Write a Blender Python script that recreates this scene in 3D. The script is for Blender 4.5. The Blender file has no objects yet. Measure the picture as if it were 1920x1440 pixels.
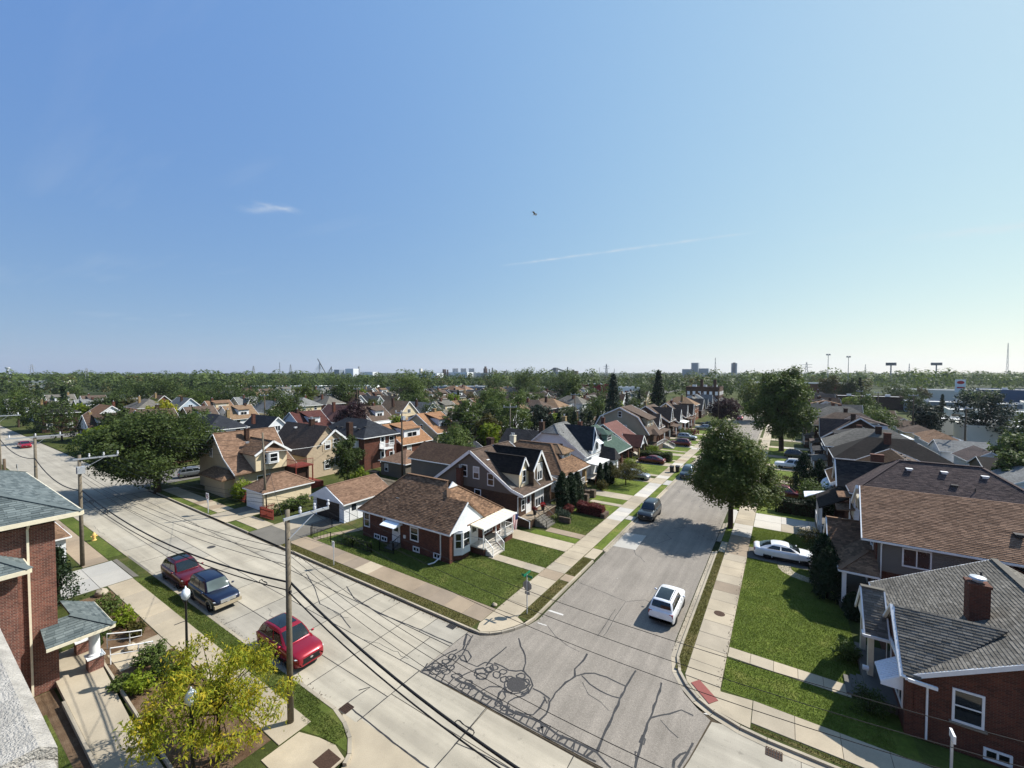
import bpy, math, random
import numpy as np
from mathutils import Vector, Matrix
random.seed(7)
R = math.radians
scn = bpy.context.scene
COL = scn.collection
# ------------------------------------------------------------------ camera
CH = 17.5
cam = bpy.data.cameras.new('camera')
cam.lens = 36 * 780 / 1920; cam.sensor_width = 36; cam.sensor_fit = 'HORIZONTAL'
cam.clip_start = 0.1; cam.clip_end = 12000
camo = bpy.data.objects.new('camera', cam); COL.objects.link(camo)
camo.location = (0, 0, CH); camo.rotation_euler = (R(90 - 1.69), 0, R(33.2))
scn.camera = camo
# ------------------------------------------------------------------ sky and sun
SUN_DIR = Vector((0.604, 0.797, 1.0)).normalized()      # towards the sun
SUN_EL = math.asin(SUN_DIR.z); SUN_AZ = math.atan2(SUN_DIR.x, SUN_DIR.y)
wld = bpy.data.worlds.new('World'); scn.world = wld; wld.use_nodes = True
wn = wld.node_tree; wn.nodes.clear()
wo = wn.nodes.new('ShaderNodeOutputWorld'); bg = wn.nodes.new('ShaderNodeBackground')
sky = wn.nodes.new('ShaderNodeTexSky'); sky.sky_type = 'NISHITA'; sky.sun_disc = False
sky.sun_elevation = SUN_EL; sky.sun_rotation = SUN_AZ
sky.altitude = 180; sky.air_density = 1.0; sky.dust_density = 0.25; sky.ozone_density = 0.55
bg.inputs['Strength'].default_value = 0.1
wn.links.new(bg.outputs[0], wo.inputs[0])
def film_sky():
    """the sky as a phone camera records it: each channel compressed by its own power, with a soft aureole round the sun"""
    N, L = wn.nodes, wn.links; sp = N.new('ShaderNodeSeparateColor'); L.new(sky.outputs[0], sp.inputs[0]); cb = N.new('ShaderNodeCombineColor')
    tc = N.new('ShaderNodeTexCoord'); nv = N.new('ShaderNodeVectorMath'); nv.operation = 'NORMALIZE'; L.new(tc.outputs['Generated'], nv.inputs[0])
    dp = N.new('ShaderNodeVectorMath'); dp.operation = 'DOT_PRODUCT'; L.new(nv.outputs[0], dp.inputs[0]); dp.inputs[1].default_value = SUN_DIR
    for i, (g, a, h) in enumerate(((.6115, .799, .697), (.4534, 1.33, .53), (.134, 3.148, .2237))):
        p = N.new('ShaderNodeMath'); p.operation = 'POWER'; p.inputs[1].default_value = g; L.new(sp.outputs[i], p.inputs[0])
        e = N.new('ShaderNodeMath'); e.operation = 'POWER'; e.inputs[0].default_value = math.exp(h); L.new(dp.outputs['Value'], e.inputs[1])
        m = N.new('ShaderNodeMath'); m.operation = 'MULTIPLY'; L.new(p.outputs[0], m.inputs[0]); L.new(e.outputs[0], m.inputs[1])
        k = N.new('ShaderNodeMath'); k.operation = 'MULTIPLY'; k.inputs[1].default_value = a; L.new(m.outputs[0], k.inputs[0]); L.new(k.outputs[0], cb.inputs[i])
    return cb.outputs[0]
SKYC = film_sky()
def wisps():
    """thin high cirrus: a noise streaked along one direction, everywhere in the sky"""
    N, L = wn.nodes, wn.links
    tc = N.new('ShaderNodeTexCoord'); sx = N.new('ShaderNodeSeparateXYZ'); L.new(tc.outputs['Generated'], sx.inputs[0])
    zc = N.new('ShaderNodeMath'); zc.operation = 'MAXIMUM'; zc.inputs[1].default_value = 0.06; L.new(sx.outputs[2], zc.inputs[0])
    dx = N.new('ShaderNodeMath'); dx.operation = 'DIVIDE'; L.new(sx.outputs[0], dx.inputs[0]); L.new(zc.outputs[0], dx.inputs[1])
    dy = N.new('ShaderNodeMath'); dy.operation = 'DIVIDE'; L.new(sx.outputs[1], dy.inputs[0]); L.new(zc.outputs[0], dy.inputs[1])
    cb = N.new('ShaderNodeCombineXYZ'); L.new(dx.outputs[0], cb.inputs[0]); L.new(dy.outputs[0], cb.inputs[1])
    mp = N.new('ShaderNodeMapping'); mp.inputs['Rotation'].default_value = (0, 0, R(28)); mp.inputs['Scale'].default_value = (0.16, 1.5, 1)
    mp.inputs['Location'].default_value = (1.7, 0.35, 0)
    L.new(cb.outputs[0], mp.inputs[0])
    n1 = N.new('ShaderNodeTexNoise'); n1.inputs['Scale'].default_value = 1.0; n1.inputs['Detail'].default_value = 6; n1.inputs['Roughness'].default_value = .62
    L.new(mp.outputs[0], n1.inputs[0])
    n2 = N.new('ShaderNodeTexNoise'); n2.inputs['Scale'].default_value = 0.35; n2.inputs['Detail'].default_value = 2; L.new(cb.outputs[0], n2.inputs[0])
    mu = N.new('ShaderNodeMath'); mu.operation = 'MULTIPLY'; L.new(n1.outputs[0], mu.inputs[0]); L.new(n2.outputs[0], mu.inputs[1])
    mr = N.new('ShaderNodeMapRange'); mr.inputs['From Min'].default_value = .31; mr.inputs['From Max'].default_value = .50
    mr.inputs['To Max'].default_value = .16; L.new(mu.outputs[0], mr.inputs[0])
    tot = mr.outputs[0]
    n3 = N.new('ShaderNodeTexNoise'); n3.inputs['Scale'].default_value = 7.; n3.inputs['Detail'].default_value = 5; n3.inputs['Roughness'].default_value = .65; L.new(cb.outputs[0], n3.inputs[0])
    def M(op, a, b=0.):
        o = N.new('ShaderNodeMath'); o.operation = op
        for i, v in ((0, a), (1, b)):
            if hasattr(v, 'is_linked'): L.new(v, o.inputs[i])
            else: o.inputs[i].default_value = v
        return o.outputs[0]
    # high streaks on the cloud sheet: two fading trails and a small tuft
    for (ax, ay), (bx, by), w, st in (((-2.3, 3.25), (-.15, 3.48), .035, .6), ((.7, 4.28), (2.6, 4.45), .1, .75), ((-2.86, 1.24), (-2.5, 1.42), .05, .3), ((-2.66, 1.22), (-2.54, 1.5), .045, .3)):
        ln = math.hypot(bx - ax, by - ay); ux, uy = (bx - ax) / ln, (by - ay) / ln
        px = M('SUBTRACT', dx.outputs[0], ax); py = M('SUBTRACT', dy.outputs[0], ay)
        u = M('DIVIDE', M('ADD', M('MULTIPLY', px, ux), M('MULTIPLY', py, uy)), ln); v = M('ADD', M('MULTIPLY', px, -uy), M('MULTIPLY', py, ux))
        v = M('ADD', v, M('MULTIPLY', M('SUBTRACT', n1.outputs[0], .5), w * 1.6))
        g = M('POWER', 2.718, M('MULTIPLY', M('MULTIPLY', M('DIVIDE', v, w), M('DIVIDE', v, w)), -1.0))
        uu = M('SUBTRACT', M('MULTIPLY', u, 2.0), 1.0); f = M('MAXIMUM', M('SUBTRACT', 1.0, M('POWER', M('ABSOLUTE', uu), 3.0)), 0.0)
        up = M('GREATER_THAN', sx.outputs[2], .06)
        tot = M('ADD', tot, M('MULTIPLY', M('MULTIPLY', M('MULTIPLY', M('MULTIPLY', g, M('MAXIMUM', M('MULTIPLY', M('SUBTRACT', n3.outputs[0], .32), 3.2), 0.)), f), st), M('MULTIPLY', up, M('ADD', .35, n2.outputs[0]))))
    mx = N.new('ShaderNodeMix'); mx.data_type = 'RGBA'; L.new(tot, mx.inputs[0]); L.new(SKYC, mx.inputs[6])
    mx.inputs[7].default_value = (4.2, 4.5, 4.8, 1)
    L.new(mx.outputs[2], bg.inputs[0])
wisps()
sl = bpy.data.lights.new('sun', 'SUN'); sl.energy = 4.6; sl.angle = R(0.53); sl.color = (1.0, 0.965, 0.905)
so = bpy.data.objects.new('sun', sl); COL.objects.link(so); so.location = (60, 80, 100)
so.rotation_euler = (-SUN_DIR).to_track_quat('-Z', 'Y').to_euler()
scn.view_settings.view_transform = 'Standard'; scn.view_settings.look = 'None'
scn.view_settings.exposure = 0.8; scn.view_settings.gamma = 1.0; scn.view_settings.use_curve_mapping = False
scn.render.engine = 'CYCLES'
try:
    scn.cycles.max_bounces = 6; scn.cycles.diffuse_bounces = 3; scn.cycles.transparent_max_bounces = 8
    scn.cycles.volume_bounces = 0
except Exception: pass

# ------------------------------------------------------------------ materials
MATS = {}
def S(r, g, b, k=1.0):
    f = lambda c: ((c / 255) / 12.92 if c <= 10 else (((c / 255) + .055) / 1.055) ** 2.4)
    return (f(r) * k, f(g) * k, f(b) * k, 1)
class NT:
    def __init__(s, name, rough=.8, spec=.3, metal=0.):
        s.m = bpy.data.materials.new(name); s.m.use_nodes = True; s.t = s.m.node_tree
        s.b = s.t.nodes['Principled BSDF']; s.b.inputs['Roughness'].default_value = rough
        s.b.inputs['Specular IOR Level'].default_value = spec; s.b.inputs['Metallic'].default_value = metal
        MATS[name] = s.m
    def n(s, ty, **k):
        o = s.t.nodes.new('ShaderNode' + ty)
        for a, v in k.items():
            if a.startswith('_'): setattr(o, a[1:], v)
            else: o.inputs[a.replace('_', ' ')].default_value = v
        return o
    def l(s, a, b): s.t.links.new(a, b)
    def coord(s, kind='W', scale=None):
        if kind == 'UV': o = s.n('TexCoord').outputs['UV']
        elif kind == 'O': o = s.n('TexCoord').outputs['Object']
        else: o = s.n('NewGeometry').outputs['Position']
        if scale:
            m = s.n('Mapping'); m.inputs['Scale'].default_value = scale; s.l(o, m.inputs[0]); o = m.outputs[0]
        return o
    def noise(s, co, scale, detail=4, rough=.55):
        o = s.n('TexNoise', Scale=scale, Detail=detail, Roughness=rough); s.l(co, o.inputs['Vector']); return o.outputs[0]
    def ramp(s, f, stops):
        o = s.n('ValToRGB'); cr = o.color_ramp
        while len(cr.elements) < len(stops): cr.elements.new(.5)
        for e, (p, c) in zip(cr.elements, stops): e.position = p; e.color = c if len(c) == 4 else (*c, 1)
        s.l(f, o.inputs[0]); return o.outputs[0]
    def mix(s, f, a, b, mode='MIX'):
        o = s.n('Mix', _data_type='RGBA', _blend_type=mode)
        for i, v in ((0, f), (6, a), (7, b)):
            if hasattr(v, 'is_linked'): s.l(v, o.inputs[i])
            else: o.inputs[i].default_value = v
        return o.outputs[2]
    def math(s, op, a, b=0.):
        o = s.n('Math', _operation=op)
        for i, v in ((0, a), (1, b)):
            if hasattr(v, 'is_linked'): s.l(v, o.inputs[i])
            else: o.inputs[i].default_value = v
        return o.outputs[0]
    def color(s, c): s.l(c, s.b.inputs['Base Color'])
    def bump(s, h, strength=.4, dist=.02):
        o = s.n('Bump', Strength=strength, Distance=dist); s.l(h, o.inputs['Height']); s.l(o.outputs[0], s.b.inputs['Normal'])
def g3(v): return (v, v, v, 1)
def plain(name, c, rough=.6, spec=.3, metal=0., var=.12, scale=3., bump=0., coat=0.):
    """paint-like: one colour with slight dirt variation"""
    t = NT(name, rough, spec, metal); co = t.coord('W')
    f = t.noise(co, scale, 5, .6)
    lo = tuple(x * (1 - var) for x in c[:3]) + (1,); hi = tuple(min(1, x * (1 + var)) for x in c[:3]) + (1,)
    t.color(t.ramp(f, [(.3, lo), (.7, hi)]))
    if bump: t.bump(t.noise(co, scale * 12, 3), bump, .01)
    if coat: t.b.inputs['Coat Weight'].default_value = coat; t.b.inputs['Coat Roughness'].default_value = .06
    return t.m
def concrete(name, c, var=.12, stain=.3):
    t = NT(name, .85, .25); co = t.coord('W')
    a = t.noise(co, .9, 6, .65); b = t.noise(co, 28, 3, .6); d = t.noise(co, .22, 3, .5)
    lo = tuple(x * (1 - var) for x in c[:3]) + (1,); hi = tuple(x * (1 + var) for x in c[:3]) + (1,)
    k = t.ramp(a, [(.25, lo), (.75, hi)])
    k = t.mix(1.0, k, t.ramp(b, [(.3, g3(.86)), (.7, g3(1.06))]), 'MULTIPLY')
    k = t.mix(1.0, k, t.ramp(d, [(.35, g3(1 - stain)), (.6, g3(1.0))]), 'MULTIPLY')
    if name == 'road_concrete':
        st = t.n('Mapping'); st.inputs['Scale'].default_value = (.05, 1.3, 1); t.l(co, st.inputs[0]); k = t.mix(1.0, k, t.ramp(t.noise(st.outputs[0], 1.1, 5, .6), [(.35, g3(.82)), (.62, g3(1.05))]), 'MULTIPLY')
        k = t.mix(1.0, k, t.ramp(t.noise(co, 2.6, 4, .7), [(.28, g3(.74)), (.4, g3(1.0))]), 'MULTIPLY')
    oi = t.n('ObjectInfo')
    k = t.mix(1.0, k, t.ramp(oi.outputs['Random'], [(0, (.86, .86, .87, 1)), (.5, (1, .985, .95, 1)), (1, (1.06, 1.03, .98, 1))]), 'MULTIPLY')
    t.color(k); t.bump(b, .25, .008); return t.m
def brick(name, c1, c2, mortar, w=.215, h=.075, var=.25):
    t = NT(name, .85, .2); uv = t.coord('UV')
    b = t.n('TexBrick', Scale=1.0, Mortar_Size=.007, Mortar_Smooth=.2, Bias=0., Brick_Width=w, Row_Height=h)
    b.inputs['Color1'].default_value = c1; b.inputs['Color2'].default_value = c2; b.inputs['Mortar'].default_value = mortar
    t.l(uv, b.inputs['Vector'])
    d = t.noise(t.coord('W'), 1.3, 5, .6)
    t.color(t.mix(1.0, b.outputs[0], t.ramp(d, [(.3, g3(1 - var)), (.7, g3(1.08))]), 'MULTIPLY'))
    inv = t.math('SUBTRACT', 1.0, b.outputs['Fac']); t.bump(inv, .5, .012); return t.m
def siding(name, c, pitch=.115, var=.08):
    t = NT(name, .55, .3); uv = t.coord('UV'); sx = t.n('SeparateXYZ'); t.l(uv, sx.inputs[0])
    fr = t.math('FRACT', t.math('DIVIDE', sx.outputs[1], pitch))
    d = t.noise(t.coord('W'), 1.1, 5, .6)
    k = t.ramp(d, [(.3, tuple(x * (1 - var) for x in c[:3]) + (1,)), (.7, tuple(x * (1 + var) for x in c[:3]) + (1,))])
    ln = t.ramp(fr, [(0., g3(.62)), (.1, g3(1.)), (.9, g3(1.)), (1., g3(.8))])
    t.color(t.mix(.8, k, t.mix(1.0, k, ln, 'MULTIPLY')))
    t.bump(t.math('SUBTRACT', 1.0, fr), .6, .02); return t.m
def shingle(name, c1, c2, dark=.55, w=.30, h=.14, var=.22):
    """far roofs: courses and tabs from the UV, metres"""
    t = NT(name, .95, .12); uv = t.coord('UV')
    b = t.n('TexBrick', Scale=1.0, Mortar_Size=.012, Mortar_Smooth=.3, Bias=0., Brick_Width=w, Row_Height=h)
    b.inputs['Color1'].default_value = c1; b.inputs['Color2'].default_value = c2
    b.inputs['Mortar'].default_value = tuple(x * dark for x in c1[:3]) + (1,)
    t.l(uv, b.inputs['Vector'])
    co = t.coord('W'); d = t.noise(co, .7, 5, .65); e = t.noise(co, 14, 3, .6)
    k = t.mix(1.0, b.outputs[0], t.ramp(d, [(.3, g3(1 - var)), (.7, g3(1.1))]), 'MULTIPLY')
    t.color(t.mix(1.0, k, t.ramp(e, [(.3, g3(.85)), (.7, g3(1.12))]), 'MULTIPLY'))
    t.bump(e, .3, .01); return t.m
def tab(name, c1, c2, var=.2):
    """near roofs: every tab is a piece of geometry with its own shade"""
    t = NT(name, .95, .12); ri = t.n('NewGeometry').outputs['Random Per Island']
    co = t.coord('W'); d = t.noise(co, .6, 5, .65); e = t.noise(co, 40, 2, .6)
    mid = tuple((a + b) / 2 for a, b in zip(c1, c2))
    k = t.ramp(ri, [(0., c1), (.5, mid), (1., c2)])
    k = t.mix(1.0, k, t.ramp(d, [(.3, g3(1 - var)), (.7, g3(1.1))]), 'MULTIPLY')
    t.color(t.mix(1.0, k, t.ramp(e, [(.3, g3(.82)), (.7, g3(1.15))]), 'MULTIPLY')); return t.m
def leaf(name, c1, c2, c3=None, trans=.35):
    t = NT(name, .6, .2); ri = t.n('NewGeometry').outputs['Random Per Island']
    co = t.coord('W'); d = t.noise(co, .8, 3, .55)
    f = t.math('ADD', t.math('MULTIPLY', ri, .3), t.math('MULTIPLY', d, .7))
    k = t.ramp(f, [(.2, c1), (.5, c2), (.8, c3 or c2)])
    t.color(k)
    tr = t.n('BsdfTranslucent'); t.l(k, tr.inputs[0]); mx = t.n('MixShader'); mx.inputs[0].default_value = trans
    out = t.t.nodes['Material Output']; t.l(t.b.outputs[0], mx.inputs[1]); t.l(tr.outputs[0], mx.inputs[2]); t.l(mx.outputs[0], out.inputs[0])
    return t.m
def grassmat(name, c1, c2, c3):
    t = NT(name, .9, .1); co = t.coord('W')
    a = t.noise(co, .35, 4, .6); b = t.noise(co, 5, 4, .7); c = t.noise(co, 45, 3, .7)
    k = t.ramp(a, [(.3, c1), (.55, c2), (.75, c3)])
    k = t.mix(1.0, k, t.ramp(b, [(.25, g3(.6)), (.75, g3(1.3))]), 'MULTIPLY')
    k = t.mix(1.0, k, t.ramp(c, [(.25, g3(.55)), (.75, g3(1.35))]), 'MULTIPLY')
    t.color(k); t.bump(c, .8, .05); return t.m
def glassmat(name, c, rough=.05):
    t = NT(name, rough, .8); co = t.coord('W'); d = t.noise(co, .8, 2)
    t.color(t.ramp(d, [(.35, tuple(x * .55 for x in c[:3]) + (1,)), (.65, c)])); t.b.inputs['IOR'].default_value = 1.5; return t.m
# ground
def asphaltmat(name, c, var=.12):
    t = NT(name, .9, .2); co = t.coord('W')
    a = t.noise(co, .35, 5, .6); b = t.noise(co, 9, 3, .7); c_ = t.noise(co, 70, 2, .7)
    vo = t.n('TexVoronoi', Scale=38.); t.l(co, vo.inputs['Vector'])
    k = t.ramp(a, [(.3, tuple(x * (1 - var) for x in c[:3]) + (1,)), (.7, tuple(x * (1 + var) for x in c[:3]) + (1,))])
    st = t.n('Mapping'); st.inputs['Scale'].default_value = (1.6, .06, 1); t.l(co, st.inputs[0])
    k = t.mix(1.0, k, t.ramp(t.noise(st.outputs[0], 1.2, 4), [(.3, g3(.86)), (.65, g3(1.08))]), 'MULTIPLY')
    k = t.mix(1.0, k, t.ramp(b, [(.3, g3(.88)), (.7, g3(1.1))]), 'MULTIPLY')
    k = t.mix(1.0, k, t.ramp(vo.outputs['Color'], [(.1, g3(.8)), (.5, g3(1.)), (.9, g3(1.28))]), 'MULTIPLY')
    t.color(k); t.bump(c_, .4, .008); return t.m
asphaltmat('asphalt', S(144, 136, 125, .76))
asphaltmat('asphalt_old', S(128, 124, 118, .7))
concrete('road_concrete', S(176, 169, 154, .86), .10, .16)
concrete('walk_concrete', S(180, 168, 147, .84), .12, .2)
concrete('walk_pale', S(198, 193, 184, .84), .07, .12)
concrete('walk_brown', S(158, 142, 122, .84), .12, .2)
concrete('curb_concrete', S(178, 168, 150, .82), .14, .3)
concrete('dark_concrete', S(120, 116, 108, .8), .12, .2)
concrete('patch_concrete', S(196, 193, 186, .68), .06, .1)
plain('joint_dirt', S(70, 62, 50), .95, .1, var=.3, scale=6)
plain('tar', S(56, 55, 55, .8), .6, .3, var=.4, scale=5)
plain('road_paint', S(204, 200, 192, .8), .8, var=.3, scale=20)
plain('ramp_red', S(160, 94, 86, .62), .9, var=.12, scale=30, bump=.5)
plain('iron', S(88, 66, 52, .6), .8, .3, .3, var=.35, scale=18, bump=.3)
plain('iron_dark', S(74, 72, 71, .7), .8, .3, .2, var=.3, scale=18)
grassmat('lawn', S(72, 84, 36, .86), S(90, 102, 46, .88), S(120, 118, 66, .86))
grassmat('lawn_bright', S(82, 96, 38, .85), S(100, 114, 46, .88), S(132, 130, 70, .85))
grassmat('lawn_dry', S(92, 92, 50, .75), S(108, 104, 62, .75), S(146, 130, 90, .75))
grassmat('yard', S(66, 76, 34, .65), S(84, 92, 46, .65), S(120, 110, 72, .65))
grassmat('terrain', S(56, 66, 36, .6), S(70, 80, 44, .6), S(98, 96, 62, .6))
t_ = NT('mulch', .95, .1); co_ = t_.coord('W')
t_.color(t_.mix(1., t_.ramp(t_.noise(co_, 1.1, 5, .7), [(.3, S(98, 74, 54, .7)), (.7, S(142, 120, 96, .75))]), t_.ramp(t_.noise(co_, 26, 4, .8), [(.3, g3(.5)), (.7, g3(1.4))]), 'MULTIPLY'))
t_.bump(t_.noise(co_, 26, 4, .8), 1., .05)
# masonry and walls
brick('brick_red', S(118, 68, 52, .74), S(90, 54, 44, .68), S(124, 106, 92, .62))
brick('brick_dark', S(92, 62, 48, .6), S(66, 46, 38, .55), S(104, 90, 78, .55))
brick('brick_school', S(146, 92, 76, .75), S(104, 64, 56, .7), S(176, 158, 142, .7))
brick('brick_orange', S(150, 92, 60, .7), S(124, 74, 50, .65), S(140, 118, 98, .6))
brick('brick_yellow', S(182, 156, 108, .75), S(160, 132, 92, .72), S(150, 138, 116, .6))
brick('brick_brown', S(104, 74, 56, .65), S(80, 56, 44, .6), S(110, 98, 84, .6))
brick('stone_wall', S(120, 104, 88, .7), S(92, 76, 64, .62), S(120, 110, 98, .6), .5, .25)
siding('siding_grey', S(124, 120, 112, .72)); siding('siding_white', S(226, 228, 230, .85))
siding('siding_cream', S(222, 204, 170, .8)); siding('siding_beige', S(190, 172, 142, .75)); siding('siding_tan', S(176, 164, 140, .74))
siding('siding_taupe', S(118, 110, 100, .7)); siding('siding_blue', S(186, 200, 212, .8)); siding('siding_green', S(120, 152, 132, .7))
siding('siding_board', S(196, 176, 148, .75), .24)
siding('siding_panel', S(230, 232, 234, .85), .3)
plain('trim_white', S(232, 232, 230, .88), .5, .35, var=.06, scale=5)
plain('trim_cream', S(226, 216, 190, .85), .5, .35, var=.08, scale=5)
plain('trim_brown', S(92, 66, 50, .7), .6, var=.1)
plain('door_white', S(226, 226, 224, .85), .45, .35, var=.05)
plain('door_dark', S(58, 50, 46, .6), .5, var=.1)
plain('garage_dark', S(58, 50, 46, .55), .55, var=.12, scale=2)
plain('awning_white', S(232, 238, 244, .88), .4, .4, var=.05)
plain('metal_cream', S(232, 224, 200, .86), .4, .4, var=.05)
plain('rail_white', S(236, 236, 234, .88), .45, .4, var=.04)
plain('rail_black', S(34, 34, 36, .6), .5, .4)
plain('wood_red', S(134, 60, 48, .66), .7, var=.2, scale=4)
plain('wood_grey', S(140, 130, 116, .7), .8, var=.2, scale=3)
plain('flag_pole', S(220, 220, 220), .4)
glassmat('pane', S(66, 74, 82, .55)); glassmat('pane_dark', S(34, 38, 44, .6))
plain('curtain', S(206, 204, 198, .75), .7, var=.15, scale=2)
plain('stucco', S(206, 200, 190, .6), .95, .1, var=.3, scale=9., bump=1.6)
# roofs: (far material, tab material)
ROOFC = dict(brown=((99, 80, 66), (76, 59, 50)), tan=((160, 134, 107), (127, 102, 81)), navy=((61, 64, 70), (45, 48, 54)), grey=((134, 129, 120), (106, 102, 94)),
    charcoal=((72, 70, 70), (52, 52, 54)), purple=((109, 95, 91), (85, 75, 74)), green=((89, 109, 98), (69, 89, 79)), red=((137, 100, 92), (110, 79, 75)),
    orange=((176, 134, 100), (148, 110, 82)), taupe=((116, 99, 87), (92, 79, 70)), dark=((56, 51, 48), (41, 38, 37)), slate=((120, 129, 128), (89, 99, 100)),
    mixbrown=((156, 126, 104), (126, 100, 82)), maroon=((103, 66, 60), (83, 53, 50)), ltgrey=((150, 150, 147), (122, 122, 120)), umber=((156, 124, 98), (108, 85, 68)))
for k_, (a_, b_) in ROOFC.items():
    shingle('roof_' + k_, S(*a_, .74), S(*b_, .74)); tab('tab_' + k_, S(*a_, .78), S(*b_, .70))
plain('roof_under', S(60, 54, 50, .6), .95, .1, var=.2)
plain('roof_white', S(226, 226, 222, .85), .6, var=.12, scale=1.2)
plain('flat_roof', S(190, 190, 188, .8), .8, var=.15, scale=.6)
# plants
leaf('leaf_dark', S(44, 56, 25, 1.0), S(62, 76, 34, 1.0), S(86, 98, 46, 1.0))
leaf('leaf_mid', S(56, 70, 31, 1.0), S(80, 96, 43, 1.0), S(106, 118, 57, 1.0))
leaf('leaf_olive', S(60, 60, 26, .8), S(84, 82, 36, .8), S(112, 98, 48, .8))
leaf('leaf_maple', S(58, 72, 30, 1.0), S(80, 94, 41, 1.05), S(108, 108, 54, 1.05))
leaf('leaf_yellow', S(96, 118, 34, 1.0), S(144, 148, 42, 1.0), S(212, 182, 54, 1.0), .5)
leaf('leaf_purple', S(44, 30, 34, .9), S(60, 40, 44, .9), S(78, 54, 54, .9))
leaf('leaf_cedar', S(22, 38, 18, .7), S(34, 54, 26, .7), S(46, 68, 34, .7), .2)
leaf('leaf_spruce', S(34, 48, 38, .75), S(52, 66, 50, .75), S(70, 84, 64, .75), .2)
leaf('leaf_barberry', S(86, 34, 38, .75), S(122, 56, 54, .75), S(146, 84, 68, .75))
leaf('leaf_lime', S(86, 110, 26, .85), S(120, 138, 36, .85), S(150, 156, 52, .85), .4)
leaf('petal_red', S(150, 24, 28, .8), S(190, 36, 36, .8), S(200, 60, 50, .8))
leaf('petal_cream', S(196, 196, 120, .8), S(216, 214, 150, .8), S(150, 160, 80, .8))
leaf('blade', S(64, 78, 30, .88), S(88, 102, 44, .9), S(126, 126, 66, .9), .35)
leaf('blade_bright', S(80, 96, 36, .86), S(102, 118, 46, .88), S(132, 134, 66, .86), .35)
leaf('blade_dry', S(84, 88, 40, .75), S(110, 106, 54, .75), S(150, 134, 84, .75), .35)
plain('bark', S(84, 70, 58, .65), .95, .1, var=.3, scale=8, bump=.6)
plain('bark_dark', S(56, 46, 38, .6), .95, .1, var=.3, scale=8, bump=.6)
plain('pole_wood', S(124, 115, 100, .72), .9, .1, var=.25, scale=5, bump=.4)
plain('pole_wood_dark', S(104, 90, 74, .7), .9, .1, var=.25, scale=5, bump=.4)
plain('galvanised', S(196, 200, 204, .8), .4, .5, .4, var=.08)
plain('insulator', S(210, 210, 212, .8), .3, .5)
plain('cable_black', S(26, 26, 28, .6), .6, .3)
plain('cable_grey', S(70, 70, 72, .7), .6, .3)
plain('sign_back', S(150, 150, 148, .75), .45, .4, .3)
plain('sign_white', S(236, 236, 234, .88), .5)
plain('sign_red', S(190, 30, 32, .8), .5); plain('sign_green', S(20, 120, 84, .8), .5); plain('sign_black', S(24, 24, 26), .6)
plain('yellow_paint', S(228, 190, 70, .85), .5)
plain('hydrant_paint', S(222, 186, 110, .85), .5)
plain('lamp_black', S(30, 32, 34, .7), .4, .4)
t_ = NT('lamp_glass', .25, .5); t_.color(t_.ramp(t_.noise(t_.coord('O'), 30, 2), [(.3, S(190, 200, 205)), (.7, S(236, 240, 240))]))
# vehicles
def carpaint(name, c, metal=.35):
    t = NT(name, .3, .5, metal); co = t.coord('O'); d = t.noise(co, 2.2, 4)
    t.color(t.ramp(d, [(.3, tuple(x * .9 for x in c[:3]) + (1,)), (.7, c)]))
    t.b.inputs['Coat Weight'].default_value = .7; t.b.inputs['Coat Roughness'].default_value = .04; return t.m
carpaint('paint_red', S(170, 18, 34, .85)); carpaint('paint_maroon', S(104, 16, 26, .85)); carpaint('paint_navy', S(18, 26, 52, .9))
carpaint('paint_white', S(238, 240, 242, .88), 0.); carpaint('paint_charcoal', S(42, 48, 54, .8)); carpaint('paint_silver', S(176, 180, 184, .8))
carpaint('paint_blue', S(70, 84, 96, .8)); carpaint('paint_grey', S(120, 124, 128, .8)); carpaint('paint_black', S(24, 26, 30))
carpaint('paint_crimson', S(150, 12, 34, .9))
glassmat('car_glass', S(36, 46, 50, .5), .03); glassmat('car_glass_light', S(120, 134, 130, .55), .05)
plain('tyre', S(28, 28, 28, .7), .85, .2); plain('rim_silver', S(180, 182, 184, .8), .3, .5, .6); plain('rim_dark', S(46, 46, 48), .35, .5, .4)
plain('trim_black', S(26, 27, 28), .5, .3); plain('chrome', S(210, 212, 214), .15, .6, .9, var=.03)
plain('cladding_tan', S(176, 162, 136, .8), .45, .35)
glassmat('headlight', S(226, 230, 232), .08); glassmat('taillight', S(150, 14, 20), .1)

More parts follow.
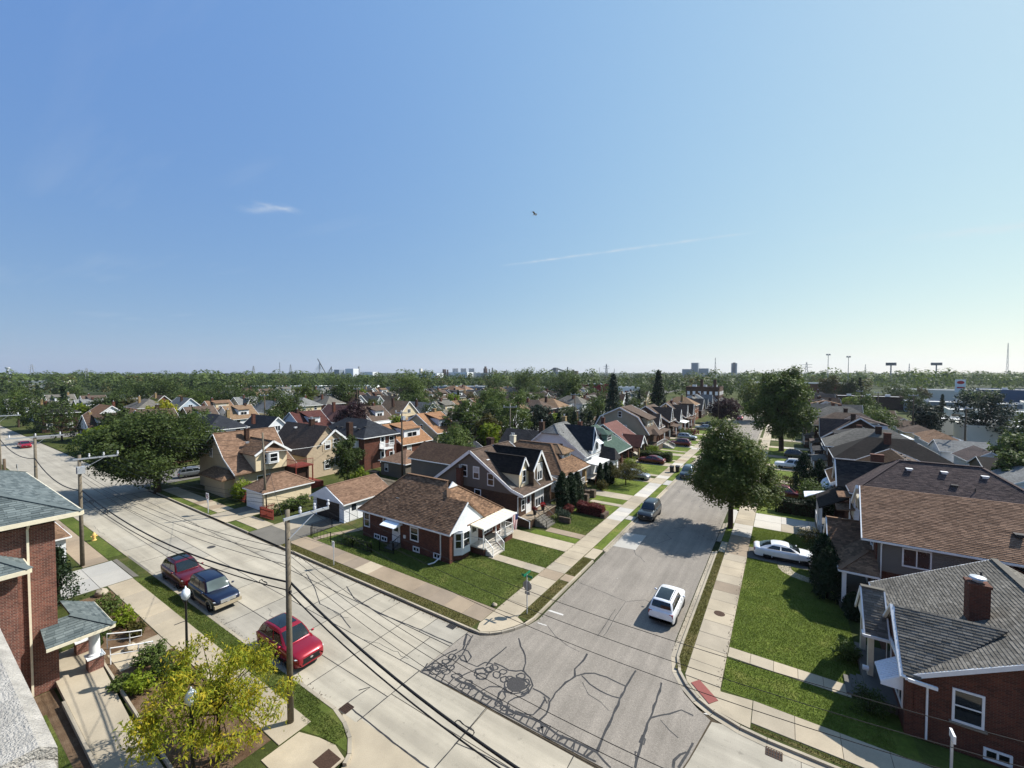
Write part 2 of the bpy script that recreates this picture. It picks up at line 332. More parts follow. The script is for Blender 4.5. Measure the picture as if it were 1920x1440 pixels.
# ------------------------------------------------------------------ mesh helpers
class MB:
    def __init__(s): s.v = []; s.f = []
    def add(s, vs, fs):
        o = len(s.v); s.v += [tuple(p) for p in vs]; s.f += [tuple(i + o for i in f) for f in fs]; return s
    def box(s, x0, x1, y0, y1, z0, z1):
        return s.add([(x0, y0, z0), (x1, y0, z0), (x1, y1, z0), (x0, y1, z0), (x0, y0, z1), (x1, y0, z1), (x1, y1, z1), (x0, y1, z1)],
                     [(0, 3, 2, 1), (4, 5, 6, 7), (0, 1, 5, 4), (1, 2, 6, 5), (2, 3, 7, 6), (3, 0, 4, 7)])
    def bar(s, p, q, w, h=None, up=(0, 0, 1)):
        """box along p-q, w wide and h high, centred on the line"""
        p, q = Vector(p), Vector(q); h = h or w; d = (q - p).normalized(); u = Vector(up)
        if abs(d.dot(u)) > .98: u = Vector((1, 0, 0))
        r = d.cross(u).normalized(); u = r.cross(d).normalized(); r *= w / 2; u *= h / 2
        return s.add([p - r - u, p + r - u, p + r + u, p - r + u, q - r - u, q + r - u, q + r + u, q - r + u],
                     [(0, 1, 2, 3), (7, 6, 5, 4), (0, 4, 5, 1), (1, 5, 6, 2), (2, 6, 7, 3), (3, 7, 4, 0)])
    def tube(s, pts, r, n=6, r2=None, cap=True):
        pts = [Vector(p) for p in pts]; m = len(pts); o = len(s.v)
        for i, p in enumerate(pts):
            d = (pts[min(i + 1, m - 1)] - pts[max(i - 1, 0)]).normalized(); u = Vector((0, 0, 1)) if abs(d.z) < .95 else Vector((1, 0, 0))
            a = d.cross(u).normalized(); b = a.cross(d).normalized()
            rr = r[i] if isinstance(r, (list, tuple)) else (r if r2 is None else r + (r2 - r) * i / max(1, m - 1))
            for k in range(n):
                t = 2 * math.pi * k / n; s.v.append(tuple(p + a * (math.cos(t) * rr) + b * (math.sin(t) * rr)))
        for i in range(m - 1):
            for k in range(n):
                k2 = (k + 1) % n; s.f.append((o + i * n + k, o + i * n + k2, o + (i + 1) * n + k2, o + (i + 1) * n + k))
        if cap:
            s.f.append(tuple(o + k for k in range(n))[::-1]); s.f.append(tuple(o + (m - 1) * n + k for k in range(n)))
        return s
    def lathe(s, prof, n=12, c=(0, 0, 0)):
        """profile [(r, z)...] about a vertical axis at c"""
        o = len(s.v); m = len(prof)
        for r, z in prof:
            for k in range(n):
                t = 2 * math.pi * k / n; s.v.append((c[0] + r * math.cos(t), c[1] + r * math.sin(t), c[2] + z))
        for i in range(m - 1):
            for k in range(n):
                k2 = (k + 1) % n; s.f.append((o + i * n + k, o + i * n + k2, o + (i + 1) * n + k2, o + (i + 1) * n + k))
        s.f.append(tuple(o + k for k in range(n))[::-1]); s.f.append(tuple(o + (m - 1) * n + k for k in range(n)))
        return s
    def prism(s, poly, axis, a, b):
        """2D polygon extruded; axis 'y': poly is (x,z); 'x': poly is (y,z); 'z': poly is (x,y)"""
        n = len(poly)
        f = {'y': lambda p, t: (p[0], t, p[1]), 'x': lambda p, t: (t, p[0], p[1]), 'z': lambda p, t: (p[0], p[1], t)}[axis]
        vs = [f(p, a) for p in poly] + [f(p, b) for p in poly]
        fs = [tuple(range(n)), tuple(range(2 * n - 1, n - 1, -1))] + [(i, i + n, (i + 1) % n + n, (i + 1) % n) for i in range(n)]
        return s.add(vs, fs)
    def slab(s, pts, t):
        """sloped polygon with its top at pts, t thick downwards"""
        n = len(pts); vs = list(pts) + [(p[0], p[1], p[2] - t) for p in pts]
        return s.add(vs, [tuple(range(n)), tuple(range(2 * n - 1, n - 1, -1))] + [(i, i + n, (i + 1) % n + n, (i + 1) % n) for i in range(n)])
    def ball(s, c, r, n=8, m=6):
        c = Vector(c); r = Vector(r) if hasattr(r, '__len__') else Vector((r, r, r)); o = len(s.v)
        for i in range(m + 1):
            ph = math.pi * i / m
            for k in range(n):
                t = 2 * math.pi * k / n; s.v.append((c.x + r.x * math.sin(ph) * math.cos(t), c.y + r.y * math.sin(ph) * math.sin(t), c.z + r.z * math.cos(ph)))
        for i in range(m):
            for k in range(n):
                k2 = (k + 1) % n; s.f.append((o + i * n + k, o + (i + 1) * n + k, o + (i + 1) * n + k2, o + i * n + k2))
        return s
def fixnormals(me):
    import bmesh
    bm = bmesh.new(); bm.from_mesh(me); bmesh.ops.remove_doubles(bm, verts=bm.verts, dist=1e-5)
    bmesh.ops.recalc_face_normals(bm, faces=bm.faces); bm.to_mesh(me); bm.free()
def autouv(me):
    """UV in metres: u horizontal along the face, v up the face"""
    n = len(me.loops)
    if not n: return
    uv = me.uv_layers.new(name='UVMap'); co = np.empty(len(me.vertices) * 3); me.vertices.foreach_get('co', co); co = co.reshape(-1, 3)
    nl = len(me.polygons); nor = np.empty(nl * 3); me.polygons.foreach_get('normal', nor); nor = nor.reshape(-1, 3)
    st = np.empty(nl, int); me.polygons.foreach_get('loop_start', st); tot = np.empty(nl, int); me.polygons.foreach_get('loop_total', tot)
    vi = np.empty(n, int); me.loops.foreach_get('vertex_index', vi)
    pi = np.repeat(np.arange(nl), tot)
    t = np.stack([-nor[:, 1], nor[:, 0], np.zeros(nl)], 1); ln = np.linalg.norm(t, axis=1)
    t[ln < .05] = (1, 0, 0); ln[ln < .05] = 1; t /= ln[:, None]; b = np.cross(nor, t)
    p = co[vi]; u = (p * t[pi]).sum(1); v = (p * b[pi]).sum(1)
    uv.data.foreach_set('uv', np.stack([u, v], 1).ravel())
def mesh(name, mb, mat, smooth=False, uv=True, fix=True):
    me = bpy.data.meshes.new(name); me.from_pydata(mb.v, [], mb.f); me.materials.append(MATS[mat])
    if fix: fixnormals(me)
    if uv: autouv(me)
    if smooth:
        me.polygons.foreach_set('use_smooth', [True] * len(me.polygons))
        if smooth != 'all': me.set_sharp_from_angle(angle=R(smooth if smooth is not True else 38))
    return me
def tag(o, label=None, cat=None, group=None, kind=None):
    if label: o['label'] = label
    if cat: o['category'] = cat
    if group: o['group'] = group
    if kind: o['kind'] = kind
    return o
def link(o, parent=None):
    COL.objects.link(o)
    if parent: o.parent = parent
    return o
def orig(parent):
    p = Vector((0, 0, 0))
    while parent is not None: p += parent.location; parent = parent.parent
    return p
def thing(name, label, cat, loc=(0, 0, 0), group=None):
    o = bpy.data.objects.new(name, None); o.empty_display_size = .3; o.location = loc; link(o); return tag(o, label, cat, group)
def part(root, name, mb, mat, smooth=False, uv=True):
    """mesh in world coordinates hung under root (roots carry no rotation when built this way)"""
    d = orig(root)
    if d.length: mb.v = [(x - d.x, y - d.y, z - d.z) for x, y, z in mb.v]
    return link(bpy.data.objects.new(name, mesh(name, mb, mat, smooth, uv)), root)
def solo(name, mb, mat, label=None, cat=None, group=None, kind=None, smooth=False, loc=None):
    loc = Vector(loc or (0, 0, 0)); mb.v = [(x - loc.x, y - loc.y, z - loc.z) for x, y, z in mb.v]
    o = link(bpy.data.objects.new(name, mesh(name, mb, mat, smooth))); o.location = loc
    return tag(o, label, cat, group, kind)
def copy_tree(o, loc=None, rotz=None, scale=None, parent=None, label=None, group=None):
    c = o.copy(); link(c, parent)
    if loc is not None: c.location = loc
    if rotz is not None: c.rotation_euler = (0, 0, rotz)
    if scale is not None: c.scale = scale if hasattr(scale, '__len__') else (scale,) * 3
    if label: c['label'] = label
    if group: c['group'] = group
    for ch in list(o.children): copy_tree(ch, parent=c)
    return c
def npmesh(name, verts, nv, mat):
    """many separate polygons of nv corners each; verts (N*nv,3)"""
    verts = np.asarray(verts, dtype=np.float32).reshape(-1, 3); n = len(verts); k = n // nv
    me = bpy.data.meshes.new(name); me.vertices.add(n); me.vertices.foreach_set('co', verts.ravel())
    me.loops.add(n); me.loops.foreach_set('vertex_index', np.arange(n, dtype=np.int32))
    me.polygons.add(k); me.polygons.foreach_set('loop_start', np.arange(0, n, nv, dtype=np.int32))
    me.update(calc_edges=True); me.materials.append(MATS[mat]); return me
# ------------------------------------------------------------------ windows, doors, roofs
_WC = {}
def windowmesh(w, h, style):
    k = (round(w, 2), round(h, 2), style)
    if k in _WC: return _WC[k]
    f = MB(); t = .09; d = .055
    f.box(-w / 2 - t, w / 2 + t, -d, 0.02, -t - .02, 0); f.box(-w / 2 - t, w / 2 + t, -d, 0.02, h, h + t)
    f.box(-w / 2 - t, -w / 2, -d, 0.02, 0, h); f.box(w / 2, w / 2 + t, -d, 0.02, 0, h)
    if style[0] == 'd': f.box(-w / 2, w / 2, -d + .015, 0.01, h / 2 - .03, h / 2 + .03)
    if style[0] == 's': f.box(-.035, .035, -d + .015, .01, 0, h)
    if style[0] == 'g':
        n = int(style[1]); m = int(style[2])
        for i in range(1, n): x = -w / 2 + w * i / n; f.box(x - .03, x + .03, -d + .015, .01, 0, h)
        for i in range(1, m): z = h * i / m; f.box(-w / 2, w / 2, -d + .018, .008, z - .025, z + .025)
    p = MB(); p.box(-w / 2, w / 2, -.02, .01, 0, h)
    _WC[k] = (mesh('window', f, 'trim_white'), mesh('pane', p, 'pane'), mesh('pane', MB().add(p.v, p.f), 'pane_dark'), mesh('curtain', MB().box(-w / 2 + .01, w / 2 - .01, -.024, -.019, h * .5 + .03, h - .01), 'curtain'))
    return _WC[k]
FACE = {'-y': (0, -1, 0), '+y': (0, 1, R(180)), '-x': (-1, 0, R(-90)), '+x': (1, 0, R(90))}
def window(root, face, plane, u, z, w, h, style='d', pane=None, cur=None):
    """face is the direction it looks; plane the wall's coordinate; u the centre along the wall; z the sill"""
    fm, pm, pd, cm = windowmesh(w, h, style); o = bpy.data.objects.new('window', fm); link(o, root); d = orig(root)
    p = (u, plane, z) if face[1] == 'y' else (plane, u, z)
    o.location = Vector(p) - d; o.rotation_euler = (0, 0, FACE[face][2])
    g = bpy.data.objects.new('pane', (pd if (random.random() < .45 if pane is None else pane) else pm)); link(g, o)
    if (random.random() < .4 if cur is None else cur): c = bpy.data.objects.new('curtain', cm); link(c, o)
    return o
_DC = {}
def door(root, face, plane, u, z, w=.92, h=2.05, mat='door_white'):
    k = (w, h, mat)
    if k not in _DC:
        f = MB(); f.box(-w / 2 - .1, -w / 2, -.05, .02, 0, h + .1); f.box(w / 2, w / 2 + .1, -.05, .02, 0, h + .1); f.box(-w / 2, w / 2, -.05, .02, h, h + .1)
        l = MB(); l.box(-w / 2, w / 2, -.03, .01, 0, h)
        g = MB(); g.box(-w / 2 + .16, w / 2 - .16, -.036, -.02, h * .52, h - .16)
        hd = MB(); hd.box(w / 2 - .13, w / 2 - .08, -.075, -.03, .95, 1.07)
        _DC[k] = (mesh('frame', f, 'trim_white'), mesh('door', l, mat), mesh('pane', g, 'pane'), mesh('handle', hd, 'galvanised'))
    fm, lm, gm, hm = _DC[k]; o = bpy.data.objects.new('door', lm); link(o, root); d = orig(root)
    o.location = Vector((u, plane, z) if face[1] == 'y' else (plane, u, z)) - d; o.rotation_euler = (0, 0, FACE[face][2])
    for n, m in (('frame', fm), ('pane', gm), ('handle', hm)): link(bpy.data.objects.new(n, m), o)
    return o
def polyrow(P, v):
    """u interval of convex polygon P at height v"""
    us = []
    for i in range(len(P)):
        (u0, v0), (u1, v1) = P[i], P[(i + 1) % len(P)]
        if (v0 - v) * (v1 - v) < 0: us.append(u0 + (u1 - u0) * (v - v0) / (v1 - v0))
    return (min(us), max(us)) if len(us) > 1 else None
def tabs(polys, tw=.32, ch=.145, lift=.03, jit=.35, seed=1):
    rg = random.Random(seed); out = []
    for P in polys:
        P = [Vector(p) for p in P]; n = Vector((0, 0, 0))
        for i in range(len(P)): n += P[i].cross(P[(i + 1) % len(P)])
        n.normalize()
        if n.z < 0: n = -n
        b = Vector((0, 0, 1)) - n * n.z
        if b.length < 1e-4: continue
        b.normalize(); t = b.cross(n); o = P[0]
        Q = [((p - o).dot(t), (p - o).dot(b)) for p in P]; v0 = min(q[1] for q in Q); v1 = max(q[1] for q in Q)
        v = v0; row = 0
        while v < v1 - .02:
            iv = polyrow(Q, min(v + ch * .5, v1 - .005))
            if iv:
                a, c = iv; u = a - rg.random() * tw
                while u < c:
                    w_ = tw * (1 + (rg.random() - .5) * jit); x0, x1 = max(u, a), min(u + w_ - .012, c); u += w_
                    if x1 - x0 < .03: continue
                    top = min(v + ch * 1.05, v1); l = lift * (.75 + rg.random() * .5)
                    A = o + t * x0 + b * v; B = o + t * x1 + b * v; C = o + t * x1 + b * top; D = o + t * x0 + b * top
                    out.append((A + n * .002, B + n * .002, B + n * l, A + n * l)); out.append((A + n * l, B + n * l, C + n * .004, D + n * .004))
            v += ch; row += 1
    return out
def tabmesh(name, polys, mat, **k):
    q = tabs(polys, **k); v = []; f = []
    for i in range(0, len(q), 2):
        a, b = q[i], q[i + 1]; o = len(v); v += [tuple(a[0]), tuple(a[1]), tuple(a[2]), tuple(a[3]), tuple(b[2]), tuple(b[3])]
        f += [(o, o + 1, o + 2, o + 3), (o + 3, o + 2, o + 4, o + 5)]
    me = bpy.data.meshes.new(name); me.from_pydata(v, [], f); me.materials.append(MATS[mat]); return me
def roof(root, polys, color, near=False, t=.14, name='roof', **k):
    m = MB()
    for p in polys: m.slab(p, t)
    d = orig(root); m.v = [(x - d.x, y - d.y, z - d.z) for x, y, z in m.v]
    me = mesh(name, m, 'roof_' + color, fix=False); o = link(bpy.data.objects.new(name, me), root)
    if near:
        PP = [[Vector(p) - d for p in q] for q in polys]
        s = link(bpy.data.objects.new('shingles', tabmesh('shingles', PP, 'tab_' + color, **k)), o); s['kind'] = 'stuff'
        seen = {}
        for q in polys:
            for i in range(len(q)):
                a, b = q[i], q[(i + 1) % len(q)]; key = tuple(sorted((tuple(round(v, 2) for v in a), tuple(round(v, 2) for v in b))))
                if key in seen and (Vector(a) - Vector(b)).length > .4: part(o, 'ridge_cap', MB().bar((a[0], a[1], a[2] + .02), (b[0], b[1], b[2] + .02), .3, .05), 'tab_' + color)
                seen[key] = 1
    return o
def edges(root, name, segs, w, h, mat='trim_white', dz=0.):
    m = MB()
    for p, q in segs: m.bar((p[0], p[1], p[2] + dz), (q[0], q[1], q[2] + dz), w, h)
    return part(root, name, m, mat)
def gable_polys(x0, x1, y0, y1, ze, zr, axis, ov=.35, ovg=.3, rp=None):
    """two slopes (top faces) of a gable; ridge along axis at rp; eaves drop below ze by the overhang"""
    if axis == 'x':
        rp = (y0 + y1) / 2 if rp is None else rp; a, b = x0 - ovg, x1 + ovg
        s0 = (zr - ze) / (rp - y0); s1 = (zr - ze) / (y1 - rp)
        return [[(a, y0 - ov, ze - s0 * ov), (b, y0 - ov, ze - s0 * ov), (b, rp, zr), (a, rp, zr)], [(b, y1 + ov, ze - s1 * ov), (a, y1 + ov, ze - s1 * ov), (a, rp, zr), (b, rp, zr)]]
    rp = (x0 + x1) / 2 if rp is None else rp; a, b = y0 - ovg, y1 + ovg
    s0 = (zr - ze) / (rp - x0); s1 = (zr - ze) / (x1 - rp)
    return [[(x0 - ov, b, ze - s0 * ov), (x0 - ov, a, ze - s0 * ov), (rp, a, zr), (rp, b, zr)], [(x1 + ov, a, ze - s1 * ov), (x1 + ov, b, ze - s1 * ov), (rp, b, zr), (rp, a, zr)]]
def hip_polys(x0, x1, y0, y1, ze, zr, ov=.4, inset=None):
    x0 -= ov; x1 += ov; y0 -= ov; y1 += ov
    if x1 - x0 >= y1 - y0:
        k = inset or (y1 - y0) / 2; m = (y0 + y1) / 2; A = (x0 + k, m, zr); B = (x1 - k, m, zr)
        return [[(x0, y0, ze), (x1, y0, ze), B, A], [(x1, y1, ze), (x0, y1, ze), A, B], [(x0, y1, ze), (x0, y0, ze), A], [(x1, y0, ze), (x1, y1, ze), B]]
    k = inset or (x1 - x0) / 2; m = (x0 + x1) / 2; A = (m, y0 + k, zr); B = (m, y1 - k, zr)
    return [[(x0, y1, ze), (x0, y0, ze), A, B], [(x1, y0, ze), (x1, y1, ze), B, A], [(x0, y0, ze), (x1, y0, ze), A], [(x1, y1, ze), (x0, y1, ze), B]]
def eave_gutters(root, polys, ze_tol=.05, mat='trim_white', w=.11, h=.13):
    """a gutter along every lowest edge"""
    for P in polys:
        zm = min(p[2] for p in P)
        for i in range(len(P)):
            a, b = P[i], P[(i + 1) % len(P)]
            if abs(a[2] - zm) < ze_tol and abs(b[2] - zm) < ze_tol: part(root, 'gutter', MB().bar((a[0], a[1], a[2] - .09), (b[0], b[1], b[2] - .09), w, h), mat)
def rakes(root, polys, mat='trim_white', w=.05, h=.22):
    for P in polys:
        for i in range(len(P)):
            a, b = P[i], P[(i + 1) % len(P)]
            if abs(a[2] - b[2]) > .3: part(root, 'rake_board', MB().bar((a[0], a[1], a[2] - .1), (b[0], b[1], b[2] - .1), w, h), mat)
def chimney(root, x, y, z0, z1, w=.75, d=.55, mat='brick_red', pots=1):
    m = MB(); m.box(x - w / 2, x + w / 2, y - d / 2, y + d / 2, z0, z1 - .14); m.box(x - w / 2 - .05, x + w / 2 + .05, y - d / 2 - .05, y + d / 2 + .05, z1 - .14, z1)
    c = part(root, 'chimney', m, mat)
    for i in range(pots):
        q = MB().lathe([(.12, 0), (.12, .3), (.15, .32), (.15, .36)], 8, (x + (i - (pots - 1) / 2) * .35, y, z1)); part(c, 'chimney_pot', q, 'galvanised', True)
    return c
def vents(root, pts, mat='roof_under'):
    for x, y, z, k in pts:
        m = MB()
        if k == 'pipe': m.tube([(x, y, z - .1), (x, y, z + .38)], .045, 8)
        else: m.box(x - .18, x + .18, y - .18, y + .18, z - .05, z + .1); m.box(x - .24, x + .24, y - .24, y + .24, z + .1, z + .16)
        part(root, 'roof_vent', m, 'trim_white' if k == 'white' else 'iron_dark' if k != 'tin' else 'galvanised')
def downspout(root, pts, mat='trim_white'):
    m = MB()
    for a, b in zip(pts, pts[1:]): m.bar(a, b, .09, .07)
    return part(root, 'downspout', m, mat)
def railing(root, pts, h=.9, step=.16, mat='rail_white', top=.05, name='railing'):
    m = MB()
    for a, b in zip(pts, pts[1:]):
        a, b = Vector(a), Vector(b); n = max(1, int((b - a).length / step)); up = Vector((0, 0, h))
        m.bar(a + up, b + up, top, top); m.bar(a + Vector((0, 0, .12)), b + Vector((0, 0, .12)), .035, .035)
        for i in range(n + 1):
            p = a + (b - a) * (i / n); e = i in (0, n); m.bar(p, p + up, .06 if e else .022)
    return part(root, name, m, mat)
def steps(root, x0, x1, y0, y1, z, n, to, mat='dark_concrete', zb=0.):
    """n treads below a platform at z; to = the direction one goes down"""
    for i in range(n):
        m = MB(); zt = zb + (z - zb) * (n - i) / (n + 1); L = (x1 - x0) / n if to[1] == 'x' else (y1 - y0) / n; e = .004
        if to == '+x': m.box(x0 + L * i + e, x0 + L * (i + 1), y0, y1, zb - .05, zt)
        elif to == '-x': m.box(x1 - L * (i + 1), x1 - L * i - e, y0, y1, zb - .05, zt)
        elif to == '-y': m.box(x0, x1, y1 - L * (i + 1), y1 - L * i - e, zb - .05, zt)
        else: m.box(x0, x1, y0 + L * i + e, y0 + L * (i + 1), zb - .05, zt)
        part(root, 'step', m, mat)

# ------------------------------------------------------------------ the ground
def struct(name, mb, mat, label=None, smooth=False): return solo(name, mb, mat, label, None, None, 'structure', smooth)
def sheet(poly, z, z0=None):
    m = MB(); n = len(poly); m.add([(x, y, z) for x, y in poly], [tuple(range(n))])
    return m
def rect(x0, x1, y0, y1): return [(x0, y0), (x1, y0), (x1, y1), (x0, y1)]
ZR, ZL, ZW = 0.0, .10, .135           # road, lawn, walk levels
struct('terrain', sheet(rect(-5000, 4000, -600, 6000), -.06), 'terrain', 'green and brown ground reaching to the horizon')
LC = [(-17.6, 21.62), (-16.95, 21.66), (-16.3, 22.0), (-15.75, 22.55), (-15.25, 23.3), (-14.92, 24.1), (-14.75, 25.0)]
RC = [(-5.15, 28.1), (-5.1, 26.4), (-4.75, 25.15), (-4.2, 24.3), (-3.5, 23.65), (-2.7, 23.2), (-1.5, 22.86), (-.4, 22.76)]
lawn_nw = struct('lawn', sheet([(-80.2, 21.75)] + [(LC[0][0], 21.75)] + LC[1:] + [(-14.75, 420), (-80.2, 420)], ZL), 'yard', 'grass block behind the corner house')
lawn_ne = struct('lawn', sheet(RC + [(60, 22.76), (60, 420), (-5.15, 420)], ZL), 'yard', 'grass block under the houses on the right')
lawn_sw = struct('lawn', sheet([(-16.3, -40), (-16.3, 11.2), (-16.9, 11.75), (-17.9, 12.2), (-19.1, 12.52), (-79, 12.52), (-79, -40)], ZL), 'yard', 'grass block under the brick building on the left')
struct('lawn', sheet(rect(-160, -92, 21.75, 420), ZL), 'yard', 'grass block across the second street')
struct('lawn', sheet(rect(-236, -171, 21.75, 420), ZL), 'yard', 'grass block across the third street')
struct('lawn', sheet(rect(-320, -92, -40, 12.5), ZL), 'yard', 'grass along the near side of the far main road')
# roads
road = struct('main_road', sheet(rect(-78.0, 60, 11.9, 22.9), -.014), 'joint_dirt', 'pale concrete main road with tarred joints')
struct('main_road', sheet(rect(-420, -78.02, 12.6, 21.7), ZR), 'road_concrete', 'far stretch of the pale concrete main road')
asph = struct('side_road', sheet([(-17.55, 17.0), (-3.95, 17.2), (-3.35, 19.6), (-2.82, 22.5), (-3.55, 22.98), (-4.28, 23.65), (-5.0, 24.75), (-5.5, 26.2), (-5.66, 28.2), (-5.66, 420), (-14.25, 420), (-14.25, 25.2), (-14.5, 24.2), (-15.1, 22.95), (-15.8, 22.05), (-16.6, 21.5), (-17.55, 21.35)], .004), 'asphalt', 'grey patched asphalt side road leading away')
struct('second_side_road', sheet(rect(-91.4, -80.8, 21.75, 420), .002), 'asphalt_old', 'asphalt road turning off by the stop sign on the left')
struct('third_side_road', sheet(rect(-170, -161, 21.75, 420), .002), 'asphalt_old', 'narrow asphalt road far on the left')
struct('apron', sheet([(-16.2, -20), (12, -20), (12, 12.9), (-14.8, 12.91), (-18.5, 13.05), (-18.6, 12.6), (-17.8, 12.25), (-16.8, 11.85), (-16.1, 11.3)], -.002), 'walk_concrete', 'tan concrete apron at the near kerb')
# concrete road panels, each its own slab
_SL = {}
def slabobj(parent, x0, x1, y0, y1, zt, mat, gap=.02, h=.05, name='slab', tilt=.0):
    w, d = round(x1 - x0 - gap, 3), round(y1 - y0 - gap, 3); k = (w, d, mat, h)
    if k not in _SL:
        m = MB(); b = min(.012, w / 8, d / 8); m.box(-w / 2, w / 2, -d / 2, d / 2, -h, -b)
        n = len(m.v); m.add([(-w / 2, -d / 2, -b), (w / 2, -d / 2, -b), (w / 2, d / 2, -b), (-w / 2, d / 2, -b), (-w / 2 + b, -d / 2 + b, 0), (w / 2 - b, -d / 2 + b, 0), (w / 2 - b, d / 2 - b, 0), (-w / 2 + b, d / 2 - b, 0)],
                            [(4, 5, 6, 7), (0, 1, 5, 4), (1, 2, 6, 5), (2, 3, 7, 6), (3, 0, 4, 7)])
        _SL[k] = mesh(name, m, mat)
    o = bpy.data.objects.new(name, _SL[k]); link(o, parent); o.location = Vector(((x0 + x1) / 2, (y0 + y1) / 2, zt)) - orig(parent)
    if tilt: o.rotation_euler = ((random.random() - .5) * tilt, (random.random() - .5) * tilt, 0)
    return o
rows = [(12.66, 14.66), (14.66, 17.0), (17.0, 19.6), (19.6, 21.42)]
xs_n = [-77.9, -73.2, -68.4, -63.5, -58.6, -53.7, -49.2, -45.5, -41.2, -36.6, -32.2, -26.65, -22.0, -17.6]
xs_f = [-77.9, -73.5, -69.0, -64.5, -60.2, -56.0, -51.6, -46.8, -42.6, -38.4, -34.8, -32.1, -29.45, -26.5, -24.2, -22.1, -20.35, -17.55]
for i, (a, b) in enumerate(rows):
    xs = xs_n if i < 3 else xs_f
    if i == 2: xs = xs_n[:10] + [-32.1, -29.4, -26.6, -22.0, -19.25, -17.57]
    for x0, x1 in zip(xs, xs[1:]): slabobj(road, x0, x1, a, b, ZR + (random.random() - .5) * .004, 'road_concrete', .03)
for x0, x1 in zip((-17.6, -12.65, -7.75, -3.9, .9, 6), (-12.65, -7.75, -3.9, .9, 6, 12)):
    for a, b in ((12.92, 14.9), (14.9, 16.97)): slabobj(road, x0, x1, a, b, ZR, 'road_concrete', .03)
m = MB().slab([(-3.9, 17.03, 0), (.9, 17.03, 0), (.9, 22.6, 0), (-2.2, 22.6, 0), (-2.75, 22.45, 0), (-3.3, 19.6, 0)], .05); part(road, 'slab', m, 'road_concrete')
slabobj(road, .9, 6, 17.0, 22.6, 0, 'road_concrete', .03); slabobj(road, 6, 12, 17.0, 22.6, 0, 'road_concrete', .03)
# tarred joints and sealed cracks
tar = MB()
def ribbon(mb, pts, w, z, jit=.25):
    P = [Vector((p[0], p[1], 0)) for p in pts]; L = []
    for a, b in zip(P, P[1:]):
        n = max(1, int((b - a).length / .35))
        for i in range(n):
            q = a + (b - a) * i / n; L.append(q)
    L.append(P[-1]); k = len(L); o = len(mb.v)
    for i, p in enumerate(L):
        d = (L[min(i + 1, k - 1)] - L[max(i - 1, 0)]).normalized(); r = Vector((-d.y, d.x, 0)) * (w / 2 * (1 + (random.random() - .5) * 2 * jit)); s = r.normalized() * ((random.random() - .5) * w * .5)
        mb.v += [(p.x + r.x + s.x, p.y + r.y + s.y, z), (p.x - r.x + s.x, p.y - r.y + s.y, z)]
    for i in range(k - 1): mb.f.append((o + 2 * i, o + 2 * i + 1, o + 2 * i + 3, o + 2 * i + 2))
for y in (14.66, 17.0, 19.62): ribbon(tar, [(-77, y), (-17.6, y)], .035 if y > 15 else .03, .0065)
for x in xs_n[5:]: ribbon(tar, [(x, 12.75), (x, 17.0)], .03, .0066)
for x in xs_f[6:]: ribbon(tar, [(x, 19.6), (x + .05, 21.4)], .04, .0066)
for x in (-32.1, -29.4, -26.6, -22.0, -19.25): ribbon(tar, [(x, 17.0), (x, 19.6)], .035, .0066)
ribbon(tar, [(-17.6, 12.95), (-17.6, 17.0)], .05, .0068); ribbon(tar, [(-12.65, 13.0), (-12.66, 14.5), (-12.7, 17.0)], .05, .0068); ribbon(tar, [(-7.75, 13.4), (-7.75, 17.05)], .04, .0068)
ribbon(tar, [(-12.65, 14.54), (-11.5, 14.75), (-10.28, 14.84), (-7.7, 14.9)], .05, .0069); ribbon(tar, [(-18.5, 13.1), (-14.8, 12.93), (-9, 12.9), (6, 12.9)], .07, .007)
ribbon(tar, [(-34.4, 20.0), (-31.5, 19.0), (-29, 17.9), (-26.5, 17.9), (-24.5, 17.3)], .06, .007)
ribbon(tar, [(-29.6, 20.6), (-27.5, 19.75), (-26.4, 19.7), (-24.2, 19.55), (-20.4, 19.8), (-19.2, 19.8), (-17.6, 19.9)], .08, .0071)
ribbon(tar, [(-26.5, 21.3), (-26.45, 19.7)], .08, .0072); ribbon(tar, [(-19.05, 13.2), (-18.95, 14.6), (-19.3, 14.1)], .06, .0072)
for _ in range(12):     # hairline cracks
    x = random.uniform(-75, -20); y = random.uniform(13, 21); p = [(x, y)]
    for k in range(random.randint(5, 12)): x += random.uniform(.2, .6); y += random.uniform(-.22, .22); p.append((x, min(21.2, max(12.9, y))))
    ribbon(tar, p, .02, .0075)
part(road, 'crack_seal', tar, 'tar')['kind'] = 'stuff'
tar = MB()
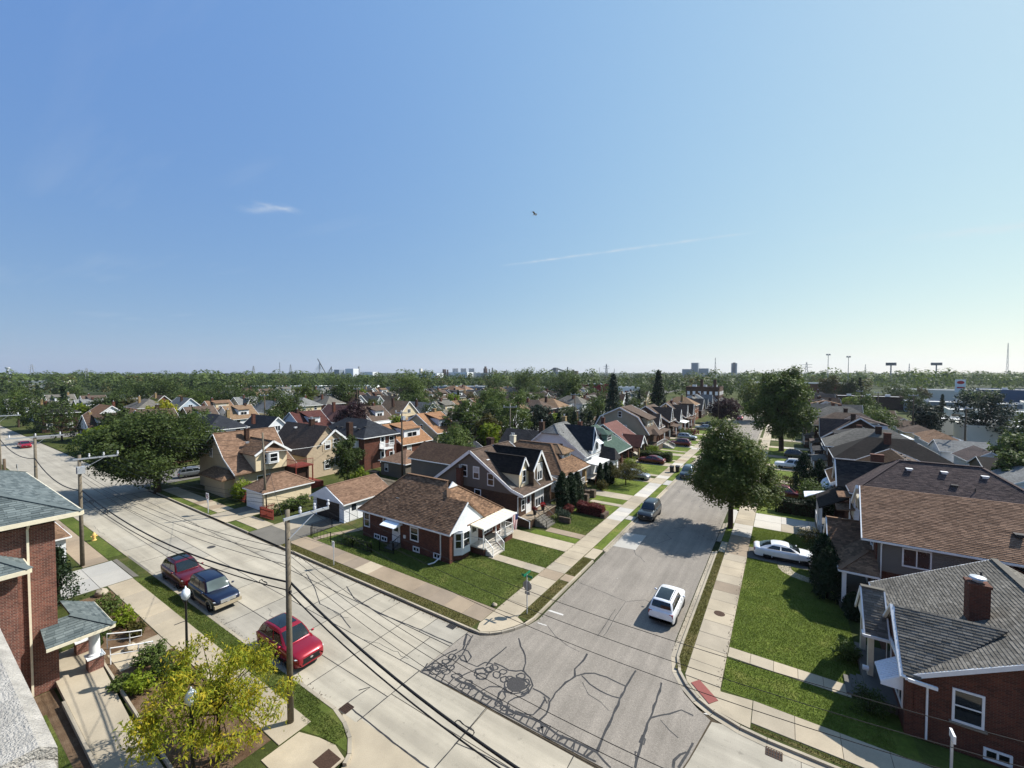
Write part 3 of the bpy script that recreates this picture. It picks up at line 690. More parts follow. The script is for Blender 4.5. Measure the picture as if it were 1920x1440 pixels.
LINES = [([(-14.33, 22.68), (-13.77, 22.07), (-13.09, 21.5), (-12.74, 20.94), (-12.46, 20.23)], 0.13), ([(-14.51, 21.54), (-14.56, 20.7), (-14.63, 20.09), (-14.55, 19.45)], 0.14), ([(-9.93, 23.74), (-9.91, 23.11), (-10.04, 22.1), (-9.79, 21.55), (-10.02, 20.85), (-10.16, 19.84), (-10.11, 19.13), (-9.9, 18.34), (-10.0, 17.74)], 0.16), ([(-9.79, 21.55), (-9.38, 22.1), (-8.95, 22.41), (-8.25, 22.48), (-7.7, 22.43), (-7.1, 22.42)], 0.12), ([(-9.49, 21.82), (-8.84, 21.48), (-8.17, 21.33), (-7.47, 21.29), (-7.13, 21.38)], 0.12), ([(-7.01, 23.94), (-7.05, 23.34), (-7.08, 22.37), (-7.06, 21.31), (-7.02, 20.23), (-6.99, 19.08), (-6.96, 18.22), (-6.96, 17.71)], 0.17), ([(-5.5, 23.78), (-5.43, 23.06), (-5.41, 21.86), (-5.4, 20.96), (-5.38, 19.83), (-5.31, 18.84), (-5.24, 17.93)], 0.17), ([(-5.37, 21.0), (-5.0, 21.44), (-4.64, 21.79), (-4.18, 22.37), (-3.59, 22.34)], 0.13), ([(-5.44, 19.79), (-5.25, 19.62), (-5.24, 19.3), (-5.45, 19.3), (-5.44, 19.79)], 0.1), ([(-5.48, 18.72), (-5.27, 18.69), (-5.36, 18.41), (-5.48, 18.72)], 0.1), ([(-3.31, 20.66), (-3.44, 19.97), (-3.64, 18.98)], 0.14), ([(-3.48, 19.99), (-3.72, 19.7), (-3.88, 19.24), (-3.83, 18.85)], 0.15), ([(-17.47, 21.18), (-17.01, 20.47), (-16.66, 19.83), (-16.82, 19.23), (-16.6, 18.57), (-16.71, 17.89), (-17.45, 17.04)], 0.16), ([(-17.04, 21.28), (-16.85, 20.58), (-16.54, 19.91), (-16.38, 19.35), (-16.29, 18.62), (-16.25, 18.04)], 0.13), ([(-17.47, 21.18), (-16.97, 21.04), (-16.66, 20.35), (-16.94, 20.16), (-17.47, 21.18)], 0.1), ([(-16.75, 19.86), (-16.29, 19.9), (-15.79, 19.57), (-15.69, 19.09), (-16.16, 19.02), (-16.54, 19.25), (-16.26, 19.43), (-15.73, 19.06)], 0.11), ([(-17.45, 17.04), (-17.42, 17.88), (-17.33, 18.57), (-17.15, 19.18), (-16.98, 19.62)], 0.16), ([(-16.16, 19.02), (-15.5, 19.06), (-14.96, 19.11)], 0.1), ([(-14.96, 19.11), (-14.82, 19.66), (-14.37, 19.8), (-13.96, 19.39), (-14.18, 19.1), (-14.63, 19.25), (-14.92, 18.91), (-14.69, 18.48), (-14.19, 18.39), (-13.97, 18.67), (-14.11, 19.15)], 0.13), ([(-14.88, 18.86), (-15.17, 18.24), (-15.4, 17.6)], 0.1), ([(-14.33, 19.9), (-13.81, 19.94), (-13.23, 19.87), (-12.83, 20.06), (-12.53, 20.33), (-11.89, 20.03), (-11.46, 19.64), (-11.39, 19.03), (-11.68, 18.72)], 0.13), ([(-11.35, 19.45), (-10.87, 19.44), (-10.26, 19.34)], 0.12), ([(-10.55, 19.27), (-10.19, 18.96), (-10.23, 19.36)], 0.12), ([(-10.44, 19.16), (-10.35, 18.51), (-10.46, 17.92), (-10.87, 17.71), (-11.35, 17.62)], 0.13), ([(-11.38, 19.17), (-11.49, 18.72), (-11.81, 18.32), (-11.94, 17.94), (-11.79, 17.57)], 0.13), ([(-12.87, 18.58), (-13.43, 18.22), (-13.65, 17.69), (-13.83, 17.13)], 0.1), ([(-12.73, 18.67), (-12.64, 17.97), (-12.48, 17.46)], 0.13), ([(-17.48, 16.95), (-14.96, 17.09), (-13.79, 17.09), (-12.25, 17.15), (-10.82, 17.2), (-9.6, 17.17), (-8.04, 17.23), (-6.79, 17.25)], 0.12), ([(-15.4, 17.6), (-14.68, 17.66), (-14.05, 17.68), (-13.18, 17.61), (-12.6, 17.63), (-11.55, 17.49), (-10.71, 17.6), (-9.94, 17.78), (-9.35, 17.64), (-8.83, 17.57), (-8.24, 17.67), (-7.64, 17.68), (-6.97, 17.7)], 0.2), ([(-9.94, 17.78), (-9.42, 17.14), (-9.5, 17.75), (-9.85, 17.31)], 0.16), ([(-8.85, 17.61), (-8.78, 17.17), (-8.52, 17.58), (-8.3, 17.63)], 0.12), ([(-8.0, 17.64), (-7.89, 17.15)], 0.12), ([(-7.1, 17.66), (-7.23, 17.27)], 0.14), ([(-6.95, 17.72), (-6.46, 17.47), (-6.13, 17.35)], 0.13)]
for pts, w in LINES: ribbon(tar, pts, w * .68, .0085 + random.random() * .002, .3)
rg = random.Random(5)
def loop(cx, cy, ux, uy, vx, vy, w=.085):
    n = 10; ph = rg.random() * 6; P = []
    for i in range(n + 1):
        t = ph + 6.283 * i / n; a = math.cos(t) * (1 + .25 * (rg.random() - .5)); b = math.sin(t) * (1 + .25 * (rg.random() - .5)); P.append((cx + ux * a + vx * b, cy + uy * a + vy * b))
    ribbon(tar, P, w, .0085 + rg.random() * .002, .3)
for a in [(-12.27, 19.2, 0.36, 0.24, 0.18, -0.28), (-12.27, 19.2, 0.49, 0.32, 0.25, -0.39), (-12.24, 19.12, 0.61, 0.41, 0.32, -0.5), (-12.76, 19.33, 0.21, 0.14, 0.14, -0.21), (-12.38, 19.85, 0.21, 0.14, 0.12, -0.2), (-11.93, 19.6, 0.2, 0.13, 0.13, -0.21), (-12.4, 18.63, 0.21, 0.14, 0.12, -0.18), (-11.71, 19.08, 0.21, 0.14, 0.11, -0.18), (-13.05, 19.14, 0.2, 0.13, 0.13, -0.19), (-13.45, 19.58, 0.19, 0.13, 0.11, -0.16), (-13.61, 19.19, 0.18, 0.12, 0.15, -0.21), (-14.11, 19.59, 0.2, 0.13, 0.13, -0.18), (-14.26, 18.62, 0.26, 0.17, 0.16, -0.2), (-14.55, 18.93, 0.29, 0.2, 0.13, -0.17), (-14.26, 19.27, 0.17, 0.11, 0.15, -0.19), (-16.62, 17.8, 0.32, 0.21, 0.2, -0.22), (-16.72, 18.03, 0.22, 0.15, 0.16, -0.16), (-17.02, 17.84, 0.26, 0.16, 0.16, -0.17), (-16.83, 18.42, 0.21, 0.14, 0.14, -0.15), (-16.75, 17.43, 0.3, 0.19, 0.17, -0.18), (-16.23, 17.76, 0.22, 0.14, 0.13, -0.14), (-16.26, 18.18, 0.19, 0.13, 0.15, -0.16), (-17.21, 17.41, 0.22, 0.15, 0.12, -0.12), (-16.79, 18.92, 0.2, 0.13, 0.17, -0.2), (-15.45, 17.85, 0.29, 0.18, 0.14, -0.16), (-14.61, 17.57, 0.25, 0.17, 0.14, -0.17), (-14.61, 17.84, 0.17, 0.11, 0.11, -0.14), (-14.26, 17.67, 0.15, 0.1, 0.11, -0.14), (-13.12, 17.53, 0.15, 0.1, 0.09, -0.12), (-12.35, 17.55, 0.16, 0.1, 0.09, -0.13), (-11.92, 17.48, 0.17, 0.11, 0.09, -0.13), (-11.5, 17.41, 0.17, 0.11, 0.09, -0.12), (-12.5, 18.06, 0.17, 0.11, 0.17, -0.26)]: loop(*a)
for a, b in [((-17.4, 16.99), (-17.64, 17.71)), ((-16.9, 17.01), (-17.13, 17.77)), ((-16.4, 17.02), (-16.62, 17.77)), ((-15.92, 17.03), (-16.14, 17.61)), ((-15.44, 17.05), (-15.55, 17.74)), ((-14.98, 17.06), (-14.99, 17.64)), ((-14.52, 17.07), (-14.61, 17.63)), ((-14.08, 17.08), (-14.19, 17.71)), ((-13.64, 17.09), (-13.76, 17.6)), ((-13.21, 17.11), (-13.39, 17.76)), ((-12.79, 17.12), (-12.79, 17.67)), ((-12.38, 17.13), (-12.36, 17.67)), ((-11.98, 17.14), (-11.97, 17.66)), ((-11.58, 17.15), (-11.74, 17.74)), ((-11.2, 17.16), (-11.24, 17.65)), ((-10.82, 17.17), (-10.82, 17.84)), ((-10.44, 17.18), (-10.53, 17.8)), ((-10.08, 17.19), (-10.1, 17.77)), ((-9.72, 17.2), (-9.8, 17.8)), ((-9.36, 17.21), (-9.38, 17.84)), ((-9.02, 17.22), (-8.94, 17.75)), ((-8.68, 17.23), (-8.65, 17.69)), ((-8.34, 17.24), (-8.32, 17.66)), ((-8.02, 17.24), (-8.01, 17.77)), ((-7.69, 17.25), (-7.72, 17.76)), ((-7.38, 17.26), (-7.33, 17.73))]: ribbon(tar, [a, b], .075, .0085 + rg.random() * .002)
for pts in [[(-13.33, 24.87), (-12.41, 24.21), (-11.32, 23.75), (-10.44, 23.65)], [(-13.95, 31.52), (-12.01, 31.24), (-9.82, 30.85), (-8.64, 31.88), (-7.9, 31.62)], [(-9.82, 30.85), (-9.83, 28.52), (-9.7, 26.37), (-9.75, 25.95)], [(-9.24, 21.36), (-8.61, 20.73), (-7.88, 20.59), (-7.27, 20.29)], [(-4.93, 21.16), (-4.41, 20.77), (-3.96, 20.57)], [(-10.08, 25.73), (-10.07, 26.51), (-10.15, 29.44)]]: ribbon(tar, pts, .035, .0082, .4)
for _ in range(14):
    x = random.uniform(-13.5, -6.5); y = random.uniform(34, 110); p = [(x, y)]
    for k in range(random.randint(4, 9)): x += random.uniform(-.9, .9); y += random.uniform(.2, .9); p.append((min(-6, max(-14, x)), y))
    ribbon(tar, p, .05, .0082, .4)
part(asph, 'crack_seal', tar, 'tar')['kind'] = 'stuff'
m = MB()
for a, b, c, d in ((-14.2, -13.0, 26.5, 26.68), (-14.15, -13.4, 24.78, 24.88), (-11.6, -11.5, 33.9, 34.05), (-3.2, -2.95, 22.75, 22.85)): m.add([(a, c, .0105), (b, c + .06, .0105), (b - .05, d + .05, .0105), (a + .08, d, .0105)], [(0, 1, 2, 3)])
part(asph, 'worn_stop_line', m, 'road_paint')
m = MB().slab([(-14.22, 40.1, .011), (-11.95, 40.4, .011), (-12.05, 44.6, .011), (-14.22, 44.2, .011)], .009); part(asph, 'concrete_patch', m, 'patch_concrete')
m = MB().lathe([(.52, 0), (.52, .012), (.44, .014)], 24, (-12.26, 19.16, .0)); mh = part(asph, 'manhole_cover', m, 'iron_dark'); 
# kerbs: stones laid along a path
def kerb(name, label, path, inward, w=.16, h=.13, step=3.0, gutter=0., zt=None):
    """path runs along the road face; inward +1: stone lies to the left of travel"""
    root = bpy.data.objects.new(name, None); link(root); tag(root, label, kind='structure'); P = [Vector((p[0], p[1], 0)) for p in path]
    pts = [P[0]]
    for a, b in zip(P, P[1:]):
        n = max(1, round((b - a).length / step)); pts += [a + (b - a) * (i + 1) / n for i in range(n)]
    off = []
    for i, p in enumerate(pts):
        d = (pts[min(i + 1, len(pts) - 1)] - pts[max(i - 1, 0)]).normalized(); off.append(Vector((-d.y, d.x, 0)) * inward)
    for i in range(len(pts) - 1):
        g = (pts[i + 1] - pts[i]).normalized() * .012; a, b = pts[i] + g, pts[i + 1] - g; na, nb = off[i], off[i + 1]; j = (random.random() - .5) * .012
        m = MB(); q = [a, b, b + nb * w, a + na * w]
        lo = [(p.x, p.y, -.05) for p in q]; hi = [(p.x, p.y, h + j) for p in q]; s = .025
        hi[0] = (a.x + na.x * s, a.y + na.y * s, h + j); hi[1] = (b.x + nb.x * s, b.y + nb.y * s, h + j)
        m.add(lo + hi, [(0, 3, 2, 1), (4, 5, 6, 7), (0, 1, 5, 4), (1, 2, 6, 5), (2, 3, 7, 6), (3, 0, 4, 7)])
        if gutter:
            c = [a - na * gutter, b - nb * gutter, b, a]; m.add([(p.x, p.y, .013) for p in c], [(0, 1, 2, 3)])
        part(root, 'kerb_stone', m, 'curb_concrete')
    return root
kerb('kerb', 'concrete kerb along the far side of the main road', [(-78, 21.6), (-57.9, 21.6)], 1)
kerb('kerb', 'concrete kerb in front of the white garage drive', [(-53.4, 21.6), (-48.4, 21.6)], 1)
kerb('kerb', 'concrete kerb rounding the stop sign corner', [(-42.0, 21.6)] + [(-17.6, 21.55), (-16.75, 21.55), (-16.1, 21.85), (-15.5, 22.45), (-15.0, 23.25), (-14.62, 24.1), (-14.45, 25.0), (-14.42, 35.8)], 1)
kerb('kerb', 'concrete kerb along the left of the side road', [(-14.42, 38.4), (-14.42, 55.2)], 1, gutter=.3)
kerb('kerb', 'far concrete kerb along the left of the side road', [(-14.42, 57.8), (-14.42, 180)], 1, step=6, gutter=.3)
kerb('kerb', 'concrete kerb rounding the corner on the right', [(-5.3, 44.2), (-5.3, 28.1), (-5.26, 26.4), (-4.9, 25.1), (-4.32, 24.2), (-3.6, 23.5), (-2.78, 23.05), (-1.55, 22.68), (-.4, 22.58), (14, 22.62)], 1, gutter=.3, w=.18)
kerb('kerb', 'concrete kerb along the right of the side road', [(-5.3, 180), (-5.3, 59)], 1, step=6, gutter=.3)
kerb('kerb', 'concrete kerb between two drives on the right', [(-5.3, 53.2), (-5.3, 47.1)], 1, gutter=.3)
kerb('kerb', 'concrete kerb by the parked cars on the left', [(-15.95, 11.0), (-16.2, 11.45), (-16.95, 12.0), (-17.95, 12.4), (-19.15, 12.65), (-45.9, 12.7)], 1, w=.2)
kerb('kerb', 'concrete kerb beyond the drive on the left', [(-51.6, 12.7), (-78, 12.7)], 1, w=.2)
ribbon_ = None
# footways: a bed with one slab object per paving slab
def footway(label, x0, x1, y0, y1, along, step, mats=('walk_concrete',), z=ZW, cross=1, name='footway'):
    bed = struct(name, sheet(rect(x0, x1, y0, y1), z - .022), 'joint_dirt', label)
    L = (x1 - x0) if along == 'x' else (y1 - y0); n = max(1, round(L / step))
    for i in range(n):
        for j in range(cross):
            if along == 'x': a, b, c, d = x0 + L * i / n, x0 + L * (i + 1) / n, y0 + (y1 - y0) * j / cross, y0 + (y1 - y0) * (j + 1) / cross
            else: a, b, c, d = x0 + (x1 - x0) * j / cross, x0 + (x1 - x0) * (j + 1) / cross, y0 + L * i / n, y0 + L * (i + 1) / n
            mt = mats[0] if random.random() < .72 else random.choice(mats)
            slabobj(bed, a, b, c, d, z + (random.random() - .5) * .008, mt, .016, .04, tilt=.006)
    return bed
WM = ('walk_concrete', 'walk_concrete', 'walk_pale', 'walk_brown')
footway('tan paved footway past the corner lawn', -17.4, -15.55, 24.5, 47.0, 'y', 1.5, ('walk_concrete', 'walk_brown', 'walk_concrete'))
footway('freshly paved pale footway by the red hedge', -17.4, -15.55, 47.0, 51.9, 'y', 1.6, ('walk_pale',))
footway('tan paved footway by the charcoal car', -17.4, -15.55, 51.9, 57.8, 'y', 1.5, ('walk_concrete',))
footway('pale new footway before the small lawn tree', -17.4, -15.55, 57.8, 66.0, 'y', 1.6, ('walk_pale',))
footway('footway running away on the left of the side road', -17.4, -15.55, 66.0, 180, 'y', 1.9, WM)
footway('paved footway past the bright lawn on the right', -4.5, -2.65, 25.0, 44.3, 'y', 1.55, ('walk_concrete', 'walk_brown', 'walk_concrete'))
footway('brownish footway by the white saloon', -4.5, -2.65, 44.3, 49.6, 'y', 1.5, ('walk_brown', 'walk_concrete'))
footway('pale new footway under the street tree', -4.5, -2.65, 49.6, 53.6, 'y', 1.33, ('walk_pale',))
footway('footway running away on the right of the side road', -4.5, -2.65, 53.6, 180, 'y', 1.9, WM)
footway('footway along the main road by the corner house', -42.0, -17.4, 22.62, 24.45, 'x', 1.75, ('walk_brown', 'walk_concrete'))
footway('footway along the main road past the garages', -76.5, -58.2, 22.62, 24.45, 'x', 1.8, ('walk_concrete', 'walk_brown'))
footway('footway between the two garage drives', -53.4, -48.4, 22.62, 24.45, 'x', 1.7, ('walk_concrete',))
footway('footway along the main road at the lower right', -1.1, 26, 23.3, 24.97, 'x', 1.75, ('walk_concrete',))
footway('wide tan footway beside the grass verge and lamp', -45.6, -19.4, 9.82, 11.42, 'x', 1.65, ('walk_concrete',))
footway('pale concrete drive crossing by the brick building', -51.5, -45.7, 7.4, 11.45, 'x', 2.9, ('patch_concrete',), cross=2)
footway('old footway beyond the pale drive', -78, -51.7, 9.6, 11.3, 'x', 1.8, ('walk_brown',))
m = MB().slab([(-51.5, 11.5, .13), (-45.9, 11.5, .13), (-45.2, 12.75, .02), (-52.2, 12.75, .02)], .03); struct('drive_apron', m, 'dark_concrete', 'grey sloping apron of the drive on the left')
# corner pads
pad = struct('footway', MB().slab([(-17.35, 22.62, ZW), (-17.35, 22.4, ZW), (-17.1, 21.85, .12), (-16.75, 21.75, .12), (-16.2, 22.05, .12), (-15.65, 22.62, .12), (-15.2, 23.4, .12), (-14.85, 24.15, .12), (-15.55, 24.45, ZW), (-17.35, 24.45, ZW)], .05), 'walk_concrete', 'tan corner paving under the stop sign shadow')
pad2 = struct('footway', MB().slab([(-4.45, 24.95, ZW), (-4.3, 24.55, .11), (-3.65, 23.85, .1), (-2.9, 23.3, .1), (-1.7, 22.98, .12), (-1.12, 22.9, ZW), (-1.12, 24.93, ZW), (-2.62, 24.7, ZW), (-2.66, 24.95, ZW)], .05), 'walk_concrete', 'corner paving at the dropped kerb on the right')
m = MB().slab([(-4.08, 24.52, .142), (-3.02, 23.45, .132), (-2.64, 23.93, .15), (-3.72, 25.0, .15)], .02); part(pad2, 'tactile_ramp', m, 'ramp_red')
pad3 = struct('footway', MB().slab([(-19.3, 9.0, ZW), (-16.3, 9.0, ZW), (-16.25, 11.1, ZW), (-17.2, 11.28, ZW), (-18.2, 11.1, ZW), (-19.3, 10.75, ZW)], .05), 'walk_concrete', 'tan paving at the near kerb below the wooden pole')
slabobj(pad3, -17.3, -16.35, 10.2, 11.0, .15, 'iron', .01, .03, 'tactile_plate')
m = MB().slab([(-2.66, 24.7, .14), (-2.5, 24.75, .26), (-2.5, 27.5, .2), (-2.66, 27.5, .13)], .1)
# drives and paths
footway('tan drive between the corner house and the grey house', -38.5, -17.42, 36.0, 38.25, 'x', 2.6, ('walk_concrete', 'walk_brown'), z=.13, name='drive')
slabobj(lawn_nw, -15.5, -14.45, 36.0, 38.3, .12, 'walk_concrete', .02)
footway('tan front path of the corner house', -22.9, -17.42, 30.9, 32.05, 'x', 1.7, ('walk_concrete',), z=.133, name='path')
slabobj(lawn_nw, -15.5, -14.5, 30.9, 32.05, .125, 'walk_brown', .02)
footway('tan front path of the grey gabled house', -21.6, -17.42, 39.6, 40.85, 'x', 1.6, ('walk_brown',), z=.133, name='path')
footway('front path of the brown roofed house behind the red hedge', -21.6, -17.42, 51.95, 52.95, 'x', 1.5, ('walk_concrete',), z=.133, name='path')
footway('tan drive beyond the brown roofed house', -36, -17.42, 55.2, 57.7, 'x', 2.6, ('walk_concrete', 'walk_brown'), z=.13, name='drive')
slabobj(lawn_nw, -15.5, -14.45, 55.2, 57.7, .12, 'walk_pale', .02); slabobj(lawn_nw, -15.5, -14.45, 48.0, 49.4, .12, 'patch_concrete', .02); slabobj(lawn_nw, -15.5, -14.45, 66, 69, .12, 'patch_concrete', .02)
for i, (a, b, nm) in enumerate(((66.0, 69.0, 'white gabled'), (79.3, 82.0, 'green roofed'), (90.2, 92.6, 'gambrel roofed'), (101.6, 104.2, 'far porch'), (112.6, 115, 'farther'), (123.4, 126, 'yet farther'), (134.4, 137.0, 'distant'), (145, 147.5, 'most distant'))):
    footway('tan drive beside the %s house on the left' % nm, -34, -17.42, a, b, 'x', 3, WM, z=.13, name='drive')
    if i: slabobj(lawn_nw, -15.5, -14.45, a, b, .12, 'walk_concrete', .02)
for a, b, nm in ((70.6, 71.7, 'green roofed'), (84.4, 85.5, 'red roofed'), (95, 96, 'gambrel roofed'), (106, 107, 'long row')): footway('narrow front path of the %s house on the left' % nm, -23, -17.42, a, b, 'x', 1.6, WM, z=.133, name='path')
footway('front path across the bright lawn on the right', -2.63, 3.3, 28.05, 29.1, 'x', 1.2, ('walk_concrete',), z=.133, name='path')
footway('narrow drive under the white saloon', -2.63, 4.5, 44.3, 47.1, 'x', 2.4, ('dark_concrete', 'walk_brown'), z=.13, name='drive')
slabobj(lawn_ne, -5.1, -4.52, 44.3, 47.1, .12, 'walk_concrete', .02)
footway('broad pale drive shaded by the street tree', -2.63, 5.2, 53.5, 58.9, 'x', 2.6, ('walk_pale', 'walk_concrete'), z=.13, name='drive', cross=2)
slabobj(lawn_ne, -5.1, -4.52, 53.5, 58.9, .12, 'walk_pale', .02)
for a, b, nm in ((66.8, 69.4, 'maroon car'), (77, 79.4, 'tall hedge'), (87, 92, 'big tree'), (99.5, 102, 'far'), (112, 114.5, 'farther'), (124, 127, 'distant')):
    footway('pale drive by the %s on the right' % nm, -5.1, 5.4, a, b, 'x', 2.6, WM, z=.13, name='drive')
def curve_path(label, C, w, mat='walk_concrete', z=.134):
    m = MB(); P = [Vector((*p, 0)) for p in C]; v = []
    for i, p in enumerate(P):
        d = (P[min(i + 1, len(P) - 1)] - P[max(i - 1, 0)]).normalized(); r = Vector((-d.y, d.x, 0)) * w / 2; v.append((p + r, p - r))
    root = bpy.data.objects.new('path', None); link(root); tag(root, label, kind='structure')
    for (a, b), (c, d) in zip(v, v[1:]): part(root, 'slab', MB().slab([(a.x, a.y, z), (b.x, b.y, z), (d.x, d.y, z), (c.x, c.y, z)], .04), mat)
curve_path('curved pale path from the drive to the shaded porch', [(.25, 44.25), (.3, 43.6), (.55, 43.0), (1.0, 42.6), (1.6, 42.3), (2.4, 42.1), (3.4, 41.7), (4.0, 41.2)], 1.0)
curve_path('stepping path beside the white garage', [(-40.6, 24.5), (-40.3, 26), (-39.6, 27.4), (-39.0, 28.6), (-38.8, 30)], .8, 'walk_brown')
footway('grey concrete drive of the white garage', -48.3, -42.1, 21.62, 28.9, 'y', 2.4, ('dark_concrete', 'walk_concrete'), z=.128, name='drive', cross=2)
footway('concrete drive of the cream garage', -58.0, -53.6, 21.62, 25.8, 'y', 2.1, ('walk_concrete', 'dark_concrete'), z=.128, name='drive', cross=2)
# lawns near enough to show as separate plots
def plot(label, poly, mat, z=ZL + .012): return struct('lawn', sheet(poly, z), mat, label)
plot('mown dark green lawn of the corner house', [(-25, 24.5), (-17.42, 24.5), (-17.42, 30.85), (-23.4, 30.85), (-25, 29)], 'lawn')
plot('shaded side lawn of the corner house', rect(-42, -25, 24.5, 28), 'lawn', ZL + .009); plot('lawn strip between path and drive of the corner house', rect(-23.6, -17.42, 32.1, 35.95), 'lawn')
plot('narrow lawn strip beside the grey house steps', rect(-22.8, -17.42, 38.3, 39.55), 'lawn_bright'); plot('terraced lawn in front of the grey gabled house', rect(-22, -17.42, 40.9, 46.6), 'lawn')
plot('lawn in front of the brown roofed house', rect(-22, -17.42, 47.4, 51.9), 'lawn_bright'); plot('small lawn beside the tan drive', rect(-22, -17.42, 53.0, 55.15), 'lawn_bright')
plot('lawn with the small spreading tree', rect(-24, -17.42, 57.75, 65.95), 'lawn_bright'); plot('sunlit lawn in front of the green roofed house', rect(-23, -17.42, 71.8, 79.2), 'lawn_bright')
for i, (a, b) in enumerate(((82.1, 84.3), (85.6, 90.1), (92.7, 94.9), (96.1, 101.5), (104.3, 112.5), (115.1, 123.3), (126.1, 134.3), (137.1, 144.9))): plot('%s small lawn beyond the clipped dark hedge' % ('first', 'second', 'third', 'fourth', 'fifth', 'sixth', 'seventh', 'eighth')[i], rect(-23, -17.42, a, b), 'lawn_bright')
plot('bright lawn at the lower right by the red ramp', [(-2.6, 24.95), (-1.1, 25.0), (5.4, 25.0), (5.4, 28.0), (-2.63, 28.0)], 'lawn_bright'); plot('broad bright lawn between path and white saloon', rect(-2.63, 4.0, 29.15, 44.25), 'lawn_bright')
plot('side lawn below the brick wall on the right', rect(5.4, 26, 24.99, 26.6), 'lawn', ZL + .009); plot('lawn behind the white saloon', rect(-2.63, 2.6, 47.15, 53.45), 'lawn_bright')
for i, (a, b) in enumerate(((59, 66.7), (69.5, 76.9), (79.5, 86.9), (92.1, 99.4), (102.1, 111.9))): plot('%s lawn beyond the street tree on the right' % ('first', 'second', 'third', 'fourth', 'fifth')[i], rect(-2.63, 4.5, a, b), 'lawn_bright')
V_W = [(24.6, 30.85), (32.1, 35.9), (38.35, 47.9), (49.5, 55.1), (57.8, 65.9), (69.1, 79.2), (82, 90), (92.6, 101.5), (104.2, 112.5), (115, 134)]
for i, (a, b) in enumerate(V_W): plot('%s grass verge strip left of the side road' % ('first', 'second', 'third', 'fourth', 'fifth', 'sixth', 'seventh', 'eighth', 'ninth', 'tenth')[i], rect(-15.5, -14.6, a, b), 'lawn_dry' if i < 2 else 'lawn_bright')
for i, (a, b) in enumerate(((25.3, 44.2), (47.2, 53.4), (59, 66.7), (69.5, 86.8))): plot('%s grass verge strip right of the side road' % ('nearest', 'second', 'third', 'fourth')[i], rect(-5.1, -4.52, a, b), 'lawn_dry' if i == 0 else 'lawn_bright')
for a, b, nm in ((-42, -17.5, 'by the stop sign corner'), (-53.3, -48.4, 'between the garage drives'), (-63.5, -58.1, 'beside the truck sign'), (-76.5, -64.5, 'under the shade tree')): plot('grass verge strip ' + nm, rect(a, b, 21.78, 22.58), 'lawn_dry' if a == -42 else 'lawn')
plot('grass verge with the wooden pole on the left', [(-45.4, 11.45), (-20.0, 11.0), (-19.4, 10.85), (-18.2, 11.18), (-17.2, 11.35), (-16.5, 11.35), (-17.0, 11.75), (-18.0, 12.18), (-19.1, 12.45), (-44.6, 12.48)], 'lawn'); plot('thin grass strip by the yellow hydrant', rect(-77, -52.5, 11.35, 12.45), 'lawn')
plot('thin grass strip at the lower right kerb', [(-1.0, 22.95), (26, 22.95), (26, 23.27), (-1.0, 23.12)], 'lawn_dry')
plot('brown mulch bed between ramp and footway', [(-44.5, 7.2), (-33.5, 6.9), (-20, 6.6), (-20, 9.78), (-44.5, 9.78)], 'mulch', ZL + .02); plot('bark mulch strip along the ramp', [(-33.2, 2), (-20, 2), (-20, 4.9), (-33.2, 4.9)], 'mulch', ZL + .02)
plot('worn grass below the ramp', [(-31, 2.2), (-20, 2.2), (-20, 4.3), (-31, 4.3)], 'lawn', ZL + .03)
# gratings and covers
def grate(name, label, x0, x1, y0, y1, z, nx, ny, mat='iron'):
    root = thing(name, label, 'drain grate', ((x0 + x1) / 2, (y0 + y1) / 2, z))
    part(root, 'pit', MB().box(x0, x1, y0, y1, z - .004, z + .004), 'sign_black'); f = MB()
    for i in range(nx + 1): x = x0 + (x1 - x0) * i / nx; f.box(x - .018, x + .018, y0, y1, z + .004, z + .018)
    for j in range(ny + 1): y = y0 + (y1 - y0) * j / ny; f.box(x0, x1, y - .018, y + .018, z + .0045, z + .0165)
    part(root, 'bars', f, mat)
grate('drain_grate', 'square rusty drain grate at the near kerb', -19.05, -18.5, 12.72, 13.22, .004, 5, 5)
grate('drain_grate', 'slotted drain grate in the gutter at lower right', -.43, .2, 21.86, 22.34, .004, 6, 3, 'iron')
grate('drain_grate', 'dark drain grate near the stop sign corner', -19.15, -18.55, 21.02, 21.42, .004, 5, 2, 'iron_dark')
solo('manhole_cover', MB().lathe([(.36, 0), (.36, .01), (.3, .014)], 24, (-3.62, 32.74, ZW)), 'iron', 'rusty round cover in the footway on the right', 'manhole cover', loc=(-3.62, 32.74, ZW))
solo('manhole_cover', MB().lathe([(.36, 0), (.36, .006), (.3, .009)], 24, (-47.6, 17.9, .003)), 'iron_dark', 'dark oval cover in the main road behind the parked cars', 'manhole cover', loc=(-47.6, 17.9, .003))

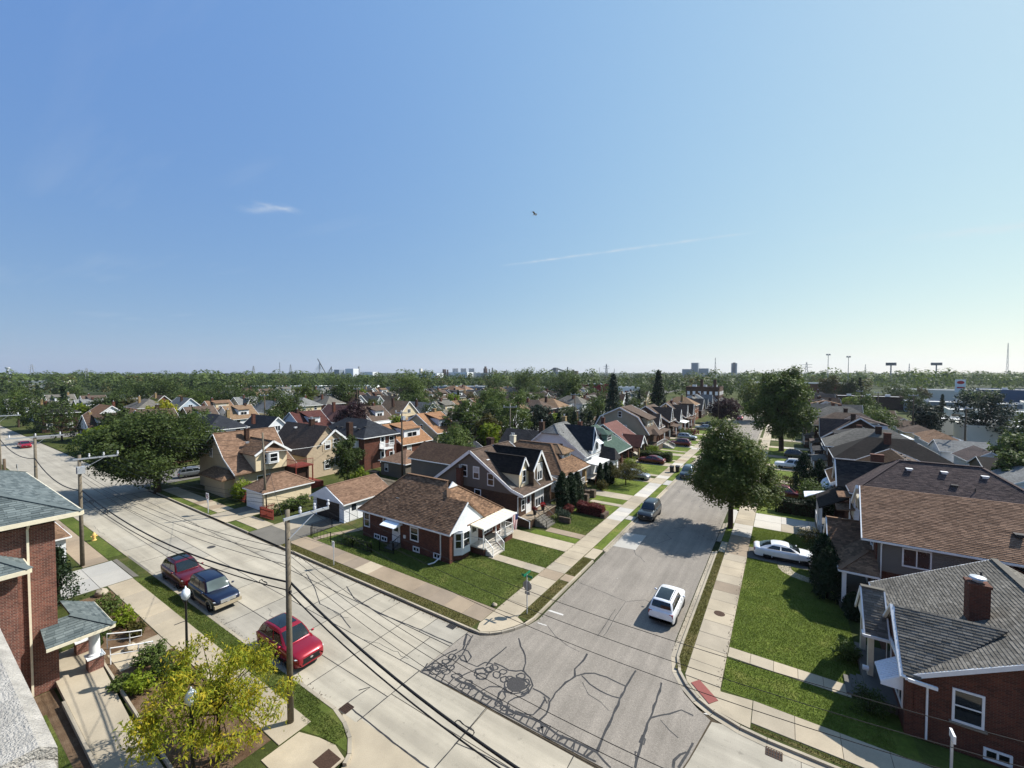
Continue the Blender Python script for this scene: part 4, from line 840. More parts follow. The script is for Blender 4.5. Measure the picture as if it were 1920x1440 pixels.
# fallen leaves and grit along the gutters and lawn edges
def litter(name, label, segs, n, mat, seed):
    rs = np.random.RandomState(seed); P = []
    for x0, y0, x1, y1, sp, z in segs:
        t = rs.uniform(0, 1, n); P.append(np.stack([x0 + (x1 - x0) * t + rs.normal(0, sp, n), y0 + (y1 - y0) * t + rs.normal(0, sp, n), np.full(n, z)], 1))
    P = np.concatenate(P); k = len(P); a = rs.uniform(0, 6.28, k); l = rs.uniform(.02, .06, k); d = np.stack([np.cos(a), np.sin(a), np.zeros(k)], 1) * l[:, None]; e = np.stack([-np.sin(a), np.cos(a), rs.uniform(0, .6, k)], 1) * (l * .6)[:, None]
    o = link(bpy.data.objects.new(name, npmesh(name, np.stack([P - d, P + e, P + d, P - e * .5], 1).reshape(-1, 3), 4, mat))); tag(o, label, 'leaves', kind='stuff')
litter('fallen_leaves', 'scattered dead leaves and grit in the gutters', [(-14.15, 25, -14.15, 60, .12, .02), (-5.5, 27, -5.5, 52, .12, .02), (-42, 21.4, -18, 21.35, .1, .012), (-44, 12.85, -20, 12.8, .1, .012), (-7.5, 46, -5.6, 56, .6, .02), (-17.4, 24.6, -17.4, 47, .1, .145), (-2.7, 25, -2.7, 44, .1, .145), (-76, 21, -70, 20, 1.0, .012)], 260, 'bark', 5)

# ------------------------------------------------------------------ houses
def house(label, cx, cy, name='house', group=None, cat='house'): return thing(name, label, cat, (cx, cy, ZL), group)
def wallbox(root, x0, x1, y0, y1, z0, z1, mat, name='wall'): return part(root, name, MB().box(x0, x1, y0, y1, z0, z1), mat)
def gablewall(root, axis, plane, a, b, ze, zr, mat, t=.12, rp=None, name='gable'):
    """triangle over a wall: axis 'y' plane y=const, from x a..b"""
    m = (a + b) / 2 if rp is None else rp
    return part(root, name, MB().prism([(a, ze), (b, ze), (m, zr)], axis, plane - t / 2, plane + t / 2), mat)
def basement(root, face, plane, us, z=.25):
    for u in us: window(root, face, plane, u, z, .7, .32, 's', True, False)
DZ = ZL - .05
# ---- corner house: brick bungalow
h = house('brown roofed brick bungalow on the corner with white gable', -31, 32)
wallbox(h, -37.3, -25.1, 28.0, 36.0, DZ, 3.0, 'brick_red')
x0, x1, y0, y1, ze, zr = -37.3, -25.1, 28.0, 36.0, 2.95, 6.42; o = .35; ry = 31.5; A = (-34.2, ry, zr); B = (-28.35, ry, zr); gx, gz = -27.8, 5.88; V = (-27.15, 30.2, 5.25)
pol = [[(x0 - o, y0 - o, ze), (-27.15, y0 - o, ze), V, (gx, 30.9, gz), B, A], [(-27.15, y0 - o, ze), (-24.7, y0 - o, ze), (-24.7, 30.2, 5.25), V], [(x1 + o, y1 + o, ze), (x0 - o, y1 + o, ze), A, B, (gx, 32.257, gz)],
       [(x0 - o, y1 + o, ze), (x0 - o, y0 - o, ze), A], [(x1 + o, 30.2, ze), (x1 + o, y1 + o, ze), (gx, 32.257, gz), (gx, 30.9, gz), (-27.15, 30.2, 5.25)], [(-24.7, 33.0, 2.98), (-27.15, 30.2, 5.26), (-24.7, 30.2, 5.26)]]
roof(h, pol, 'umber', True, seed=1, tw=.34, ch=.15); eave_gutters(h, pol[:4]); part(h, 'gablet', MB().prism([(30.9, gz + .02), (32.257, gz + .02), (ry, zr + .03)], 'x', gx - .02, gx + .1), 'trim_white')
g = [[(-24.7, 27.62, 2.96), (-24.72, 27.62, 2.96), (-24.72, 30.2, 5.27), (-24.7, 30.2, 5.27)], [(-24.7, 33.0, 2.98), (-24.7, 30.2, 5.27), (-24.72, 30.2, 5.27)]]
part(h, 'gable', MB().prism([(27.7, 2.86), (32.95, 2.86), (30.3, 5.12)], 'x', -25.1, -24.82), 'siding_white'); edges(h, 'rake_board', [((-24.68, 27.62, 2.9), (-24.68, 30.2, 5.2))], .06, .14)
vents(h, [(-33.3, 29.5, 4.3, 'tin'), (-30.9, 28.6, 3.5, 'pipe'), (-29.6, 28.8, 3.65, 'box')])
for u, z, w_, hh in ((-36.6, 1.25, .75, 1.35), (-29.55, 1.3, .95, 1.15)): window(h, '-y', 28.0, u, z, w_, hh, 'd', True, False)
window(h, '-y', 28.0, -33.55, 2.0, .8, .75, 'n', True, False)
door(h, '-y', 28.0, -32.1, .55); steps(h, -32.7, -31.5, 27.0, 28.0, .55, 3, '-y', 'dark_concrete', .1); part(h, 'stoop', MB().box(-32.75, -31.45, 27.7, 28.0, .1, .54), 'dark_concrete')
railing(h, [(-31.5, 28.0, .5), (-31.5, 27.0, .15)], .85, .2, 'rail_black')
m = MB(); m.slab([(-33.2, 28.0, 2.95 - .15), (-33.2, 26.85, 2.42), (-31.2, 26.85, 2.42), (-31.2, 28.0, 2.8)], .04); m.prism([(28.0, 2.8), (26.85, 2.38), (28.0, 2.4)], 'x', -33.2, -33.17); m.prism([(28.0, 2.8), (26.85, 2.38), (28.0, 2.4)], 'x', -31.23, -31.2); part(h, 'door_awning', m, 'awning_white')
basement(h, '-y', 28.0, (-35.0, -33.9, -29.3, -26.6), .3)
part(h, 'meter_box', MB().box(-31.0, -30.75, 27.9, 28.0, 1.2, 1.5), 'trim_white')
downspout(h, [(-26.1, 27.6, 2.85), (-26.1, 27.92, 2.6), (-26.1, 27.92, .5), (-26.2, 27.2, .25), (-26.5, 26.7, .2)])
# bay
m = MB().prism([(-25.1, 28.6), (-24.55, 29.2), (-24.55, 30.3), (-25.1, 30.9)], 'z', .6, 2.9); bay = part(h, 'bay', m, 'siding_white')
window(h, '+x', -24.55, 29.75, 1.3, .85, 1.3, 'd', None, False)
for ya, sg in ((28.9, 1), (30.6, -1)):
    w_ = window(h, '+x', -24.83, ya, 1.3, .55, 1.3, 'd'); w_.rotation_euler = (0, 0, R(90 - 47 * sg))
part(h, 'bay_skirt', MB().prism([(-25.1, 28.7), (-24.7, 29.25), (-24.7, 30.25), (-25.1, 30.8)], 'z', .1, .6), 'brick_red')
part(h, 'quoin', MB().box(-25.12, -25.02, 27.95, 28.3, .1, 2.8), 'brick_red')
# porch
part(h, 'porch_base', MB().box(-25.1, -23.5, 31.0, 36.0, DZ, .72), 'brick_red'); part(h, 'porch_floor', MB().box(-25.1, -23.4, 30.9, 36.1, .72, .82), 'walk_pale')
door(h, '+x', -25.1, 31.6, .82); window(h, '+x', -25.1, 33.8, 1.2, 1.5, 1.4, 'g31', True, False)
for y in (31.0, 33.0, 36.0): part(h, 'porch_post', MB().bar((-23.5, y, .8), (-23.5, y, 2.75), .09), 'rail_white')
part(h, 'porch_post', MB().bar((-23.5, 34.6, .8), (-23.5, 34.6, 2.75), .09), 'rail_white')
m = MB().slab([(-25.2, 30.6, 3.02), (-23.2, 30.6, 2.84), (-23.2, 36.2, 2.84), (-25.2, 36.2, 3.02)], .1)
for i in range(9): y = 30.7 + i * .67; m.bar((-25.15, y, 3.02), (-23.21, y, 2.846), .03, .03)
part(h, 'porch_roof', m, 'metal_cream'); part(h, 'porch_fascia', MB().box(-23.22, -23.1, 30.55, 36.25, 2.66, 2.86), 'rail_white')
railing(h, [(-25.0, 30.98, .8), (-23.5, 30.98, .8)]); railing(h, [(-23.45, 33.0, .8), (-23.45, 36.0, .8), (-25, 36.0, .8)])
steps(h, -23.4, -22.5, 31.2, 32.9, .8, 4, '+x', 'walk_pale', .1); railing(h, [(-23.4, 31.15, .8), (-22.5, 31.15, .1)]); railing(h, [(-23.4, 32.95, .8), (-22.5, 32.95, .1)])
ch = thing('porch_chair', 'brown chair on the corner house porch', 'chair', (-24.5, 34.6, .82)); part(ch, 'seat', MB().box(-24.75, -24.25, 34.35, 34.85, 1.2, 1.26), 'wood_red'); part(ch, 'backrest', MB().box(-24.78, -24.72, 34.35, 34.85, 1.26, 1.8), 'wood_red')
for a, b in ((-24.7, 34.4), (-24.3, 34.4), (-24.7, 34.8), (-24.3, 34.8)): part(ch, 'leg', MB().bar((a, b, .82), (a, b, 1.2), .05), 'wood_red')
# flag
t_ = NT('flag_cloth', .8, .2); uv_ = t_.n('SeparateXYZ'); t_.l(t_.coord('O'), uv_.inputs[0])
fz = t_.math('FRACT', t_.math('MULTIPLY', uv_.outputs[1], 6.5 / .95)); st_ = t_.math('GREATER_THAN', fz, .5)
cn_ = t_.math('MULTIPLY', t_.math('GREATER_THAN', uv_.outputs[2], -.68), t_.math('GREATER_THAN', uv_.outputs[1], .95 * 6 / 13))
t_.color(t_.mix(cn_, t_.mix(st_, S(168, 34, 48, .8), S(230, 226, 222, .85)), S(40, 48, 92, .8)))
fl = thing('flag', 'striped red white and blue flag hanging from the porch corner', 'flag', (-22.9, 35.2, 2.75))
part(fl, 'staff', MB().tube([(-23.2, 35.0, 2.5), (-22.6, 35.3, 3.1)], .02, 6), 'flag_pole')
v = []; f = []
for i in range(9):
    for j in range(13): u = i / 8; q = j / 12; v.append((.07 * math.sin(u * 9 + q * 2) * (.3 + q), .95 * u * (1 - .25 * q), -1.55 * q - .15 * u))
for i in range(8):
    for j in range(12): f.append((i * 13 + j, i * 13 + j + 1, (i + 1) * 13 + j + 1, (i + 1) * 13 + j))
me = bpy.data.meshes.new('cloth'); me.from_pydata(v, [], f); me.materials.append(MATS['flag_cloth']); fo = link(bpy.data.objects.new('cloth', me), fl); fo.location = (.2, -.3, .3)
# ---- grey gabled house with twin front gables
h = house('grey sided house with twin steep front gables', -31, 43.2)
X0, X1, Y0, Y1 = -37.4, -24.75, 39.25, 47.0
wallbox(h, X0, X1, Y0, Y1, DZ, 3.55, 'brick_brown'); RX = -31.6
part(h, 'gable', MB().prism([(X0, 3.55), (X1, 3.55), (X1, 3.75), (RX, 7.8), (X0, 3.9)], 'y', Y0 - .03, Y1 + .03), 'siding_taupe')
pol = [[(X0 - .5, Y1 + .35, 3.55), (X0 - .5, Y0 - .35, 3.55), (RX, Y0 - .35, 7.98), (RX, Y1 + .35, 7.98)],
       [(-25.6, Y0 - .35, 4.2), (-25.6, Y1 + .35, 4.2), (RX, Y1 + .35, 7.98), (RX, Y0 - .35, 7.98)], [(-24.0, Y0 - .35, 3.72), (-24.0, Y1 + .35, 3.72), (-25.6, Y1 + .35, 4.2), (-25.6, Y0 - .35, 4.2)]]
roof(h, pol, 'taupe', True, seed=3); eave_gutters(h, [pol[0], pol[2]]); rakes(h, pol, h=.34, w=.07)
def dormer(root, x_front, x_back, yc, hw, ze, zr, zb, wall, color, win=None, near=False, ov=.18, gab=None):
    """gabled dormer looking towards +x"""
    part(root, 'dormer_wall', MB().prism([(yc - hw, zb), (yc + hw, zb), (yc + hw, ze), (yc, zr - .1), (yc - hw, ze)], 'x', x_back, x_front), wall)
    s = (zr - ze) / hw; p = [[(x_back, yc - hw - ov, ze - s * ov), (x_front + .2, yc - hw - ov, ze - s * ov), (x_front + .2, yc, zr), (x_back, yc, zr)], [(x_front + .2, yc + hw + ov, ze - s * ov), (x_back, yc + hw + ov, ze - s * ov), (x_back, yc, zr), (x_front + .2, yc, zr)]]
    roof(root, p, color, near, name='dormer_roof', t=.1); rakes(root, p, w=.06, h=.2)
    if win: window(root, '+x', x_front, yc, win[0], win[1], win[2], win[3] if len(win) > 3 else 'd', True, False)
dormer(h, -25.35, -30.8, 41.3, 1.05, 6.0, 7.55, 3.9, 'siding_cream', 'dark', (4.6, .62, 1.35), True)
p = [[(-31.4, 41.75, 5.9), (-24.3, 41.75, 5.9), (-24.3, 43.65, 8.05), (-31.4, 43.65, 8.05)], [(-24.3, 46.75, 3.35), (-25.7, 46.75, 3.35), (-31.4, 43.65, 8.05), (-24.3, 43.65, 8.05)]]
roof(h, p, 'dark', True, name='gable_roof', t=.1, seed=4); rakes(h, p, w=.07, h=.26)
part(h, 'front_gable', MB().prism([(42.3, .1), (46.4, .1), (46.4, 3.75), (43.65, 7.85), (42.3, 6.3)], 'x', -25.5, -24.62), 'stone_wall')
part(h, 'gable_peak', MB().prism([(42.62, 6.62), (44.45, 6.62), (43.65, 7.8)], 'x', -24.63, -24.58), 'siding_cream')
window(h, '+x', -24.62, 43.7, 4.5, 1.05, 1.9, 's', False, True); window(h, '+x', -24.62, 43.6, 1.35, 1.9, 1.75, 'g31', False, True)
door(h, '+x', -24.75, 41.3, 1.05, .95, 2.1); window(h, '+x', -24.75, 40.1, 1.75, .6, 1.1, 'd', True, False)
for u, z in ((-28.65, 4.2), (-30.8, 4.72), (-32.65, 4.75)): window(h, '-y', Y0 - .03, u, z, .78, 1.3, 'd', u < -32 or u > -29, u == -30.8)
window(h, '-y', Y0, -30.6, 2.72, .8, .6, 'n', True, False); part(h, 'meter_box', MB().box(-29.6, -29.3, 39.15, 39.25, 2.4, 2.8), 'iron_dark'); part(h, 'louvre', MB().box(-31.85, -31.35, 39.16, 39.25, 6.9, 7.3), 'siding_taupe')
chimney(h, -33.1, 38.9, 3.0, 5.75, .75, .5, 'brick_red'); part(h, 'chimney_stack', MB().box(-33.6, -32.6, 38.65, 39.2, DZ, 3.1), 'brick_red'); chimney(h, -33.3, 45.5, 6.3, 8.55, .8, .7, 'brick_dark', 0)
vents(h, [(-29.9, 40.2, 6.75, 'white'), (-31.0, 41.3, 7.5, 'box')])
part(h, 'porch_base', MB().box(-24.75, -23.3, Y0, 45.4, DZ, 1.0), 'brick_brown'); part(h, 'porch_floor', MB().box(-24.75, -23.2, Y0 - .05, 45.4, 1.0, 1.1), 'walk_brown')
steps(h, -23.2, -21.7, 40.2, 42.2, 1.1, 5, '+x', 'dark_concrete', .1); railing(h, [(-23.2, 40.15, 1.1), (-21.7, 40.15, .1)], .85, .6, 'rail_black'); railing(h, [(-23.2, 42.25, 1.1), (-21.7, 42.25, .1)], .85, .6, 'rail_black'); railing(h, [(-23.25, 42.3, 1.1), (-23.25, 45.4, 1.1)], .85, .7, 'rail_black')
downspout(h, [(-24.1, 39.0, 3.6), (-24.85, 39.18, 3.4), (-24.85, 39.18, 1.2), (-23.3, 39.15, .95), (-23.3, 39.15, .15)])
downspout(h, [(-24.5, 42.25, 6.2), (-24.5, 42.3, 4.9), (-23.95, 42.7, 4.1)])
# rear wing
wallbox(h, -46.5, -37.4, 43.5, 49.5, DZ, 4.9, 'siding_taupe', 'rear_wall'); p = gable_polys(-46.5, -36, 43.5, 49.5, 4.9, 6.7, 'x', .35, .3); roof(h, p, 'brown'); eave_gutters(h, p); gablewall(h, 'x', -37.4, 43.5, 49.5, 4.9, 6.6, 'siding_taupe', .2)
window(h, '+x', -37.4, 44.6, 2.8, .8, 1.2)
part(h, 'planter_wall', MB().box(-21.6, -20.2, 42.9, 43.15, .1, .75), 'stone_wall')
# ---- brown hipped house with front dormer
h = house('tan hipped house with white dormer and yellow brick porch piers', -31, 54)
wallbox(h, -38, -26.9, 50.4, 57.9, DZ, 3.6, 'siding_white'); pol = hip_polys(-38, -24.7, 50.4, 58.2, 3.5, 6.9, .45)
roof(h, pol, 'umber', True, seed=6); eave_gutters(h, pol)
wd = MB().box(-28.5, -26.3, 53.3, 56.1, 4.2, 5.9); part(h, 'dormer_wall', wd, 'siding_white'); p = hip_polys(-30.8, -26.3, 53.3, 56.1, 5.85, 6.85, .4); roof(h, p, 'tan', True, name='dormer_roof', t=.1); window(h, '+x', -26.3, 54.7, 4.75, 1.7, .95, 'g32', True, False)
for y in (50.6, 52.9, 55.4, 57.9): part(h, 'porch_pier', MB().box(-25.15, -24.65, y - .25, y + .25, 1.0, 3.4), 'brick_yellow')
part(h, 'porch_beam', MB().box(-25.2, -24.7, 50.4, 58.2, 3.25, 3.45), 'trim_white'); part(h, 'porch_base', MB().box(-26.9, -24.6, 50.4, 58.2, DZ, 1.0), 'brick_yellow'); part(h, 'porch_floor', MB().box(-26.9, -24.5, 50.3, 58.3, 1.0, 1.08), 'walk_pale')
for a, b in ((50.9, 52.6), (55.7, 57.6)): railing(h, [(-24.7, a, 1.08), (-24.7, b, 1.08)], .75, .18)
door(h, '+x', -26.9, 54.2, 1.1); window(h, '+x', -26.9, 52.0, 1.8, 1.3, 1.4); window(h, '+x', -26.9, 56.4, 1.8, 1.3, 1.4)
for y in (51.6, 54.0): part(h, 'stair_wall', MB().box(-24.5, -21.9, y - .25, y + .25, DZ, .95), 'stone_wall'); part(h, 'stair_pier', MB().box(-22.2, -21.6, y - .35, y + .35, DZ, 1.15), 'stone_wall')
steps(h, -24.5, -22.2, 51.9, 53.7, 1.0, 5, '+x', 'walk_pale', .1)
part(h, 'side_gable', MB().box(-29.2, -25, 50.45, 50.6, 2.4, 3.4), 'siding_white'); chimney(h, -35.3, 54.2, 5.6, 7.6, .8, .65, 'trim_cream', 2); vents(h, [(-32, 52.8, 5.7, 'box')])
window(h, '-y', 50.4, -33, 1.4, .8, 1.2); window(h, '-y', 50.4, -29.5, 1.4, .8, 1.2)
# ---- white jerkinhead house
h = house('white clapboard house with clipped gable and dark roof', -31, 64.5)
X0, X1, Y0, Y1 = -37.5, -26.2, 61, 68.2; RX = -32.2
wallbox(h, X0, X1, Y0, Y1, DZ, 4.3, 'siding_white'); part(h, 'gable', MB().prism([(X0, 4.3), (X1, 4.3), (-30.6, 7.3), (-34.0, 7.3)], 'y', Y0 - .02, Y1 + .02), 'siding_white')
zt = 8.7; zc = 7.35
pol = [[(X1 + .45, Y0 - .35, 4.05), (X1 + .45, Y1 + .35, 4.05), (RX, Y1 - 1.4, zt), (RX, Y0 + 1.4, zt), (-30.5, Y0 - .35, zc)], [(X0 - .45, Y1 + .35, 4.05), (X0 - .45, Y0 - .35, 4.05), (-33.9, Y0 - .35, zc), (RX, Y0 + 1.4, zt), (RX, Y1 - 1.4, zt)], [(-33.9, Y0 - .35, zc), (-30.5, Y0 - .35, zc), (RX, Y0 + 1.4, zt)]]
roof(h, pol, 'ltgrey', True, seed=8); rakes(h, pol[:2]); eave_gutters(h, pol[:2])
p = [[(-32, 62.6, 5.2), (-25.5, 62.6, 4.9), (-26.2, 65.1, 8.4), (-32, 65.1, 8.5)], [(-25.5, 67.6, 4.9), (-32, 67.6, 5.2), (-32, 65.1, 8.5), (-26.2, 65.1, 8.4)], [(-25.4, 64.2, 7.2), (-25.4, 66.0, 7.2), (-26.2, 65.1, 8.4)]]
p[0] = [(-32, 62.6, 5.2), (-25.5, 62.6, 4.9), (-25.45, 64.2, 7.2), (-26.2, 65.1, 8.4), (-32, 65.1, 8.5)]; p[1] = [(-25.5, 67.6, 4.9), (-32, 67.6, 5.2), (-32, 65.1, 8.5), (-26.2, 65.1, 8.4), (-25.45, 66.0, 7.2)]
roof(h, p, 'navy', False, name='gable_roof', t=.1); part(h, 'front_gable', MB().prism([(62.9, DZ), (67.3, DZ), (67.3, 4.9), (65.7, 7.1), (64.5, 7.1), (62.9, 4.9)], 'x', -26.3, -25.8), 'siding_white')
rakes(h, [[(-25.5, 62.6, 4.9), (-25.45, 64.2, 7.2), (-26.2, 65.1, 8.4)]], w=.08, h=.2)
window(h, '+x', -25.8, 65.1, 4.6, 1.1, 1.2, 's', True, False); part(h, 'window_awning', MB().slab([(-25.75, 64.3, 6.3), (-24.9, 64.3, 5.7), (-24.9, 65.9, 5.7), (-25.75, 65.9, 6.3)], .05), 'awning_white')
part(h, 'porch_roof', MB().slab([(-25.9, 60.3, 3.35), (-23.7, 60.3, 3.15), (-23.7, 65.4, 3.15), (-25.9, 65.4, 3.35)], .14), 'roof_white')
for y in (60.6, 62.8, 65.0): part(h, 'porch_post', MB().bar((-23.9, y, 1.2), (-23.9, y, 3.1), .12), 'rail_white')
part(h, 'porch_wall', MB().box(-24.2, -23.8, 60.4, 65.2, DZ, 1.3), 'brick_orange'); part(h, 'porch_panel', MB().box(-24.1, -23.9, 60.4, 65.2, 1.3, 1.6), 'siding_white'); part(h, 'porch_floor', MB().box(-26, -24.2, 60.4, 65.2, .8, .9), 'walk_pale')
p = [[(-26, 65.9, 3.1), (-22.9, 65.9, 3.1), (-23.5, 67.3, 4.7), (-26, 67.3, 5.0)], [(-22.9, 68.7, 3.1), (-26, 68.7, 3.1), (-26, 67.3, 5.0), (-23.5, 67.3, 4.7)], [(-22.9, 65.9, 3.1), (-22.9, 68.7, 3.1), (-23.5, 67.3, 4.7)]]; roof(h, p, 'charcoal', False, name='entry_roof'); wallbox(h, -25.9, -23.3, 66.2, 68.4, DZ, 3.1, 'siding_white', 'entry_wall'); door(h, '+x', -23.3, 67.3, .6)
chimney(h, -34.8, 62.6, 6.8, 8.9, .8, .6, 'brick_brown'); chimney(h, -32.6, 66.8, 8.0, 9.6, .7, .6, 'brick_yellow'); vents(h, [(-30.4, 62, 7.2, 'pipe'), (-35.6, 62.5, 6.5, 'box')])
wallbox(h, -43, -37.5, 61.5, 67.5, DZ, 4.6, 'siding_white', 'rear_wall'); p = gable_polys(-43, -36, 61.5, 67.5, 4.6, 7.0, 'x'); roof(h, p, 'charcoal')
window(h, '-y', Y0 - .02, -30.3, 4.9, .6, .9, 'n', True, False)
# ---- green roofed house
def simple_front(label, yc, color, wall, front, hw=3.9, ze=3.4, zr=6.8, near=False, xf=-25, dr=None, post='brick_red', upper=None, ex=None, rc=None):
    """storey-and-a-half house on the left row: ridge along y, dormer to the street, open porch"""
    h = house(label, -31, yc); X0, X1 = -37.2, xf - 1.7; y0, y1 = yc - hw, yc + hw
    wallbox(h, X0, X1, y0, y1, DZ, ze, wall); part(h, 'gable', MB().prism([(X0, ze), (X1, ze), (-31.2, zr - .1)], 'y', y0, y1), upper or wall)
    pol = [[(X0 - .4, y1 + .35, ze - .1), (X0 - .4, y0 - .35, ze - .1), (-31.2, y0 - .35, zr), (-31.2, y1 + .35, zr)], [(xf + .9, y0 - .35, ze - .25), (xf + .9, y1 + .35, ze - .25), (-31.2, y1 + .35, zr), (-31.2, y0 - .35, zr)]]
    roof(h, pol, color, near); rakes(h, pol); eave_gutters(h, pol)
    if dr:
        part(h, 'dormer_wall', MB().box(-29, -27, yc - dr, yc + dr, ze + .6, zr - 1.0), front); p = hip_polys(-31, -27, yc - dr, yc + dr, zr - 1.0, zr - .1, .35); roof(h, p, rc or color, False, name='dormer_roof', t=.1); window(h, '+x', -27, yc, ze + 1.35, dr * 1.5, .85, 'g32', True, False)
    part(h, 'porch_base', MB().box(X1, xf + .5, y0, y1, DZ, .9), 'brick_brown')
    for k in (0, .5, 1): part(h, 'porch_post', MB().box(xf + .1, xf + .45, y0 + .1 + (2 * hw - .55) * k, y0 + .45 + (2 * hw - .55) * k, .9, ze - .2), post)
    part(h, 'porch_beam', MB().box(xf + .1, xf + .4, y0, y1, ze - .42, ze - .22), 'trim_white')
    door(h, '+x', X1, yc + .5, .9); window(h, '+x', X1, yc - 1.8, 1.5, 1.5, 1.4); steps(h, xf + .5, xf + 1.8, yc - .7, yc + .7, .9, 4, '+x', 'walk_pale', .1)
    for u, z in ((-29.6, ze + .5), (-32.8, ze + .5)): window(h, '-y', y0, u, z, .75, 1.15)
    window(h, '-y', y0, -33.5, 1.3, .8, 1.2); window(h, '-y', y0, -29, 1.3, .8, 1.2); chimney(h, -32.4, yc - 1, zr - .8, zr + 1.0, .7, .6, 'brick_red'); vents(h, [(-33.4, yc + 1, zr - 1.2, 'box')]); return h
simple_front('green roofed house with pale green dormer', 74.2, 'green', 'siding_green', 'siding_green', 4.1, 3.5, 7.0, dr=1.3, post='brick_red')
hh = simple_front('red roofed house with small white porch gable', 86.2, 'red', 'brick_brown', 'siding_white', 3.9, 3.2, 6.7, xf=-26.5)
p = gable_polys(-27.5, -23.7, 82.4, 86.4, 2.9, 4.7, 'x', .3, .3); roof(hh, p, 'maroon', name='porch_roof'); gablewall(hh, 'x', -23.7, 82.4, 86.4, 2.9, 4.6, 'siding_white'); rakes(hh, p)
for y in (82.6, 86.2): part(hh, 'porch_post', MB().box(-24.1, -23.8, y - .15, y + .15, DZ, 2.9), 'brick_yellow')
# gambrel house
h = house('tall grey gambrel house with stone base and white railings', -32, 97); y0, y1 = 93.2, 101.2; G = [(-38.2, 3.3), (-36.0, 7.2), (-31.4, 9.4), (-27.2, 7.4), (-24.6, 3.6)]
wallbox(h, -37.6, -25.2, y0, y1, DZ, 3.4, 'brick_brown'); part(h, 'gable', MB().prism([(-37.8, 3.4), (-25.0, 3.4), (-27.5, 7.2), (-31.4, 9.25), (-35.9, 7.05)], 'y', y0, y1), 'siding_tan')
pol = [[(a[0], y0 - .4, a[1]), (b[0], y0 - .4, b[1]), (b[0], y1 + .4, b[1]), (a[0], y1 + .4, a[1])][::-1] for a, b in zip(G, G[1:])]; pol = [q[::-1] for q in pol]
roof(h, pol, 'taupe'); rakes(h, pol, w=.08, h=.24)
wallbox(h, -29.5, -25.6, y0 + 1.3, y1 - 1.3, 3.6, 7.0, 'siding_tan', 'dormer_wall'); roof(h, [[(-25.0, y0 + .9, 6.8), (-25.0, y1 - .9, 6.8), (-31, y1 - .9, 9.3), (-31, y0 + .9, 9.3)]], 'taupe', name='dormer_roof')
for y in (95.6, 98.4): window(h, '+x', -25.6, y, 4.7, 1.0, 1.5)
for u, z in ((-31.4, 7.2), (-30.2, 4.2), (-34, 4.2)): window(h, '-y', y0, u, z, .75, 1.1)
part(h, 'porch_wall', MB().box(-25.2, -22.9, 92.6, 98.6, DZ, 1.3), 'stone_wall'); p = hip_polys(-26, -23.3, 95.2, 99.5, 3.4, 4.6, .3); roof(h, p, 'taupe', name='porch_roof')
for y in (95.3, 97.4, 99.4): part(h, 'porch_post', MB().box(-23.6, -23.3, y - .15, y + .15, 1.3, 3.4), 'brick_orange')
railing(h, [(-22.95, 92.7, 1.3), (-22.95, 98.5, 1.3)], .8, .2); railing(h, [(-22.9, 99.4, 1.3), (-20.6, 99.4, .2)], .8, .2); steps(h, -22.9, -20.7, 98.0, 99.5, 1.3, 6, '+x', 'walk_pale', .1)
# ---- houses on the right: nearest, grey roof
h = house('grey roofed brick house at the lower right', 11, 31.5)
X0, X1, Y0, Y1 = 5.4, 16.2, 26.7, 36.5; ze, zr, RX = 3.3, 6.15, 10.8
wallbox(h, X0, X1, Y0, Y1, DZ, ze, 'brick_red'); part(h, 'gable', MB().prism([(X0, ze), (X1, ze), (RX, zr - .12)], 'y', Y0, Y1), 'brick_red')
pol = gable_polys(X0, X1, Y0, Y1, ze, zr, 'y', .3, .3); roof(h, pol, 'grey', True, seed=11, tw=.3, ch=.145); rakes(h, pol, w=.08, h=.2); eave_gutters(h, pol)
RY = 28.75; s_ = (5.35 - 3.15) / (RY - 26.35)
p = [[(4.95, 26.35, 3.15), (5.35, 26.35, 3.15), (8.9, RY, 5.35), (4.95, RY, 5.35)], [(8.9, RY, 5.35), (5.2, 31.4, 3.1), (4.95, 31.4, 3.0), (4.95, RY, 5.35)]]
p[0] = [(4.95, 26.3, 3.18), (5.5, 26.3, 3.18), (9.0, RY, 5.4), (4.95, RY, 5.4)]
roof(h, p, 'grey', True, name='gable_roof', t=.1, seed=12, tw=.3, ch=.145)
part(h, 'front_gable', MB().prism([(26.7, DZ), (31.2, DZ), (31.2, 3.1), (RY, 5.25), (26.7, 3.3)], 'x', 5.1, 5.42), 'brick_red')
for a in ((4.92, 26.25, 3.05), (4.92, 31.45, 3.0)): part(h, 'rake_board', MB().bar(a, (4.92, RY, 5.32), .22, .12), 'trim_white')
q = [[(3.95, 29.65, 3.0), (5.0, 29.65, 3.0), (5.0, 31.4, 4.95), (3.95, 31.4, 4.95)], [(5.0, 33.15, 3.0), (3.95, 33.15, 3.0), (3.95, 31.4, 4.95), (5.0, 31.4, 4.95)]]
roof(h, q, 'grey', True, name='porch_roof', t=.1, seed=13, tw=.3, ch=.145); rakes(h, q, w=.07, h=.2); part(h, 'porch_gable', MB().prism([(29.8, 3.0), (33.0, 3.0), (31.4, 4.8)], 'x', 4.05, 4.2), 'trim_white'); m = MB()
m.bar((3.9, 29.6, 2.93), (5.2, 29.6, 2.93), .1, .14); m.bar((3.9, 29.6, 2.93), (3.9, 29.95, 3.0), .1, .14); m.bar((5.1, 26.2, 3.05), (6.1, 26.2, 3.0), .11, .14); m.bar((5.05, 29.4, 2.95), (5.05, 26.2, 3.05), .1, .12); part(h, 'porch_gutter', m, 'trim_white')
for y in (30.0, 32.6): part(h, 'porch_post', MB().box(4.15, 4.4, y - .13, y + .13, .6, 2.95), 'trim_cream')
